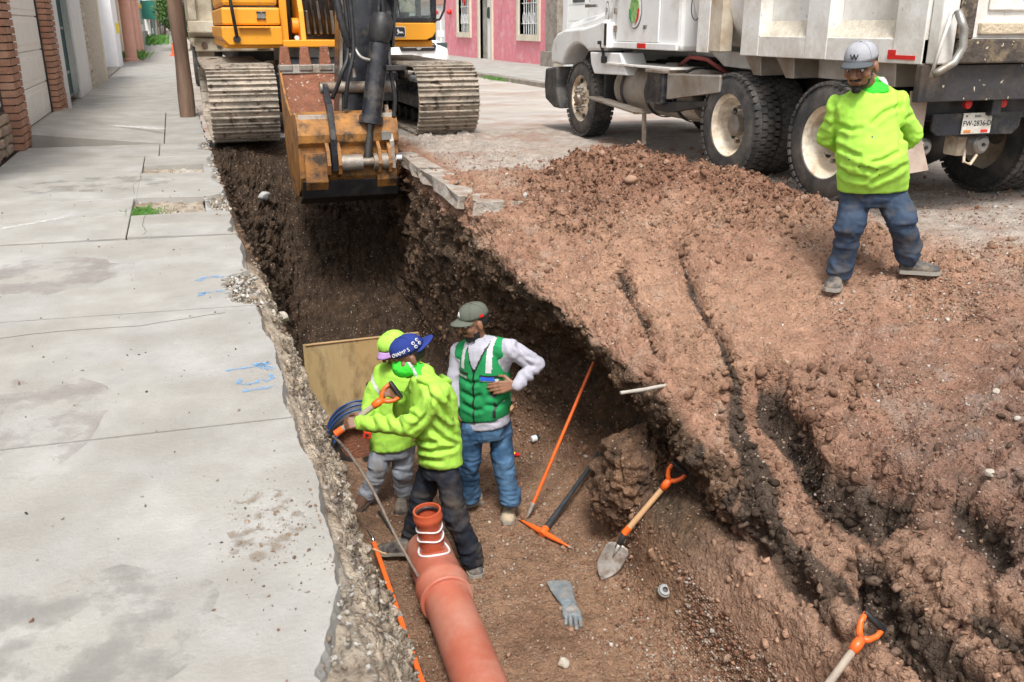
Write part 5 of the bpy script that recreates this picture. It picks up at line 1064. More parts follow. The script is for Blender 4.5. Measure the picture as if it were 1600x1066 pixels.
e = oval('cab_emblem', 5.05, 10.70, 1.58, .055, .12, M['grey_metal'], TR); oval('emblem_field', 5.045, 10.70, 1.58, .042, .10, WP, e); text('P', 'emblem_letter', .12, basis(Vector((5.04, 10.70, 1.58)), (0, -1, 0), (0, 0, 1)), M['grey_metal'], e)
tx('bonnet_badge', (5.10, 11.15, 1.64), (5.13, 11.5, 1.675), M['grey_metal'], bevel=.004)
# rounded front of the dump body with its ribs
def bodysec(y0, y1, k0, k1, name):
    sec = [(5.10, 2.65), (5.06, 1.75), (5.075, 1.58), (5.13, 1.42), (5.23, 1.30), (5.38, 1.22), (5.6, 1.19), (6.1, 1.18)]
    sec = sec + [(12.26 - x - 0, z) for x, z in sec[::-1]]; sec = [(min(x, 7.2), z) for x, z in sec]
    c = Vector((6.13, 0, 2.0)); rings = []
    for t in np.linspace(0, 1, 6):
        y = y0 + (y1 - y0) * t; k = k0 + (k1 - k0) * t ** 2; rings.append([(c.x + (x - c.x) * k, y, c.z + (z - c.z) * k) for x, z in sec])
    b = B().sweep(rings); o = b.build(name, M['white_dirty'], TR, smooth='auto')
    bm = bmesh.new(); bm.from_mesh(o.data); bmesh.ops.recalc_face_normals(bm, faces=bm.faces); bm.to_mesh(o.data); bm.free(); return o
bodysec(7.5, 8.32, 1, 1, 'rounded_body'); bodysec(8.32, 8.86, 1, .90, 'rounded_body')
tx('body_rib', (4.985, 8.22, 1.165), (5.2, 8.44, 2.6), M['white_dirty'], bevel=.006); tx('rib_side', (4.99, 8.0, 1.18), (5.12, 8.22, 2.6), mat('stained_white', (.55, .48, .38), .7, var=.15, dirt=(.4, .3, .2), damt=.4), bevel=.006)
rg = B(); rg.tube([(5.05, 8.60 + .095 * math.cos(t), 1.60 + .13 * math.sin(t)) for t in np.linspace(0, 6.283, 30)], .005, 5); rg.build('painted_ring', M['black'], TR)
# main box
WD = M['white_dirty']
B().prism([(5.40, .97), (5.40, 1.15), (8.8, 1.17), (8.5, 1.02), (7.0, .98)], (1.5, 0, 0), (5.36, 0, 0)).build('subframe', WD, TR, bevel=.01)
for y in (7.45, 6.95, 5.7): B().prism([(y, .98), (y + .12, .98), (y + .30, 1.16), (y + .02, 1.16)], (.3, 0, 0), (5.10, 0, 0)).build('subframe_gusset', M['tank'], TR, bevel=.006)
tx('box_side', (5.13, 5.36, 1.2), (5.2, 7.62, 2.7), WD, bevel=0); tx('box_side', (7.1, 5.36, 1.2), (7.2, 7.62, 2.7), WD, bevel=0); tx('box_floor', (5.1, 5.36, 1.17), (7.2, 7.62, 1.24), WD, bevel=0); tx('box_front', (5.13, 7.55, 1.2), (7.2, 7.64, 2.7), WD, bevel=0)
tx('bottom_rail', (5.0, 5.36, 1.155), (5.12, 7.66, 1.33), WD, bevel=.006); tx('top_rail', (4.99, 5.36, 2.5), (5.14, 8.9, 2.7), WD, bevel=.01)
for y0, y1 in ((7.38, 7.66), (6.42, 6.70), (5.36, 5.66)): tx('side_rib', (4.995, y0, 1.157), (5.13, y1, 2.5), WD, bevel=.006)
for y0, y1 in ((6.70, 7.38), (5.66, 6.42)): B().prism([(5.002, 1.325), (5.128, 1.46), (5.128, 1.325)], (0, y1 - y0 - .002, 0), (0, y0 + .001, 0), ((1, 0, 0), (0, 0, 1))).build('dirty_ledge', mat('pale_mud', (.60, .54, .44), .95, var=.2, vs=9, bump=1.2, bs=16), TR)
tx('rear_reflector', (4.99, 5.42, 1.185), (4.996, 5.70, 1.215), M['red'], bevel=0); tx('rear_reflector', (4.99, 5.62, 1.216), (4.996, 5.70, 1.25), M['red'], bevel=0)
# tail
mud = mat('tail_mud', (.07, .055, .045), .8, var=.4, vs=9, bump=1.0, bs=26, fleck=(.62, .5, .32), fs=30, fth=.86, dirt=(.3, .22, .13), damt=.32, ds=7)
tx('tail_apron', (4.96, 5.30, .90), (7.24, 5.36, 1.155), M['black_gloss'], bevel=.006).data.materials[0] = mat('apron_dark', (.035, .033, .034), .5, var=.3, bump=.4, bs=30, fleck=(.62, .55, .42), fs=24, fth=.93, dirt=(.12, .08, .05), damt=.3, ds=5)
tx('tail_rail', (5.18, 5.22, 1.165), (7.24, 5.34, 1.33), mud, bevel=.012); tx('corner_post', (5.02, 5.24, 1.16), (5.16, 5.35, 2.7), WD, bevel=.012); tx('corner_mud', (5.165, 5.225, 1.331), (5.30, 5.33, 2.5), mud, bevel=.01)
tx('tailgate', (5.30, 5.26, 1.335), (7.2, 5.32, 2.7), WD, bevel=.006); tx('gate_ledge', (5.36, 5.22, 1.36), (7.1, 5.26, 1.44), mat('pale_mud', (.60, .5, .36), .95, bump=1), bevel=.01); tx('gate_panel', (5.42, 5.235, 1.52), (7.1, 5.255, 2.4), WD, bevel=.02)
B().tube([(5.06, 5.16, 1.52), (5.10, 5.12, 1.40), (5.12, 5.12, 1.28), (5.06, 5.12, 1.18), (4.96, 5.14, 1.12), (4.93, 5.16, 1.10)], .028, 12).build('tailgate_latch', M['grey_metal'], TR, smooth=True)
B().tube([(4.97, 5.22, 1.08), (5.0, 5.2, 1.3), (5.07, 5.2, 1.55)], .012, 8).build('latch_rod', WD, TR, smooth=True)
B().add([(5.01, 5.44, .97), (5.17, 5.44, .97), (5.15, 5.42, .62), (5.20, 5.36, .40), (5.00, 5.36, .38), (5.02, 5.42, .62)] , [(0, 1, 2, 5), (5, 2, 3, 4)]).build('mud_flap', mat('flap', (.42, .33, .27), .8, var=.15, dirt=(.3, .2, .15), damt=.4), TR).modifiers.new('s', 'SOLIDIFY').thickness = .012
tx('rear_crossbeam', (5.2, 5.5, .74), (7.1, 5.6, .98), M['black'], bevel=.01)
B().prism([(5.24, .80), (5.24, .68), (5.30, .64), (6.03, .63), (6.09, .68), (6.10, .80)], (0, .02, 0), (0, 5.42, 0), ((1, 0, 0), (0, 0, 1))).build('plate_panel', M['black_gloss'], TR, bevel=.004)
for x in (5.55, 5.89): B().lathe((x, 5.405, .865), (x, 5.44, .865), [(0, .02), (.2, .034), (1, .034)], 20).build('tail_light', M['red'], TR, smooth='auto')
pl = tx('licence_plate', (5.515, 5.408, .645), (5.795, 5.416, .80), mat('plate_cream', (.62, .60, .54), .6, var=.15, dirt=(.3, .25, .2), damt=.3), bevel=.003)
MB = lambda x, z: basis(Vector((x, 5.406, z)), (1, 0, 0), (0, 0, 1))
text('FW-2836-D', 'plate_number', .056, MB(5.655, .722), M['black'], pl, .001); text('DGO.', 'plate_state', .026, MB(5.655, .775), M['black'], pl, .001)
tx('plate_motif', (5.535, 5.405, .655), (5.60, 5.408, .675), mat('plate_orange', (.6, .2, .04), .6), pl, 0); tx('plate_motif', (5.70, 5.405, .655), (5.765, 5.408, .675), M['red'], pl, 0)
for x in (5.545, 5.755): B().cyl((x, 5.408, .778), (x, 5.404, .778), .007, n=8).build('plate_screw', M['black'], pl)
# ------------------------------------------------------------------ people
def capsule(p0, r0, p1, r1, n=12, m=5):
    p0, p1 = Vector(p0), Vector(p1); u, w, d = frame_of(p1 - p0 if (p1 - p0).length > 1e-5 else Vector((0, 0, 1))); rings = []
    for k in range(m): a = math.pi / 2 * (k + .3) / m; rings.append((p0 - d * r0 * math.cos(a), r0 * math.sin(a)))
    for k in range(m): a = math.pi / 2 * (1 - (k + .0) / m); rings.append((p1 + d * r1 * math.cos(a), r1 * math.sin(a)))
    return B().sweep([[c + (u * math.cos(2 * math.pi * j / n) + w * math.sin(2 * math.pi * j / n)) * r for j in range(n)] for c, r in rings])
def ellip(c, ax, rad, n=16, m=10):
    c = Vector(c); a, b_, d = [Vector(x).normalized() * r for x, r in zip(ax, rad)]; rings = []
    if a.cross(b_).dot(d) < 0: a = -a
    for k in range(1, m): t = -math.pi / 2 + math.pi * k / m; rings.append([c + d * math.sin(t) + (a * math.cos(2 * math.pi * j / n) + b_ * math.sin(2 * math.pi * j / n)) * math.cos(t) for j in range(n)])
    return B().sweep(rings)
def stack(cs, side, fwd, n=20):    # cs: (centre, half width, half depth)
    side = Vector(side).normalized(); fwd = Vector(fwd); fwd = (fwd - side * fwd.dot(side)).normalized(); rings = []
    for c, rx, ry in cs:
        rings.append([Vector(c) + side * rx * math.copysign(abs(math.cos(t)) ** .85, math.cos(t)) + fwd * ry * math.copysign(abs(math.sin(t)) ** .85, math.sin(t)) for t in [2 * math.pi * j / n for j in range(n)]])
    return B().sweep(rings)
def remesh(prims, voxel, name, m, par, smooth=2, folds=None, face=None):
    b = B()
    for p in prims: b.add(p.v, p.f)
    me = b.mesh(name); o = bpy.data.objects.new('tmp', me)
    bm = bmesh.new(); bm.from_mesh(me); bmesh.ops.recalc_face_normals(bm, faces=bm.faces); bm.to_mesh(me); bm.free()
    COL.objects.link(o); r = o.modifiers.new('r', 'REMESH'); r.mode = 'VOXEL'; r.voxel_size = voxel
    s = o.modifiers.new('s', 'SMOOTH'); s.iterations = smooth; s.factor = .5
    dg = bpy.context.evaluated_depsgraph_get(); dg.update(); m2 = bpy.data.meshes.new_from_object(o.evaluated_get(dg)); bpy.data.objects.remove(o); m2.name = name
    if folds:
        n = len(m2.vertices); V = np.empty(n * 3); m2.vertices.foreach_get('co', V); V = V.reshape(-1, 3); Nn_ = np.empty(n * 3); m2.vertices.foreach_get('normal', Nn_); Nn_ = Nn_.reshape(-1, 3)
        d = folds(V); m2.vertices.foreach_set('co', (V + Nn_ * d[:, None]).reshape(-1)); m2.update()
    o = link(name, m2, m, par, True, True); return o
def fold(seed, amp, freq, stretch, pts=(), rad=.16):   # soft cloth folds, deeper at the bends
    pts = [np.array(p) for p in pts]
    def f(V):
        w = np.full(len(V), .45)
        for p in pts: w = np.maximum(w, np.exp(-(np.linalg.norm(V - p, axis=1) / rad) ** 2) * 1.5)
        q = V * np.array(stretch) + .25 * np.stack([fbm(V, 4, 2, seed + 5)] * 3, 1) * .35
        r = fbm(q, freq, 2, seed, ridged=True)
        r2 = fbm(q * 1.0 + 7, freq * 1.9, 2, seed + 3, ridged=True)
        return amp * w * (r - .1 + .55 * np.sign(r2) * np.abs(r2) ** 1.5) + amp * .35 * fbm(V, freq * 2.6, 2, seed + 9)
    return f
def topx(V):                       # picture coordinates of points on the cloth, for placing creases where the photo has them
    d = V - np.array(CP); k = d @ np.array(FW); return 800 + F * (d @ np.array(RT)) / k, 533 - F * (d @ np.array(UP)) / k
def crease(base, lines, amp=.014, w=4.):
    def f(V):
        r = base(V); X_, Y_ = topx(V); D_ = (V - V.mean(0)) @ np.array(FH); vis = np.clip(.5 - D_ / .10, 0, 1)
        for ln in lines:
            best = np.full(len(V), 1e3); sg = np.zeros(len(V)); en = np.zeros(len(V)); n = len(ln) - 1
            for i in range(n):
                (ax, ay), (bx_, by) = ln[i], ln[i + 1]; dx, dy = bx_ - ax, by - ay; L2 = dx * dx + dy * dy; t = np.clip(((X_ - ax) * dx + (Y_ - ay) * dy) / L2, 0, 1)
                d = np.hypot(X_ - ax - t * dx, Y_ - ay - t * dy); m = d < best; best = np.where(m, d, best); sg = np.where(m, np.sign((X_ - ax) * dy - (Y_ - ay) * dx), sg); en = np.where(m, (i + t) / n, en)
            e = np.clip(np.minimum(en + .12, 1.12 - en) * 5, 0, 1); r = r + vis * e * amp * (-np.exp(-(best / w) ** 2) + .55 * np.exp(-((best - 2.2 * w) / (1.3 * w)) ** 2))
        return r
    return f
def extract(o, pred, off, name, m, par):   # a patch lying on an existing cloth surface, raised by off
    me = o.data; n = len(me.vertices); V = np.empty(n * 3); me.vertices.foreach_get('co', V); V = V.reshape(-1, 3); Nn_ = np.empty(n * 3); me.vertices.foreach_get('normal', Nn_); Nn_ = Nn_.reshape(-1, 3)
    keep = pred(V, Nn_); fs = [tuple(p.vertices) for p in me.polygons if all(keep[i] for i in p.vertices)]
    if not fs: return None
    ids = sorted({i for f in fs for i in f}); mp_ = {i: k for k, i in enumerate(ids)}; W_ = V[ids] + Nn_[ids] * off
    m2 = bpy.data.meshes.new(name); m2.from_pydata([tuple(v) for v in W_], [], [tuple(mp_[i] for i in f) for f in fs]); m2.update()
    return link(name, m2, m, par, True, True)
def hand(w, d, nrm, thumb, curl, s=1., curls=None):
    """capsules for a hand: w wrist, d towards the fingers, nrm out of the back of the hand, thumb side"""
    w = Vector(w); d = Vector(d).normalized(); nrm = Vector(nrm); nrm = (nrm - d * nrm.dot(d)).normalized(); t = d.cross(nrm); t = t if t.dot(Vector(thumb)) > 0 else -t; out = []
    k0 = w + d * .02 * s
    for i, (off, L0, L) in enumerate([(.030, .088, .072), (.010, .092, .080), (-.011, .088, .074), (-.031, .080, .058)]):
        b0 = w + d * .012 * s + t * off * .55 * s; b1 = w + d * L0 * s + t * off * s; out.append(capsule(b0, .015 * s, b1, .0115 * s, 8, 3))
        p = b1; a = 0; fr = .0092 * s; c_ = (curls[i] if curls else curl)
        for j, q in enumerate((.45, .32, .26)):
            a += c_ * (1.0 if j else .8); dd = d * math.cos(a) - nrm * math.sin(a) + t * (off * .9) * (1 - min(1, a)); e = p + dd.normalized() * L * q * s; out.append(capsule(p, fr, e, fr * .9, 8, 3)); p = e; fr *= .92
    p = w + d * .022 * s + t * .026 * s; p1 = p + (d * .6 + t * .75 - nrm * .25).normalized() * .045 * s; p2 = p1 + (d * .85 + t * .2 - nrm * (.3 + .5 * curl)).normalized() * .032 * s; p3 = p2 + (d * .8 - nrm * (.3 + .7 * curl)).normalized() * .026 * s
    out += [capsule(p, .015 * s, p1, .0125 * s, 8, 3), capsule(p1, .0115 * s, p2, .010 * s, 8, 3), capsule(p2, .010 * s, p3, .0085 * s, 8, 3)]
    return out
def headprims(c, f, u, s=1.):
    f = Vector(f).normalized(); u = Vector(u); u = (u - f * u.dot(f)).normalized(); sd_ = f.cross(u); c = Vector(c); k = s
    P_ = lambda a, b_, d: c + (sd_ * a + f * b_ + u * d) * k
    ax = (sd_, f, u)
    out = [ellip(P_(0, -.012, .03), ax, (.077 * k, .097 * k, .092 * k)), ellip(P_(0, .028, -.045), ax, (.059 * k, .062 * k, .074 * k)), ellip(P_(0, .066, -.103), ax, (.026 * k, .022 * k, .020 * k)),
           capsule(P_(0, .092, .012), .010 * k, P_(0, .112, -.026), .015 * k, 8, 3), capsule(P_(-.032, .082, .030), .013 * k, P_(.032, .082, .030), .013 * k, 8, 3),
           capsule(P_(-.018, .086, -.060), .009 * k, P_(.018, .086, -.060), .009 * k, 8, 3), capsule(P_(-.014, .107, -.030), .009 * k, P_(.014, .107, -.030), .009 * k, 8, 3),
           ellip(P_(-.045, .055, -.02), ax, (.025 * k, .03 * k, .03 * k)), ellip(P_(.045, .055, -.02), ax, (.025 * k, .03 * k, .03 * k)),
           ellip(P_(-.080, -.005, -.008), (sd_ + f * .3, f, u), (.010 * k, .019 * k, .032 * k)), ellip(P_(.080, -.005, -.008), (sd_ - f * .3, f, u), (.010 * k, .019 * k, .032 * k))]
    return out, P_, ax
def skin_mat(name, c): 
    m = mat(name, c, .5, var=.1, vs=14, bump=.06, bs=120, dirt=tuple(x * .8 for x in c), damt=.4, ds=12); m.node_tree.nodes['Principled BSDF'].inputs['Subsurface Weight'].default_value = .08; m.node_tree.nodes['Principled BSDF'].inputs['Subsurface Scale'].default_value = .01; return m
def cloth(name, c, **k): return mat(name, c, .88, var=k.pop('var', .10), vs=k.pop('vs', 5), bump=k.pop('bump', .25), bs=k.pop('bs', 180), spec=.2, **k)
M['skin'] = skin_mat('skin', (.27, .13, .075)); M['hair'] = mat('hair', (.012, .009, .008), .7, var=.3, bump=.5, bs=120)
M['hivis'] = cloth('hivis', (.385, .70, .085), dirt=(.29, .48, .09), damt=.18, ds=9)
M['hivis2'] = cloth('hivis2', (.385, .69, .085), dirt=(.27, .42, .08), damt=.24, ds=8)
M['neon_green'] = cloth('neon_green', (.06, .70, .05)); M['denim'] = cloth('denim', (.028, .045, .08), var=.25, col2=(.05, .075, .12), vs=8, dirt=(.11, .095, .08), damt=.3, ds=6)
M['denim_blue'] = cloth('denim_blue', (.04, .10, .20), var=.3, col2=(.09, .18, .30), vs=7, dirt=(.03, .06, .11), damt=.35, ds=5)
M['denim_black'] = cloth('denim_black', (.020, .024, .035), var=.3, vs=8, dirt=(.09, .075, .06), damt=.3, ds=6); M['denim_pale'] = cloth('denim_pale', (.25, .28, .33), var=.2, col2=(.34, .36, .40), vs=7, dirt=(.18, .14, .10), damt=.3, ds=6)
M['shirt_pale'] = cloth('shirt_pale', (.42, .41, .47), var=.06); M['vest_green'] = cloth('vest_green', (.02, .26, .085), var=.12); M['vest_green'].node_tree.nodes['Principled BSDF'].inputs['Roughness'].default_value = .5
M['reflective'] = mat('reflective', (.62, .60, .62), .4, var=.08); M['eye_white'] = mat('eye_white', (.6, .57, .54), .3, var=.02); M['eye_dark'] = mat('eye_dark', (.01, .008, .006), .2)
M['shoe_dark'] = mat('shoe_dark', (.05, .05, .055), .8, var=.3, vs=20, bump=.3, dirt=(.25, .2, .15), damt=.45, ds=14); M['sole'] = mat('sole', (.32, .29, .25), .85, var=.2); M['shoe_tan'] = mat('shoe_tan', (.45, .36, .25), .8, var=.15, vs=12, bump=.2)
M['cap_grey'] = cloth('cap_grey', (.36, .365, .39), var=.05); M['cap_olive'] = cloth('cap_olive', (.115, .125, .10), var=.1); M['cap_blue'] = cloth('cap_blue', (.025, .045, .22), var=.1); M['cap_lime'] = cloth('cap_lime', (.40, .72, .10)); M['lilac'] = cloth('lilac', (.50, .30, .62)); M['brim_dark'] = cloth('brim_dark', (.09, .10, .11))
def cap(c, f, u, s, m, mb, par, brimdir=1, lift=0., ext=.68):
    s *= .93
    f = Vector(f).normalized(); u = Vector(u); u = (u - f * u.dot(f)).normalized(); sd_ = f.cross(u); c = Vector(c) + (u * .045 - f * .008) * s
    rings = []
    for t in np.linspace(0, math.pi / 2 * .98, 9):
        zz_ = math.sin(t) * .088; k = math.cos(t) ** .62; rings.append([c + (sd_ * .087 * k * math.cos(a) + f * (.108 * k * math.sin(a) + .006 * math.sin(t)) + u * zz_) * s for a in [2 * math.pi * j / 28 for j in range(28)]])
    cr = B().sweep(rings).build('cap_crown', m, par, smooth=True); so_ = cr.modifiers.new('s', 'SOLIDIFY'); so_.thickness = .004
    b = B(); top = []; n = 15; bd = brimdir
    for i in range(5):
        e = i / 4; row = []
        for j in range(n):
            a = math.pi * (.12 + .76 * j / (n - 1)); x = math.cos(a); y = math.sin(a)
            row.append(c + (sd_ * .086 * x * (1 + .06 * e) + f * bd * .105 * (y * (1 + e * ext)) + u * (.004 - .020 * x * x - .014 * e + lift * e)) * s)
        top.append(row)
    bm_ = B().sweep(top, False, False).build('cap_brim', mb, par, smooth=True); so_ = bm_.modifiers.new('s', 'SOLIDIFY'); so_.thickness = .006
    B().tube([c + u * .090 * s, c + u * .095 * s], .008 * s, 8).build('cap_button', m, par)
    st = B()                                                      # seams and band of the cap
    for q in range(6):
        a = math.pi / 6 + q * math.pi / 3; st.tube([c + (sd_ * .088 * (math.cos(t) ** .62) * math.cos(a) + f * (.109 * (math.cos(t) ** .62) * math.sin(a) + .006 * math.sin(t)) + u * (math.sin(t) * .089)) * s for t in np.linspace(0, 1.5, 8)], .0016 * s, 4)
    st.build('cap_seam', m, par); return c, sd_, f, u
def face_details(P_, ax, k, par, beard=True, eyes=True, head=None, mat_h=None):
    sd_, f, u = ax
    if eyes:
        for sx in (-1, 1):
            e = ellip(P_(sx * .031, .079, .004), ax, (.014 * k, .011 * k, .008 * k)).build('eye', M['eye_white'], par, smooth=True); ellip(P_(sx * .030, .0875, .003), ax, (.0055 * k, .004 * k, .0055 * k)).build('iris', M['eye_dark'], e, smooth=True)
            B().tube([P_(sx * .012, .097, .031), P_(sx * .03, .097, .036), P_(sx * .05, .082, .029)], [.003 * k, .0045 * k, .002 * k], 6).build('eyebrow', M['hair'], par)
        B().tube([P_(-.022, .0955, -.060), P_(0, .098, -.0595), P_(.022, .0955, -.060)], .0028 * k, 6).build('mouth_line', mat('lip', (.16, .06, .045), .5), par)
def shoe(heel, toe, z, par, m, ms, w=.05):
    heel, toe = Vector(heel), Vector(toe); heel.z = toe.z = z; d = (toe - heel).normalized(); s = d.cross(Vector((0, 0, 1))); L = (toe - heel).length; r = []
    for t, hw, h in ((0, .7, .075), (.08, .85, .085), (.3, .85, .095), (.5, .9, .075), (.72, 1.05, .055), (.9, .95, .045), (1., .55, .028)):
        c = heel + d * L * t; r.append([c + s * (w * hw * math.cos(a)) + Vector((0, 0, .018 + h * max(0, math.sin(a)) ** .7 if math.sin(a) > 0 else .012)) for a in [2 * math.pi * j / 16 for j in range(16)]])
    o = B().sweep(r).build('shoe', m, par, smooth=True)
    r = []
    for t, hw in ((-.02, .72), (.08, .9), (.3, .88), (.5, .92), (.72, 1.1), (.9, 1.0), (1.02, .58)):
        c = heel + d * L * t; r.append([c + s * w * hw * sx + Vector((0, 0, zz_)) for sx, zz_ in ((-1, 0), (1, 0), (1.02, .026), (-1.02, .026))])
    B().sweep(r).build('sole', ms, o)
    lc = B()
    for t in (.38, .48, .58): c = heel + d * L * t; lc.tube([c + s * w * .55 + Vector((0, 0, .085 - (t - .38) * .12)), c + Vector((0, 0, .108 - (t - .38) * .14)), c - s * w * .55 + Vector((0, 0, .085 - (t - .38) * .12))], .004, 5)
    lc.build('laces', ms, o)
def textm(s, size, Mx, m, par, name): return text(s, name, size, Mx, m, par, .001)
def curve_text(s, size, c, sd_, f, u, rad, a0, da, m, par, name, zoff=.0):   # letters round a cap
    for i, ch in enumerate(s):
        a = a0 + da * i; nrm_ = sd_ * math.cos(a) + f * math.sin(a); x = (-sd_ * math.sin(a) + f * math.cos(a)) * (1 if da > 0 else -1)
        up_ = (u - nrm_ * .25).normalized()
        if x.cross(up_).dot(nrm_) < 0: x = -x
        text(ch, name, size, basis(c + sd_ * math.cos(a) * rad[0] + f * math.sin(a) * rad[1] + u * zoff, x, up_), m, par, .001)

# ---- the man standing on the bank
gL = onground(1303, 450); gR = onground(1435, 427); D1 = gL.dot(FH) + .05; D1R = gR.dot(FH)
p = root('person', (gL.x, gL.y, gL.z), 'man in lime top and pale cap standing on the bank, hands behind his back', 'person')
up0 = Vector((0, 0, 1)); hd = J(1345, 104, D1 - .10); fv = (-RT * .62 - FH * .78 - up0 * .26); k1 = 1.17
hp1, P1_, ax1 = headprims(hd, fv, up0 + fv.normalized() * .0 - RT * .05, k1)
nk = J(1360, 133, D1 + .02); shL, shR = J(1312, 166, D1 - .03), J(1403, 160, D1 + .05); elL, elR = J(1292, 214, D1 + .08), J(1426, 212, D1 + .12); wrL, wrR = J(1335, 244, D1 + .30), J(1385, 244, D1 + .30)
hip = J(1366, 292, D1 + .02); side = (shR - shL); fb_ = -FH + RT * .05
hL, hR = J(1338, 305, D1), J(1392, 302, D1 + .03); kL, kR = J(1326, 358, D1 - .06), J(1410, 345, D1R - .06); aL, aR = J(1313, 424, D1), J(1420, 398, D1R)
body = hp1 + [capsule(hd - up0 * .05, .062, nk, .066), capsule(nk, .06, hip, .09), capsule(shL - up0 * .03, .03, shR - up0 * .03, .03), capsule(shL, .04, elL, .035), capsule(shR, .04, elR, .035), capsule(elL, .033, wrL, .026), capsule(elR, .033, wrR, .026), capsule(hL, .07, kL, .05), capsule(hR, .07, kR, .05), capsule(kL, .05, aL, .035), capsule(kR, .05, aR, .035), capsule(hL, .07, hR, .07)]
body += hand(wrL, RT * .9 - up0 * .3, FH, -up0, .5) + hand(wrR, -RT * .9 - up0 * .35, FH, up0, .5)
remesh(body, .006, 'body', M['skin'], p, 2)
sl = [(J(1357, 137, D1), .085, .08), (J(1357, 148, D1), .14, .11), (J(1357, 165, D1), .17, .135), (J(1358, 190, D1 - .02), .18, .155), (J(1360, 220, D1 - .05), .198, .185), (J(1362, 248, D1 - .06), .212, .20), (J(1363, 272, D1 - .03), .220, .185), (J(1364, 296, D1 - .0), .224, .165)]
top = [stack(sl, side, fb_), capsule(shL - up0 * .02, .066, elL, .058), capsule(shR - up0 * .02, .066, elR, .058), capsule(elL, .058, wrL, .045), capsule(elR, .058, wrR, .045), capsule(nk - up0 * .01, .075, nk - up0 * .06, .09), capsule(nk - up0 * .05, .085, shL, .066), capsule(nk - up0 * .05, .085, shR, .066), capsule(shL, .072, J(1335, 200, D1), .09), capsule(shR, .072, J(1385, 200, D1), .09)]
tp = remesh(top, .009, 'shirt', M['hivis'], p, 2, crease(fold(3, .010, 5.5, (1, 1, 1.7), [elL, elR, J(1362, 285, D1)]), [[(1302, 160), (1305, 185), (1303, 208), (1306, 236)], [(1406, 148), (1403, 176), (1408, 205), (1408, 236)], [(1308, 193), (1331, 204), (1345, 201)], [(1405, 166), (1380, 177), (1362, 194)], [(1330, 136), (1312, 150), (1302, 166)], [(1384, 126), (1400, 138), (1407, 152)], [(1400, 240), (1378, 252), (1360, 256)], [(1306, 262), (1325, 276), (1350, 280)], [(1414, 258), (1390, 272), (1362, 286)], [(1310, 228), (1330, 240), (1342, 244)], [(1286, 190), (1298, 196)], [(1284, 222), (1298, 216)], [(1414, 186), (1428, 180)], [(1412, 216), (1430, 222)], [(1345, 262), (1362, 266)]], .015, 3.4))
tr_ = [stack([(J(1365, 286, D1), .19, .14), (J(1365, 305, D1), .19, .14), (J(1365, 320, D1), .18, .12)], side, fb_), capsule(hL, .108, kL, .086), capsule(hR, .108, kR, .086), capsule(kL, .086, aL + up0 * .02, .077), capsule(kR, .086, aR + up0 * .02, .077)]
remesh(tr_, .010, 'trousers', M['denim'], p, 3, fold(8, .019, 5.0, (1, 1, 2.0), [kL, kR, aL, aR, hip], .14))
shoe(gL + (RT * .07 + FH * .13), gL - RT * .055 - FH * .10, drop(gL.x, gL.y) - .0, p, M['shoe_dark'], M['sole'], .056); shoe(gR - RT * .12 + FH * .02, gR + RT * .12 - FH * .03, drop(gR.x, gR.y), p, M['shoe_dark'], M['sole'], .054)
g_ = remesh([stack([(nk - up0 * .045 - FH * .045, .100, .075), (nk - up0 * .02 - FH * .03, .098, .09), (nk + up0 * .02 - FH * .01, .086, .085), (nk + up0 * .055 + fv.normalized() * .03, .074, .08)], side, fb_)], .006, 'neck_gaiter', M['neon_green'], p, 2, fold(5, .008, 12, (1, 1, 2.5)))
extract(g_, lambda V, N_: (np.abs((V - np.array(nk + RT * .07 + up0 * .02)) @ np.array((RT * .5 + up0 * .85).normalized())) < .016) & (N_ @ np.array(RT) > .1), .003, 'reflective_strip', M['reflective'], p)
face_details(P1_, ax1, k1, p)
bo = [o for o in p.children if o.name.startswith('body')][0]
def beard_pred(P_, ax, k, low=-.04):
    c = np.array(P_(0, 0, 0)); S_, F_, U_ = [np.array(a) for a in ax]
    def f(V, N_):
        d = V - c; x, y, z = d @ S_ / k, d @ F_ / k, d @ U_ / k
        return ((z < -.074) & (z > -.135) & (y > .025) & (np.abs(x) < .06)) | ((z < -.036) & (z > -.056) & (y > .075) & (np.abs(x) < .034)) | ((z < -.05) & (z > -.125) & (np.abs(x) > .03) & (y > .0) & (y < .05) & (np.abs(x) < .075))
    return f
extract(bo, beard_pred(P1_, ax1, k1), .002, 'beard', M['hair'], p)
def hair_pred(P_, ax, k):
    c = np.array(P_(0, 0, 0)); S_, F_, U_ = [np.array(a) for a in ax]
    return lambda V, N_: (((V - c) @ U_ / k > -.055) & ((V - c) @ F_ / k < .0) & ((V - c) @ U_ / k < .09) & ((np.abs((V - c) @ S_) / k > .05) | ((V - c) @ F_ / k < -.05)) & ~(((V - c) @ U_ / k < .026) & (np.abs((V - c) @ S_) / k > .076)))
extract(bo, hair_pred(P1_, ax1, k1), .003, 'hair', M['hair'], p)
c_, s_d, f_, u_ = cap(hd, fv, up0 - RT * .05, k1 * 1.02, M['cap_grey'], M['brim_dark'], p)
text('W', 'cap_logo', .05, basis(c_ + f_ * .121 + u_ * .036 - s_d * 0, -s_d if (-s_d).cross(u_).dot(f_) > 0 else s_d, (u_ - f_ * .20)), M['black'], p, .003)
sp = np.array([]);
pt = []
for (px, py) in [(1365, 268), (1350, 270), (1340, 262), (1370, 275), (1352, 263), (1305, 195), (1330, 248), (1362, 215)]: pt.append((px, py))
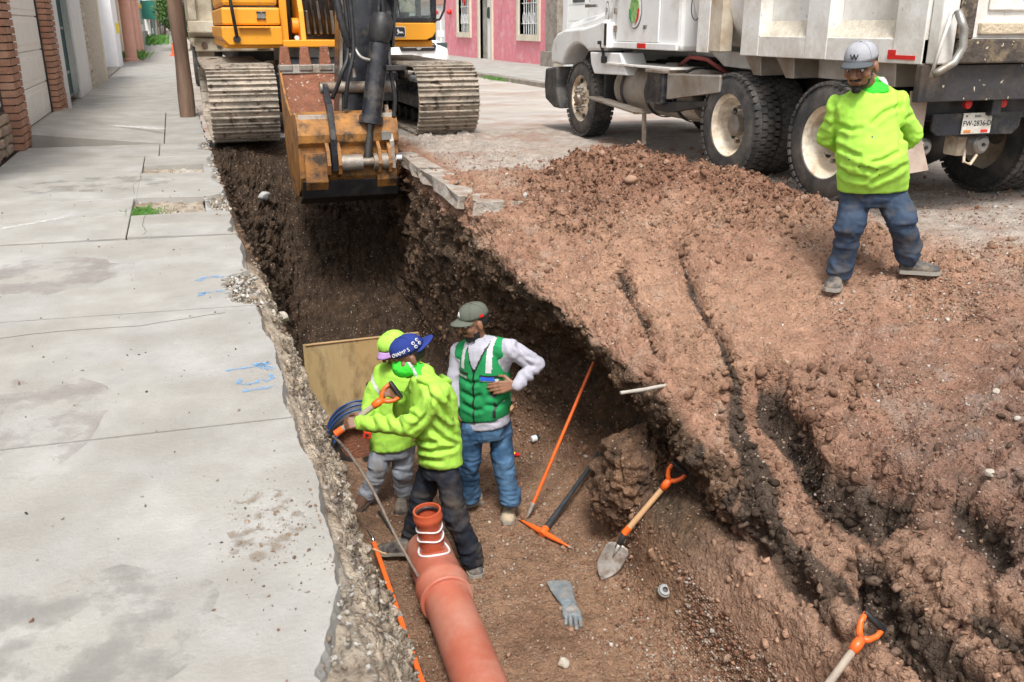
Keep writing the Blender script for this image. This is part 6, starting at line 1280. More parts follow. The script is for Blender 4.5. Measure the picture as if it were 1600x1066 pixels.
def stains(o, pts, D, name, m, par, r=.012):
    cs = [np.array(J(a, b_, D - .2)) for a, b_ in pts]; RA = np.array(RT); UA = np.array(UP)
    def f(V, N_):
        k = np.zeros(len(V), bool)
        for c in cs: d = V - c; k |= ((d @ RA) ** 2 + (1.6 * (d @ UA)) ** 2 < r * r)
        return k & (N_ @ np.array(-FW) > .2)
    return extract(o, f, .001, name, m, par)
stains(tp, pt, D1, 'mud_spots', M['black'], p)

# ---- the foreman in the green vest
D2 = 6.06; zf = -2.08
gA, gB = onground(728, 790), onground(795, 806)
p = root('person', (gB.x, gB.y, gB.z), 'man in green waistcoat, grey shirt and olive cap, hand on hip', 'person')
hd = J(741, 503, D2 - .02); fv = (-RT * .82 - FH * .42 - up0 * .22); k2 = 1.08
hp2_, P2_, ax2 = headprims(hd, fv, up0, k2)
nk = J(750, 532, D2 + .02); shL, shR = J(717, 550, D2 + .08), J(796, 545, D2 - .12); elL, elR = J(711, 592, D2 + .06), J(838, 570, D2 - .06); wrL, wrR = J(712, 632, D2 - .02), J(808, 601, D2 - .20)
hip = J(757, 657, D2); side = (shR - shL); fb_ = -FH * .85 - RT * .5
hL, hR = J(738, 668, D2 - .02), J(779, 664, D2 + .03); kL, kR = J(734, 724, D2 + .03), J(787, 726, D2 - .02); aL, aR = J(734, 775, D2 + .12), J(797, 777, D2 - .02)
body = hp2_ + [capsule(hd - up0 * .05, .055, nk, .058), capsule(nk, .05, hip, .08), capsule(shL - up0 * .03, .03, shR - up0 * .03, .03), capsule(shL, .035, elL, .033), capsule(shR, .035, elR, .033), capsule(elL, .03, wrL, .025), capsule(elR, .03, wrR, .025), capsule(hL, .06, kL, .045), capsule(hR, .06, kR, .045), capsule(kL, .045, aL, .033), capsule(kR, .045, aR, .033), capsule(hL, .06, hR, .06)]
body += hand(wrL, -up0, -RT, -FH, .3, 1.) + hand(wrR - RT * .02, -RT * .95 - up0 * .2, -FH + up0 * .3, up0 * 1 - FH * .1, .18, 1.15)
bo = remesh(body, .006, 'body', M['skin'], p, 2)
face_details(P2_, ax2, k2, p); extract(bo, beard_pred(P2_, ax2, k2), .002, 'beard', M['hair'], p); extract(bo, hair_pred(P2_, ax2, k2), .003, 'hair', M['hair'], p)
sl = [(J(752, 536, D2), .09, .08), (J(756, 546, D2), .165, .10), (J(757, 562, D2), .19, .125), (J(757, 600, D2), .185, .125), (J(757, 640, D2), .185, .13), (J(757, 664, D2), .195, .14)]
sh_ = remesh([stack(sl, side, fb_), capsule(shL, .066, elL, .054), capsule(shR, .068, elR, .057), capsule(elL, .054, wrL, .042), capsule(elR, .057, wrR, .040), capsule(nk - up0 * .02, .064, nk - up0 * .07, .085), capsule(nk - up0 * .06, .075, shL, .066), capsule(nk - up0 * .06, .075, shR, .068), capsule(shL, .066, J(745, 590, D2), .08), capsule(shR, .068, J(770, 590, D2), .08)], .009, 'shirt', M['shirt_pale'], p, 3, crease(fold(13, .009, 6, (1, 1, 1.5), [elL, elR, wrR, hip], .13), [[(806, 540), (822, 556), (836, 562)], [(812, 556), (830, 572)], [(828, 580), (838, 590)], [(816, 588), (828, 600)], [(708, 560), (716, 570)], [(706, 585), (718, 592)], [(796, 534), (802, 552)], [(740, 660), (756, 655), (776, 660)]], .012, 2.8))
vl = [(J(752, 535, D2), .12, .095), (J(755, 541, D2), .155, .120), (J(757, 555, D2), .178, .142), (J(757, 575, D2), .190, .146), (J(757, 600, D2), .196, .148), (J(757, 625, D2), .200, .150), (J(756, 642, D2), .202, .150), (J(756, 650, D2), .196, .145)]
ve = remesh([stack(vl, side, fb_), capsule(nk - up0 * .03, .078, nk.lerp(shL, .78) - up0 * .02, .080), capsule(nk - up0 * .03, .078, nk.lerp(shR, .78) - up0 * .02, .082)], .009, 'vest', M['vest_green'], p, 3, crease(fold(17, .006, 5.5, (1, 1, 1.2), [J(757, 630, D2 - .1)], .2), [[(720, 590), (735, 600), (748, 598)], [(722, 612), (740, 622), (750, 618)], [(795, 600), (780, 615), (765, 618)], [(792, 625), (776, 636), (758, 634)], [(724, 632), (744, 642), (752, 640)]], .012, 3.0))
fbn = Vector(fb_).normalized(); sdn = side.normalized(); sdn.z = 0; sdn.normalize(); c0_ = np.array(J(757, 600, D2)); A_, Bf = np.array(sdn), np.array(fbn - sdn * fbn.dot(sdn)); Bf /= np.linalg.norm(Bf)
def vpred(x0, x1, z0, z1, skew=0): return lambda V, N_: ((V - c0_) @ A_ + skew * (V - c0_)[:, 2] > x0) & ((V - c0_) @ A_ + skew * (V - c0_)[:, 2] < x1) & ((V - c0_)[:, 2] > z0) & ((V - c0_)[:, 2] < z1) & (N_ @ Bf > .15)
extract(ve, vpred(.085, .130, .14, .42, .0), .003, 'reflective_strip', M['reflective'], p); extract(ve, vpred(-.125, -.082, .14, .42, .0), .003, 'reflective_strip', M['reflective'], p)
extract(ve, vpred(-.009, .009, -.30, .17), .004, 'zip', M['black'], p)
extract(ve, vpred(.04, .175, .10, .135), .004, 'pocket_band', M['black'], p); extract(ve, vpred(.05, .165, .075, .10), .004, 'pocket_strip', M['reflective'], p); extract(ve, vpred(.055, .145, .085, .118), .012, 'phone', mat('phone_blue', (.03, .12, .6), .3), p)
extract(ve, vpred(-.165, -.045, .10, .135), .004, 'pocket_band', M['black'], p); extract(ve, vpred(-.16, -.05, .075, .10), .004, 'pocket_strip', M['reflective'], p)
extract(ve, vpred(.115, .155, -.04, .08), .004, 'pocket_edge', M['black'], p); extract(ve, vpred(.135, .160, -.19, -.07), .004, 'pocket_edge', M['black'], p)
def vneck(w0): return lambda V, N_: (np.abs((V - c0_) @ A_) < ((V - c0_)[:, 2] - .13) * .42 + w0) & ((V - c0_)[:, 2] > .13) & (N_ @ Bf > -.1)
extract(ve, vneck(.012), .002, 'neck_trim', M['black'], p); extract(ve, vneck(0), .004, 'shirt_front', M['shirt_pale'], p)
for sx in (-1, 1): B().add([nk + fbn * .075 + up0 * .03 + sdn * sx * .008, nk + fbn * .05 + sdn * sx * .07 + up0 * .05, nk + fbn * .09 + sdn * sx * .075 - up0 * .02, nk + fbn * .115 + sdn * sx * .035 - up0 * .05], [(0, 1, 2, 3)]).build('collar', M['shirt_pale'], p).modifiers.new('s', 'SOLIDIFY').thickness = .005
remesh([stack([(J(757, 656, D2), .165, .12), (J(757, 670, D2), .17, .125), (J(757, 685, D2), .165, .115)], side, fb_), capsule(hL, .095, kL, .078), capsule(hR, .098, kR, .080), capsule(kL, .078, aL + up0 * .0, .072), capsule(kR, .080, aR, .075)], .010, 'trousers', M['denim_blue'], p, 3, fold(19, .016, 6, (1, 1, 2.2), [kL, kR, aL, aR], .13))
shoe(gB + FH * .13 + RT * .01, gB - FH * .13 - RT * .01, drop(gB.x, gB.y) + .0, p, M['shoe_tan'], M['sole'], .052); shoe(gA + FH * .05 + RT * .12, gA - FH * .05 - RT * .12, drop(gA.x, gA.y), p, M['shoe_tan'], M['sole'], .052)
c_, s_d, f_, u_ = cap(hd, fv, up0, k2 * 1.03, M['cap_olive'], M['cap_olive'], p)
sx_ = -s_d if (-s_d).cross(u_).dot(f_) > 0 else s_d
text('A', 'cap_logo', .055, basis(c_ + f_ * .108 + u_ * .045, sx_, (u_ - f_ * .28)), M['clean_white'], p, .002); B().obox(c_ - f_ * .02 + s_d * .088 * (1 if s_d.dot(-FW) > 0 else -1) * k2 + u_ * .018, s_d * .002, f_ * .016, u_ * .009).build('cap_flag', M['red'], p)

# ---- the worker gripping the shovel
D3 = 5.42
gA, gB = at(608, 864, -2.08), onground(738, 888)
p = root('person', (gB.x, gB.y, gB.z), 'worker in lime top, green face scarf and backwards blue cap, holding a shovel', 'person')
hd = J(640, 556, D3 + .03); fv = (-RT * .86 - FH * .25 - up0 * .42); k3 = 1.08
hp3_, P3_, ax3 = headprims(hd, fv, up0, k3)
nk = J(662, 592, D3 + .02); shN, shF = J(683, 618, D3 - .17), J(655, 605, D3 + .17); elN, elF = J(642, 667, D3 - .16), J(628, 650, D3 + .25); wrN, wrF = J(568, 660, D3 - .02), J(625, 622, D3 + .12)
hip = J(688, 716, D3); side = (shN - shF); fb_ = -RT * .95 - FH * .25
hF, hN = J(672, 722, D3 + .08), J(698, 724, D3 - .08); kF, kN = J(658, 786, D3 + .10), J(710, 800, D3 - .10); aF, aN = J(640, 846, D3 + .20), J(738, 868, D3 - .05)
body = hp3_ + [capsule(hd - up0 * .05, .055, nk, .058), capsule(nk, .055, hip, .08), capsule(shN - up0 * .03, .03, shF - up0 * .03, .03), capsule(shN, .038, elN, .035), capsule(shF, .038, elF, .035), capsule(elN, .033, wrN, .027), capsule(elF, .033, wrF, .027), capsule(hN, .06, kN, .045), capsule(hF, .06, kF, .045), capsule(kN, .045, aN, .033), capsule(kF, .045, aF, .033), capsule(hN, .06, hF, .06)]
S0, S1 = J(606, 618, D3 + .08), J(526, 677, D3 - .02); sdv = (S1 - S0).normalized()
hN_ = J(549, 661, D3 - .01)
body += hand(wrN, (J(545, 661, D3 - .03) - wrN), -FW * .8 + up0 * .5, up0, .95, 1.08) + hand(wrF, (J(607, 611, D3 + .09) - wrF), -FW * .6 + up0, -sdv, 1.0, 1.08)
bo = remesh(body, .006, 'body', mat('skin_dark', (.20, .095, .055), .5, var=.1), p, 2)
face_details(P3_, ax3, k3, p); extract(bo, hair_pred(P3_, ax3, k3), .003, 'hair', M['hair'], p)
sl = [(J(664, 590, D3), .10, .09), (J(672, 602, D3), .17, .12), (J(676, 622, D3), .195, .138), (J(680, 655, D3), .188, .14), (J(685, 690, D3), .182, .135), (J(688, 715, D3), .186, .135), (J(689, 724, D3), .186, .135)]
tp = remesh([stack(sl, side, fb_), capsule(shN, .082, elN, .066), capsule(shF, .078, elF, .062), capsule(elN, .066, wrN + (wrN - elN).normalized() * .02, .047), capsule(elF, .062, wrF, .046), capsule(nk + up0 * .02, .078, nk - up0 * .05, .10), capsule(nk - up0 * .05, .09, shN, .082), capsule(nk - up0 * .05, .09, shF, .078), capsule(shN, .08, J(690, 665, D3 - .05), .11)], .009, 'shirt', M['hivis2'], p, 4, crease(fold(23, .010, 5.5, (1, 1, 1.5), [elN, elF, wrN], .16), [[(664, 598), (672, 622), (668, 648), (642, 672)], [(679, 652), (700, 668), (714, 684)], [(672, 668), (692, 686), (714, 694)], [(640, 696), (672, 706), (712, 700)], [(628, 632), (640, 648), (650, 652)], [(690, 604), (706, 628), (712, 655)], [(655, 690), (680, 692)], [(600, 652), (606, 668)], [(618, 648), (626, 668)], [(580, 650), (584, 664)], [(650, 714), (690, 722)], [(676, 620), (694, 640), (700, 656)]], .016, 3.4))
B().tube([J(652, 590, D3 - .11), J(676, 600, D3 - .13), J(700, 597, D3 - .02), J(690, 588, D3 + .1)], [.02, .028, .028, .018], 10).build('hood_fold', M['hivis2'], p, smooth=True)
ga = remesh([ellip(P3_(0, .046, -.040), ax3, (.076 * k3, .088 * k3, .070 * k3)), stack([(nk - up0 * .03, .085, .085), (nk + up0 * .03, .07, .07), (Vector(P3_(0, .01, -.06)), .07, .08)], side, fb_)], .006, 'neck_gaiter', M['neon_green'], p, 2, fold(29, .007, 11, (1, 1, 2.2)))
gf = np.array(P3_(-.0, .02, -.07)); extract(ga, lambda V, N_: (np.abs((V - gf) @ np.array(ax3[1]) - .0) < .012) & (N_ @ np.array(-FW) > .2), .003, 'reflective_strip', M['reflective'], p)
remesh([stack([(J(687, 716, D3), .140, .105), (J(686, 728, D3), .148, .110), (J(685, 745, D3), .15, .108)], side, fb_), capsule(hF - up0 * .05, .086, kF, .078), capsule(hN - up0 * .06, .086, kN, .080), capsule(kF, .078, aF, .068), capsule(kN, .080, aN - up0 * .02, .070)], .010, 'trousers', M['denim_black'], p, 3, fold(31, .017, 6, (1, 1, 2.0), [kF, kN, aN, hip], .14))
shoe(gB + FH * .10 - RT * .03, gB - FH * .12 + RT * .04, drop(gB.x, gB.y), p, M['shoe_dark'], M['sole'], .054); shoe(gA + RT * .15, gA - RT * .08, -2.08, p, M['shoe_dark'], M['sole'], .048)
c_, s_d, f_, u_ = cap(hd, fv, up0, k3 * 1.04, M['cap_blue'], M['cap_blue'], p, -1, .012)
sn_ = s_d if s_d.dot(-FW) > 0 else -s_d; bk_ = -f_
curve_text('CHAMPS', .036, c_ + u_ * .02, f_, sn_, u_, (.113, .092), R(38), R(10.5), M['clean_white'], p, 'cap_letter') if False else None
for i, ch in enumerate('CHAMPS'):
    a = R(34 + 11.5 * i); n_ = (f_ * math.cos(a) * .9 + sn_ * math.sin(a)).normalized(); pos = c_ + (f_ * .113 * math.cos(a) + sn_ * .093 * math.sin(a)) * k3 * .985 + u_ * (.020 + .012 * math.sin(a)); x = -(f_ * -math.sin(a) + sn_ * math.cos(a))
    x = x if x.dot(RT) > 0 else -x; text(ch, 'cap_letter', .034, basis(pos, x, (u_ - n_ * .2)), M['clean_white'], p, .002)
for i, (a, h) in enumerate([(118, .022), (138, .024), (116, .050), (136, .052)]):
    a = R(a); n_ = (f_ * math.cos(a) + sn_ * math.sin(a)).normalized(); pos = c_ + (f_ * .108 * math.cos(a) + sn_ * .090 * math.sin(a)) * k3 * (1 - h * 1.5) + u_ * h; B().cyl(pos, pos + n_ * .006, .011, n=14).build('cap_badge', M['clean_white'], p); B().lathe(pos + n_ * .006, pos + n_ * .0075, [(0, .006), (1, .006)], 12).build('badge_centre', M['cap_blue'], p)

# ---- the worker behind him
D4 = 6.30
gA, gB = at(566, 782, -2.08), at(628, 776, -2.08)
p = root('person', (gA.x, gA.y, gA.z), 'worker in lime top and pale jeans, standing behind the one with the shovel', 'person')
hd = J(617, 545, D4 - .05); fv = (-RT * .75 - FH * .3 - up0 * .5); k4 = 1.04
hp4_, P4_, ax4 = headprims(hd, fv, up0, k4)
nk = J(628, 566, D4); shL, shR = J(598, 582, D4 + .04), J(655, 580, D4 - .06); elL, elR = J(580, 622, D4 - .02), J(668, 625, D4 + .05); wrL, wrR = J(572, 652, D4 - .10), J(655, 660, D4 - .1)
hip = J(613, 690, D4); side = shR - shL; fb_ = -FH * .8 - RT * .6
hL, hR = J(598, 695, D4), J(632, 692, D4 + .03); kL, kR = J(590, 735, D4 - .04), J(628, 737, D4); aL, aR = J(574, 775, D4 + .02), J(631, 770, D4 + .06)
body = hp4_ + [capsule(hd - up0 * .05, .055, nk, .058), capsule(nk, .05, hip, .08), capsule(shL - up0 * .03, .03, shR - up0 * .03, .03), capsule(shL, .035, elL, .033), capsule(shR, .035, elR, .033), capsule(elL, .03, wrL, .025), capsule(elR, .03, wrR, .025), capsule(hL, .06, kL, .045), capsule(hR, .06, kR, .045), capsule(kL, .045, aL, .033), capsule(kR, .045, aR, .033), capsule(hL, .06, hR, .06)]
body += hand(wrL, -up0 + FH * .1 - RT * .2, -RT, -FH, .45, 1.) + hand(wrR, -up0, RT, -FH, .4, 1.)
bo = remesh(body, .0065, 'body', M['skin'], p, 2); face_details(P4_, ax4, k4, p); extract(bo, hair_pred(P4_, ax4, k4), .003, 'hair', M['hair'], p)
sl = [(J(628, 570, D4), .09, .08), (J(628, 580, D4), .165, .11), (J(624, 600, D4), .185, .13), (J(618, 640, D4), .18, .13), (J(614, 680, D4), .18, .13), (J(613, 698, D4), .185, .135)]
sh_ = remesh([stack(sl, side, fb_), capsule(shL, .070, elL, .058), capsule(shR, .070, elR, .058), capsule(elL, .058, wrL, .045), capsule(elR, .058, wrR, .045), capsule(nk, .064, nk - up0 * .05, .09), capsule(nk - up0 * .05, .085, shL, .07), capsule(nk - up0 * .05, .085, shR, .07)], .010, 'shirt', M['hivis'], p, 4, fold(37, .010, 6, (1, 1, 1.5), [elL, hip], .15))
rc = np.array(J(587, 598, D4)); extract(sh_, lambda V, N_: (np.abs((V - rc) @ np.array((RT * .8 + up0 * .5))) < .018) & (np.linalg.norm(V - rc, axis=1) < .10) & (N_ @ np.array(-FW) > .2), .003, 'reflective_strip', M['reflective'], p)
remesh([stack([(J(613, 688, D4), .155, .115), (J(613, 700, D4), .16, .12), (J(613, 712, D4), .155, .11)], side, fb_), capsule(hL, .092, kL, .078), capsule(hR, .092, kR, .078), capsule(kL, .078, aL, .070), capsule(kR, .078, aR, .070)], .010, 'trousers', M['denim_pale'], p, 3, fold(41, .012, 6, (1, 1, 2.2), [kL, kR, aL, aR], .13))
shoe(gA + FH * .12 + RT * .04, gA - FH * .12 - RT * .04, drop(gA.x, gA.y), p, mat('shoe_brown', (.10, .05, .03), .8), M['shoe_dark'], .052); shoe(gB + FH * .1, gB - FH * .14, drop(gB.x, gB.y), p, M['shoe_dark'], M['shoe_dark'], .052)
c_, s_d, f_, u_ = cap(hd, fv, up0, k4 * 1.05, M['cap_lime'], M['lilac'], p, 1, -.02, .45)
# ------------------------------------------------------------------ the sewer pipe and the tools in the trench
M['pvc'] = mat('pvc', (.46, .135, .085), .42, var=.12, vs=3, bump=.05, bs=12, dirt=(.50, .23, .165), damt=.46, ds=3.2, stretch=(1, 1, 1)); M['pvc_clean'] = mat('pvc_clean', (.50, .10, .045), .30, var=.06)
M['tool_orange'] = mat('tool_orange', (.85, .14, .02), .4, var=.12, vs=20, dirt=(.3, .12, .06), damt=.2, ds=22); M['wood'] = mat('wood', (.55, .33, .17), .6, var=.15, vs=12, stretch=(1, 1, .1)); M['wood_grey'] = mat('wood_grey', (.36, .30, .24), .85, var=.2, vs=15, bump=.4)
M['blade'] = mat('blade', (.46, .44, .41), .4, .3, var=.25, vs=12, dirt=(.22, .14, .09), damt=.34, ds=14); M['steel_blue'] = mat('steel_blue', (.055, .065, .075), .45, .4, var=.3, vs=14, dirt=(.15, .1, .07), damt=.25, ds=12)
zp = -1.925; rP = .145
a0 = at(668, 858, zp); a1 = at(748, 1066, zp); dP = (a1 - a0).normalized(); a1 = a0 + dP * 3.2
pr = root('sewer_pipe', (a0.x, a0.y, -2.09), 'large terracotta red plastic sewer pipe lying on the trench floor', 'pipe')
cs = a0 + dP * .56
def ringpipe(p0, p1, r, t, name, m, par, n=56): return B().lathe(p0, p1, [(0, r - t), (0, r), (1, r), (1, r - t), (0, r - t)], n, False).build(name, m, par, smooth='auto')
ringpipe(cs, a1, rP, .012, 'pipe_barrel', M['pvc'], pr)
B().lathe(a0, cs + dP * .05, [(0, rP - .02), (0, rP + .002), (.03, rP + .008), (.55, rP + .008), (.66, rP + .012), (.74, rP + .026), (.80, rP + .026), (.84, rP + .016), (.97, rP + .016), (.985, rP + .024), (1, rP + .018), (1, rP - .01)], 56, False).build('pipe_socket', M['pvc'], pr, smooth='auto')
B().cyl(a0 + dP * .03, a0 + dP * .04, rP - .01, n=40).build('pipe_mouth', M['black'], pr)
b0 = a0 + dP * .21 + Vector((0, 0, .06)); tip = J(667, 797, (b0.dot(FH)) - .02); 
bd = (tip - b0).normalized(); Lb = (tip - b0).length
br = B().lathe(b0, tip, [(0, .080), (.62, .080), (.64, .083), (.78, .083), (.83, .095), (.90, .095), (.93, .089), (.985, .092), (1, .090), (1, .078), (.75, .075), (.6, .072)], 40, False).build('pipe_branch', M['pvc_clean'], pr, smooth='auto')
B().lathe(b0 + bd * Lb * .88, b0 + bd * Lb * .94, [(0, .077), (0, .068), (1, .068), (1, .079)], 36, False).build('rubber_seal', M['black'], pr, smooth=True); B().cyl(b0 + bd * Lb * .60, b0 + bd * Lb * .62, .074, n=30).build('branch_inside', M['pvc'], pr)
for t in (.47, .66):
    u_, w_, _ = frame_of(bd); tl = .10; rg = [b0 + bd * (Lb * t + .008 * math.sin(a * 3)) + (u_ * math.cos(a) + w_ * math.sin(a)) * .084 for a in np.linspace(0, 6.283, 40)]
    B().tube(rg, .0058, 6).build('sealant_bead', M['clean_white'], pr, smooth=True)
pts = []
sd_p = dP.cross(Vector((0, 0, 1))).normalized(); up_p = sd_p.cross(dP).normalized()
if up_p.z < 0: up_p = -up_p
for a in np.linspace(0, 6.283, 44):
    off = sd_p * .100 * math.cos(a) + dP * (.105 * math.sin(a) + .02); q = b0 + off; x = off.dot(sd_p); ctr = a0 + dP * (q - a0).dot(dP); pts.append(ctr + sd_p * x + up_p * math.sqrt(max(.001, (rP + .012) ** 2 - x * x)))
B().tube(pts, .0075, 6).build('sealant_bead', M['clean_white'], pr, smooth=True)
# black and blue corrugated pipe with the shuttering board behind it
cpr = root('corrugated_pipe', (1.12, 7.15, -2.1), 'black corrugated pipe with blue stripes, half buried before the plywood board', 'pipe')
q0 = Vector((1.13, 7.05, -1.97)); q1 = Vector((1.18, 7.36, -1.97)); pf = []
for k in range(25): t = k / 24; pf.append((t, .27 + (.012 if k % 2 else 0)))
B().lathe(q0, q1, [(.1, .17), (0, .175)] + pf + [(1, .235)], 44, False).build('pipe_wall', M['black'], cpr, smooth='auto'); B().lathe(q0 + (q1 - q0) * .1, q1, [(0, .172), (1, .172)], 40, False).build('pipe_lining', M['black_gloss'], cpr, smooth=True)
for a in (60, 85, 115, 140): 
    d_ = Vector((math.cos(R(a)), 0, math.sin(R(a)))); b = B(); b.bar(q0 + d_ * .228 + Vector((0, .01, 0)), q1 + d_ * .228, .02, .004, d_); b.build('blue_stripe', mat('pipe_blue_s', (.02, .07, .24), .4), cpr)
B().lathe(q0 + Vector((0, .08, 0)), q0 + Vector((0, .1, 0)), [(0, .168), (1, .168)], 32).build('soil_plug', M['red_dirt'], cpr)
ringb = [q0 + Vector((.222 * math.cos(a), -.004, .222 * math.sin(a))) for a in np.linspace(R(15), R(165), 30)]; B().tube(ringb, .012, 6).build('blue_rim', mat('pipe_blue2', (.03, .10, .38), .4), cpr)
pb = root('plywood_board', (1.3, 7.8, -2.1), 'yellowish plywood board standing across the trench behind the workers', 'board')
M['ply'] = mat('ply', (.42, .28, .12), .65, var=.15, vs=2.5, dirt=(.10, .065, .035), damt=.3, ds=5, col2=(.50, .37, .19), stretch=(1, 1, .4), fleck=(.05, .03, .02), fs=14, fth=.9)
A = aty(474, 541, 7.75); Bq = aty(655, 521, 7.95); b = B(); n_ = Vector((.0, -1, .0))
b.add([(A.x, 7.75, -2.15), (Bq.x, 7.95, -2.15), (Bq.x, 7.98, Bq.z), (A.x, 7.78, A.z), (A.x, 7.77, -2.15), (Bq.x, 7.97, -2.15), (Bq.x, 8.0, Bq.z), (A.x, 7.80, A.z)], [(0, 1, 2, 3), (7, 6, 5, 4), (0, 4, 5, 1), (1, 5, 6, 2), (2, 6, 7, 3), (3, 7, 4, 0)])
b.build('board_sheet', M['ply'], pb); b = B(); b.bar((A.x + .02, 7.785, A.z - .005), (Bq.x, 7.99, Bq.z - .004), .03, .006); b.build('board_edge', M['wood'], pb)
for tq in (.30, .62, .92):
    cq = q0 + (q1 - q0) * tq; B().tube([cq + Vector((.288 * math.cos(a), 0, .288 * math.sin(a))) for a in np.linspace(0, 6.283, 40)], .007, 6).build('blue_ring', mat('pipe_blue', (.02, .07, .24), .4) if tq == .30 else bpy.data.materials['pipe_blue'], cpr, smooth=True)
# ---- shovels
def shovel(name, grip, sock, tipp, label, blade=True, ferrule=True, nrm=None, shaft=M['wood']):
    grip, sock, tipp = Vector(grip), Vector(sock), Vector(tipp); t = root(name, sock, label, 'shovel'); d = (grip - sock).normalized(); L = (grip - sock).length
    v = (-FW); v = (v - d * v.dot(d)).normalized(); s = d.cross(v)
    gl_ = grip - d * .13
    B().lathe(sock, gl_ + d * .02, [(0, .021), (.5, .019), (1, .018)], 16).build('shaft', shaft, t, smooth='auto')
    y = B(); y.lathe(gl_ - d * .05, gl_ + d * .03, [(0, .024), (.5, .027), (1, .022)], 16)
    for sg in (-1, 1): y.tube([gl_ + d * .02, gl_ + d * .045 + s * sg * .03, gl_ + d * .085 + s * sg * .052, gl_ + d * .135 + s * sg * .055], [.018, .016, .014, .013], 10)
    y.build('d_handle', M['tool_orange'], t, smooth=True); B().lathe(gl_ + d * .132 - s * .066, gl_ + d * .132 + s * .066, [(0, .013), (.1, .017), (.9, .017), (1, .013)], 14).build('grip', M['black'], t, smooth='auto')
    if ferrule: B().lathe(sock - d * .01, sock + d * .05, [(0, .025), (1, .023)], 14).build('collar', M['tool_orange'], t, smooth='auto')
    if blade:
        dd = (tipp - sock); n0 = Vector(nrm or v); B().tube([sock + d * .02, sock + dd * .15 + n0 * .0, sock + dd * .32], [.021, .022, .018], 12).build('socket', M['black'], t, smooth=True)
        bs = sock + dd * .25; be = tipp; ax = (be - bs); LB = ax.length; ax.normalize(); n0 = (n0 - ax * n0.dot(ax)).normalized(); sw = ax.cross(n0); rows = []
        for i in range(10):
            tt = i / 9; w = (.078 * min(1, tt * 6 + .75)) * (1 - max(0, (tt - .55) / .45) ** 1.8) + .002; row = []
            for j in range(9): x = (j / 8 - .5) * 2; row.append(bs + ax * LB * tt + sw * w * x + n0 * (.028 * x * x * (1 - tt * .4) - .012 * math.sin(math.pi * tt)))
            rows.append(row)
        o = B().sweep(rows, False, False).build('blade', M['blade'], t, smooth=True); o.modifiers.new('s', 'SOLIDIFY').thickness = .003
        B().tube([bs + n0 * .008, bs + ax * LB * .35 + n0 * .004], [.016, .004], 8).build('blade_rib', M['blade'], t, smooth=True)
    return t
g1 = onground(940, 905); g2 = onground(1062, 732)
tipq = g1 + Vector((0, 0, .005)); top_ = J(1062, 732, tipq.dot(FH) + .02); so1 = J(977, 832, tipq.dot(FH) * .45 + top_.dot(FH) * .55)
shovel('shovel', top_, so1, tipq, 'shovel with wooden shaft and orange handle leaning on the bank, blade on gravel', nrm=(-FW))
gq = onground(1355, 1012) + Vector((0, 0, .12)); dn = J(1235, 1150, gq.dot(FH) - .30); shovel('shovel', gq + (gq - dn).normalized() * .03, dn, dn + (dn - gq) * .3, 'shovel with worn wooden shaft in the bottom right corner, only its upper end showing', shaft=M['wood_grey'])
shovel('shovel', S0 + (S0 - S1).normalized() * .06, S1, S1 + sdv * .2, 'shovel in the hands of the worker in the blue cap, blade buried in the cut', blade=False, shaft=M['wood_grey'])
# ---- digging bar, pickaxe, second bar
q0 = onground(824, 812) + Vector((0, 0, .02)); q1 = J(929, 562, q0.dot(FH) + .45); t = root('digging_bar', q0, 'long thin orange digging bar leaning against the dark trench wall', 'digging bar')
dq = (q1 - q0); B().lathe(q0 + dq * .08, q1, [(0, .014), (.9, .013), (1, .008)], 12).build('bar', M['tool_orange'], t, smooth='auto'); B().lathe(q0, q0 + dq * .09, [(0, .004), (.3, .013), (1, .015)], 10).build('chisel_tip', M['blade'], t, smooth='auto')
q0 = onground(850, 838) + Vector((0, 0, .045)); q1 = onground(936, 718) + Vector((0, 0, .05)); t = root('pickaxe', q0, 'pickaxe with a black handle and orange head lying on the floor', 'pickaxe')
dq = (q1 - q0).normalized(); B().lathe(q0, q1, [(0, .028), (.08, .024), (.5, .018), (.95, .018), (1, .02)], 14).build('handle', M['steel_blue'], t, smooth='auto')
hA_ = onground(813, 816) + Vector((0, 0, .02)); hB_ = onground(889, 858) + Vector((0, 0, .02)); cc = q0 - dq * .015; pts = []; rr_ = []
for k in range(15):
    u_ = k / 14; p_ = (hA_ * (1 - u_) ** 2 + (cc * 2 - (hA_ + hB_) * .5) * 2 * u_ * (1 - u_) + hB_ * u_ ** 2); pts.append(p_); rr_.append(.006 + .017 * math.sin(math.pi * u_) ** 1.2)
B().tube(pts, rr_, 8).build('head', M['tool_orange'], t, smooth=True); B().lathe(q0 - dq * .04, q0 + dq * .03, [(0, .030), (1, .030)], 12).build('eye', M['tool_orange'], t, smooth='auto')
B().tube([pts[-1], pts[-1] + (pts[-1] - pts[-2]).normalized() * .03], [.008, .003], 6).build('point', M['blade'], t); B().tube([pts[0], pts[0] + (pts[0] - pts[1]).normalized() * .02], [.008, .004], 6).build('point', M['blade'], t)
q0 = at(584, 848, -1.93); q1 = at(666, 1085, -1.93); t = root('orange_bar', q1, 'orange steel bar with a bare bent tip beside the big pipe', 'digging bar')
B().bar(q0, q1, .03, .022).build('bar', M['tool_orange'], t, bevel=.004); B().tube([q0, q0 + (q0 - q1).normalized() * .04 + Vector((0, 0, .02)), q0 + (q0 - q1).normalized() * .09 - RT * .03 + Vector((0, 0, .05))], [.012, .009, .004], 8).build('bent_tip', M['chrome'], t, smooth=True)
qm = q0.lerp(q1, .53); B().bar(qm, qm + (q1 - q0).normalized() * .05, .036, .026).build('bare_joint', M['blade'], t)
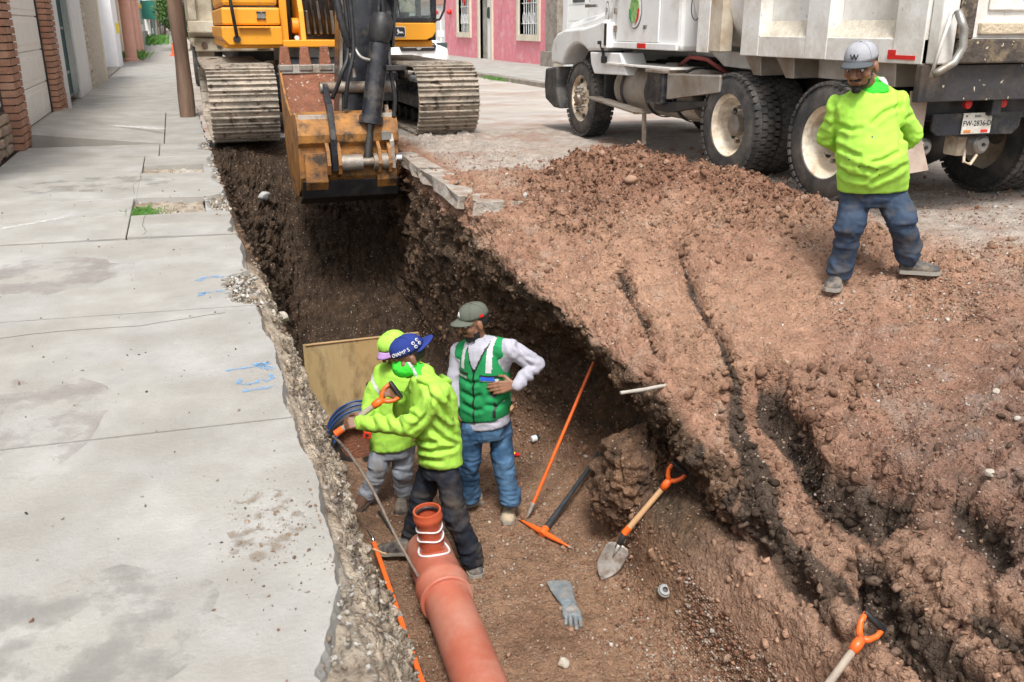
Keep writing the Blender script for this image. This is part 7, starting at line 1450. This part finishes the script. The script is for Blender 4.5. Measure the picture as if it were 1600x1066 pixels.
# ---- roots and sticks
def stick(name, pts, r, m, label, cat='stick', r1=None):
    pts = [Vector(p_) for p_ in pts]; n = len(pts); P_ = []
    for i in range(n - 1):
        p0, p1, p2, p3 = pts[max(i - 1, 0)], pts[i], pts[i + 1], pts[min(i + 2, n - 1)]
        for tt in np.linspace(0, 1, 7, endpoint=False): P_.append(.5 * ((2 * p1) + (p2 - p0) * tt + (2 * p0 - 5 * p1 + 4 * p2 - p3) * tt * tt + (3 * p1 - 3 * p2 + p3 - p0) * tt ** 3) + Vector([rs.uniform(-.15, .15) * r for _ in range(3)]))
    P_.append(pts[-1]); k = len(P_); r1 = r1 or r * .6
    return tag(B().tube(P_, [(r + (r1 - r) * i / k) * rs.uniform(.9, 1.12) for i in range(k)], 8).build(name, m, smooth=True), label, cat)
Dp = a0.dot(FH)
stick('bent_stick', [J(520, 681, D3 - .03), J(548, 712, D3 - .0), J(582, 765, 5.3), J(618, 838, 5.1), J(654, 902, 4.88)], .0115, mat('stick_dark', (.20, .16, .13), .9, var=.3, vs=20, bump=.5), 'long grey bent stick curving from the shovel tip down to the pipe', r1=.009)
stick('root', [J(497, 826, 4.45), J(540, 838, 4.5), J(575, 855, 4.5), J(604, 866, 4.52)], .008, M['wood'], 'thin pale root poking out of the rubble cut below the pavement', 'root')
gw = onground(1036, 601); stick('pipe_stub', [gw + FH * .05, gw - FH * .02, J(970, 614, gw.dot(FH) - .25)], .013, mat('pale_root', (.42, .38, .33), .8), 'short pale stick poking out of the right bank above the hollow', r1=.012)
q_ = onground(803, 641); tag(B().bar(q_ + Vector((0, 0, .02)) - RT * .03 - FH * .05, q_ + Vector((0, 0, .05)) + RT * .03 + FH * .12, .03, .02).build('wooden_stake', M['wood'], bevel=.003), 'short pale wooden stake on the floor behind the green waistcoat', 'stake')
stick('root', [J(592, 800, 5.55), J(606, 822, 5.4), J(622, 845, 5.3)], .010, M['black'], 'dark broken root lying between the bent stick and the pipe', 'root')
# ---- glove
g = onground(890, 935); t = root('glove', g, 'grey blue rubber glove lying flat on the gravel', 'glove'); gm_ = mat('glove_blue', (.16, .19, .21), .5, var=.25, vs=14, bump=.3, dirt=(.32, .27, .22), damt=.35, ds=18)
def og(px, py, h=.012): v = onground(px, py); return v + Vector((0, 0, h))
c0g, c1g, c2g = og(878, 925), og(888, 945), og(893, 962); prm = [stack([(og(887, 944, .018), .046, .018), (og(890, 952, .020), .048, .020), (og(893, 960, .020), .052, .020), (og(895, 967, .018), .050, .016)], RT, up0)]
for (ax_, ay_, bx_, by_) in [(884, 958, 884, 977), (891, 962, 892, 984), (898, 962, 901, 985), (904, 960, 908, 981), (884, 952, 882, 966)]: prm.append(capsule(og(ax_, ay_, .018), .014, og(bx_, by_, .012), .010, 8, 3))
remesh(prm, .004, 'glove_body', gm_, t, 2, fold(51, .008, 14, (1, 1, 1), [c1g], .2))
cf_ = remesh([stack([(og(872, 912, .016), .085, .014), (og(878, 926, .018), .078, .016), (og(884, 940, .018), .060, .018), (og(889, 950, .018), .045, .018)], RT, up0)], .005, 'cuff', gm_, t, 1)
# ---- small things on the floor
g = onground(1038, 925); t = root('hose_coupling', g, 'small grey ring coupling with a black centre lying on the floor', 'coupling')
nn = (up0 * .8 - FH * .6).normalized(); B().lathe(g + nn * .0, g + nn * .045, [(0, .040), (.2, .044), (.6, .044), (.75, .036), (1, .034), (1, .018), (.4, .016)], 28, False).build('ring', mat('coupling_grey', (.22, .25, .27), .5, dirt=(.3, .25, .2), damt=.3), t, smooth='auto'); B().cyl(g + nn * .015, g + nn * .02, .03, n=20).build('centre', M['black'], t)
g = onground(836, 690); t = root('paint_pot', g, 'small white pot with a black lid lying on the brown floor', 'pot'); dd_ = (RT + FH * .4 + up0 * .1).normalized(); g0 = g + up0 * .03 - dd_ * .035
B().lathe(g0, g0 + dd_ * .05, [(0, .022), (.05, .028), (1, .028)], 20).build('pot', M['plaster_white'], t, smooth='auto'); B().lathe(g0 + dd_ * .048, g0 + dd_ * .08, [(0, .031), (.9, .031), (1, .026)], 20).build('lid', M['black'], t, smooth='auto')
g = onground(807, 713); t = root('crumpled_wrapper', g, 'crumpled red and yellow wrapper on the floor by the waistcoated man', 'wrapper')
r_ = np.random.default_rng(4); Pq = np.zeros((7, 7, 3))
for i in range(7):
    for j in range(7): Pq[i, j] = np.array(g) + np.array(RT) * (i - 3) * .010 + np.array(FH) * (j - 3) * .009 + np.array([0, 0, .012 + r_.uniform(-.008, .012)])
link('foil', grid_mesh('foil', Pq), mat('wrapper_red', (.6, .02, .03), .3), t); Pq2 = Pq[:3, 4:, :] + np.array([0, 0, .006]); link('foil_print', grid_mesh('foil_print', Pq2), mat('wrapper_yellow', (.75, .6, .03), .4), t)
t = root('tape_measure', J(574, 679, D4 - .16), 'red tape measure clipped at the waist of the worker behind', 'tape measure'); c = t.location.copy()
B().obox(c, RT * .030 - up0 * .006, FH * .018, up0 * .028 + RT * .006).build('case', mat('tape_red', (.75, .05, .02), .35), t, bevel=.008); B().obox(c - FH * .018, RT * .013, FH * .003, up0 * .012).build('window', M['black'], t, bevel=.002); B().obox(c + FH * .018 + up0 * .012, RT * .01, FH * .006, up0 * .03).build('belt_clip', M['black'], t)
# ---- stones big enough to pick out
def rock(px, py, r, m, label, cat='stone', grp=None, sink=.3, seed=0, name='stone', pos=None):
    g = pos or onground(px, py); V, Fc = ico(3); rr = np.random.default_rng(seed); V = V * np.array([rr.uniform(.85, 1.25), rr.uniform(.8, 1.1), rr.uniform(.6, .8)])
    for _ in range(7): n_ = rr.normal(size=3); n_ /= np.linalg.norm(n_); V = V - np.clip(V @ n_ - rr.uniform(.5, .85), 0, None)[:, None] * n_
    V = V * (1 + .10 * fbm(V + seed, 2.2, 3, seed))[:, None] * r + np.array(g) + np.array([0, 0, r * sink])
    return tag(link(name, mesh_arrays(name, V, Fc), m, smooth=False), label, cat, grp)
MR = mat('rock_pale', (.46, .42, .36), .9, var=.2, vs=14, bump=.5, bs=30, dirt=(.28, .2, .14), damt=.4, ds=8); MD = mat('rock_earth', (.33, .20, .135), .92, var=.2, vs=12, bump=.7, bs=30); MG = mat('rock_grey', (.38, .38, .37), .85, var=.2, vs=12, bump=.5)
rock(413, 310, .085, MG, 'single pale grey stone caught on the dark slope under the left track', seed=1)
rock(879, 1040, .045, MR, 'round earthy stone on the floor near the bottom edge', seed=2); rock(878, 953, .022, MR, 'small pebble beside the rubber glove', seed=3)
rock(845, 886, .018, MD, 'dark pebble lying below the pickaxe head', seed=4); rock(606, 858, .045, MR, 'rounded grey stone by the left foot of the shovel worker', seed=5) if False else None
rock(468, 556, .06, MR, 'round tan stone at the top of the rubble cut beside the plywood', seed=6, pos=Vector((.52, 6.3, -.55)))
i = 0
for (px, py, r) in [(940, 243, .055), (985, 285, .085), (1110, 250, .05), (960, 250, .03), (1000, 262, .05), (1075, 320, .045), (845, 312, .045), (1040, 255, .04), (862, 268, .05), (1165, 320, .04), (1215, 330, .05), (1130, 268, .04), (1092, 240, .045)]:
    i += 1; rock(px, py, r * .72, MD, 'lump of reddish earth on the spoil heap', 'earth clod', 'earth clods on the spoil heap', .35, 20 + i, 'earth_clod')
for (px, py, r) in [(1480, 500, .02), (1555, 612, .025), (1590, 655, .02), (1548, 740, .03), (1350, 385, .02)]:
    i += 1; rock(px, py, r, MR, 'pale lump of rubble lying on the right bank', 'stone', 'pale stones on the right bank', .1, 20 + i, 'stone')
# ---- broken pieces of the old road surface along the far right edge of the trench
def slabpiece(pts, z, th, label, seed=0):
    rr = random.Random(seed); out = []
    n = len(pts)
    for i in range(n):
        a, c = pts[i], pts[(i + 1) % n]
        for k in range(6): t_ = k / 6; out.append((a[0] + (c[0] - a[0]) * t_ + rr.uniform(-.018, .018), a[1] + (c[1] - a[1]) * t_ + rr.uniform(-.018, .018)))
    b = B(); m_ = len(out); top = [(x, y, z(x, y)) for x, y in out]; mid = [(x + rr.uniform(-.02, .02), y + rr.uniform(-.02, .02), z(x, y) - th * .5) for x, y in out]; lo = [(x + rr.uniform(-.03, .02), y, z(x, y) - th) for x, y in out]
    b.v = top + mid + lo; b.f = [tuple(range(m_)), tuple(range(3 * m_ - 1, 2 * m_ - 1, -1))] + [(i + m_ * k, i + m_ * (k + 1), (i + 1) % m_ + m_ * (k + 1), (i + 1) % m_ + m_ * k) for i in range(m_) for k in (0, 1)]
    o = b.build('broken_slab', M['broken_conc']); bm = bmesh.new(); bm.from_mesh(o.data); bmesh.ops.recalc_face_normals(bm, faces=bm.faces); bm.to_mesh(o.data); bm.free(); return tag(o, label, 'concrete slab')
M['broken_conc'] = mat('broken_conc', (.40, .365, .32), .9, var=.25, vs=9, bump=1.2, bs=22, dirt=(.27, .19, .14), damt=.44, ds=5)
slabpiece([(2.20, 7.05), (2.72, 7.0), (2.78, 7.22), (2.45, 7.42), (2.28, 7.5)], lambda x, y: .045, .11, 'broken pale concrete slab end jutting over the trench corner below the heap', 1)
slabpiece([(2.15, 7.45), (2.44, 7.4), (2.46, 9.0), (2.22, 9.05)], lambda x, y: .05 + .015 * math.sin(y * 4), .11, 'long broken concrete edge piece along the right side of the trench', 2)
slabpiece([(2.22, 9.08), (2.44, 9.06), (2.46, 10.3), (2.28, 10.3)], lambda x, y: .05, .11, 'further broken concrete edge piece, ending beneath the bucket', 3)

# ---- the block of clay left standing behind the shovel
def clayblock(c, rad, seed, label):
    V, Fc = ico(6); V = V * np.array(rad); V[:, 2] = np.where(V[:, 2] > 0, V[:, 2] * 1.0, V[:, 2]); Wp = V + np.array(c); nn_ = V / np.array(rad) ** 2; nn_ /= np.linalg.norm(nn_, axis=1, keepdims=True)
    f1, f2, cid = worley(Wp + .04 * np.stack([fbm(Wp, 9, 2, 700 + k) for k in range(3)], 1), 6.5, 31); g1_, g2_, c2_ = worley(Wp, 20, 33)
    d = .10 * fbm(Wp, 2.6, 3, seed) + .06 * fbm(Wp, 5, 3, seed + 4, ridged=True) + .018 * cid - .03 * np.exp(-((f2 - f1) / .12) ** 2) + .012 * c2_ + .01 * fbm(Wp, 25, 2, seed + 8)
    Wp = Wp + nn_ * d[:, None]; me = mesh_arrays('clay_block', Wp, Fc); q = fbm(Wp, 6, 3, 5) * .5 + .5; set_col(me, lerp(C3(.20, .115, .07) * np.ones((len(Wp), 3)), C3(.10, .062, .042), np.clip(q * 3 - 1, 0, 1)) * (1 + .2 * c2_)[:, None])
    return tag(link('clay_block', me, M['soil'], smooth=True), label, 'clay block')
clayblock(J(985, 752, onground(985, 760).dot(FH) + .10), (.27, .30, .40), 3, 'big cracked block of brown clay bulging from the bank behind the shovel')
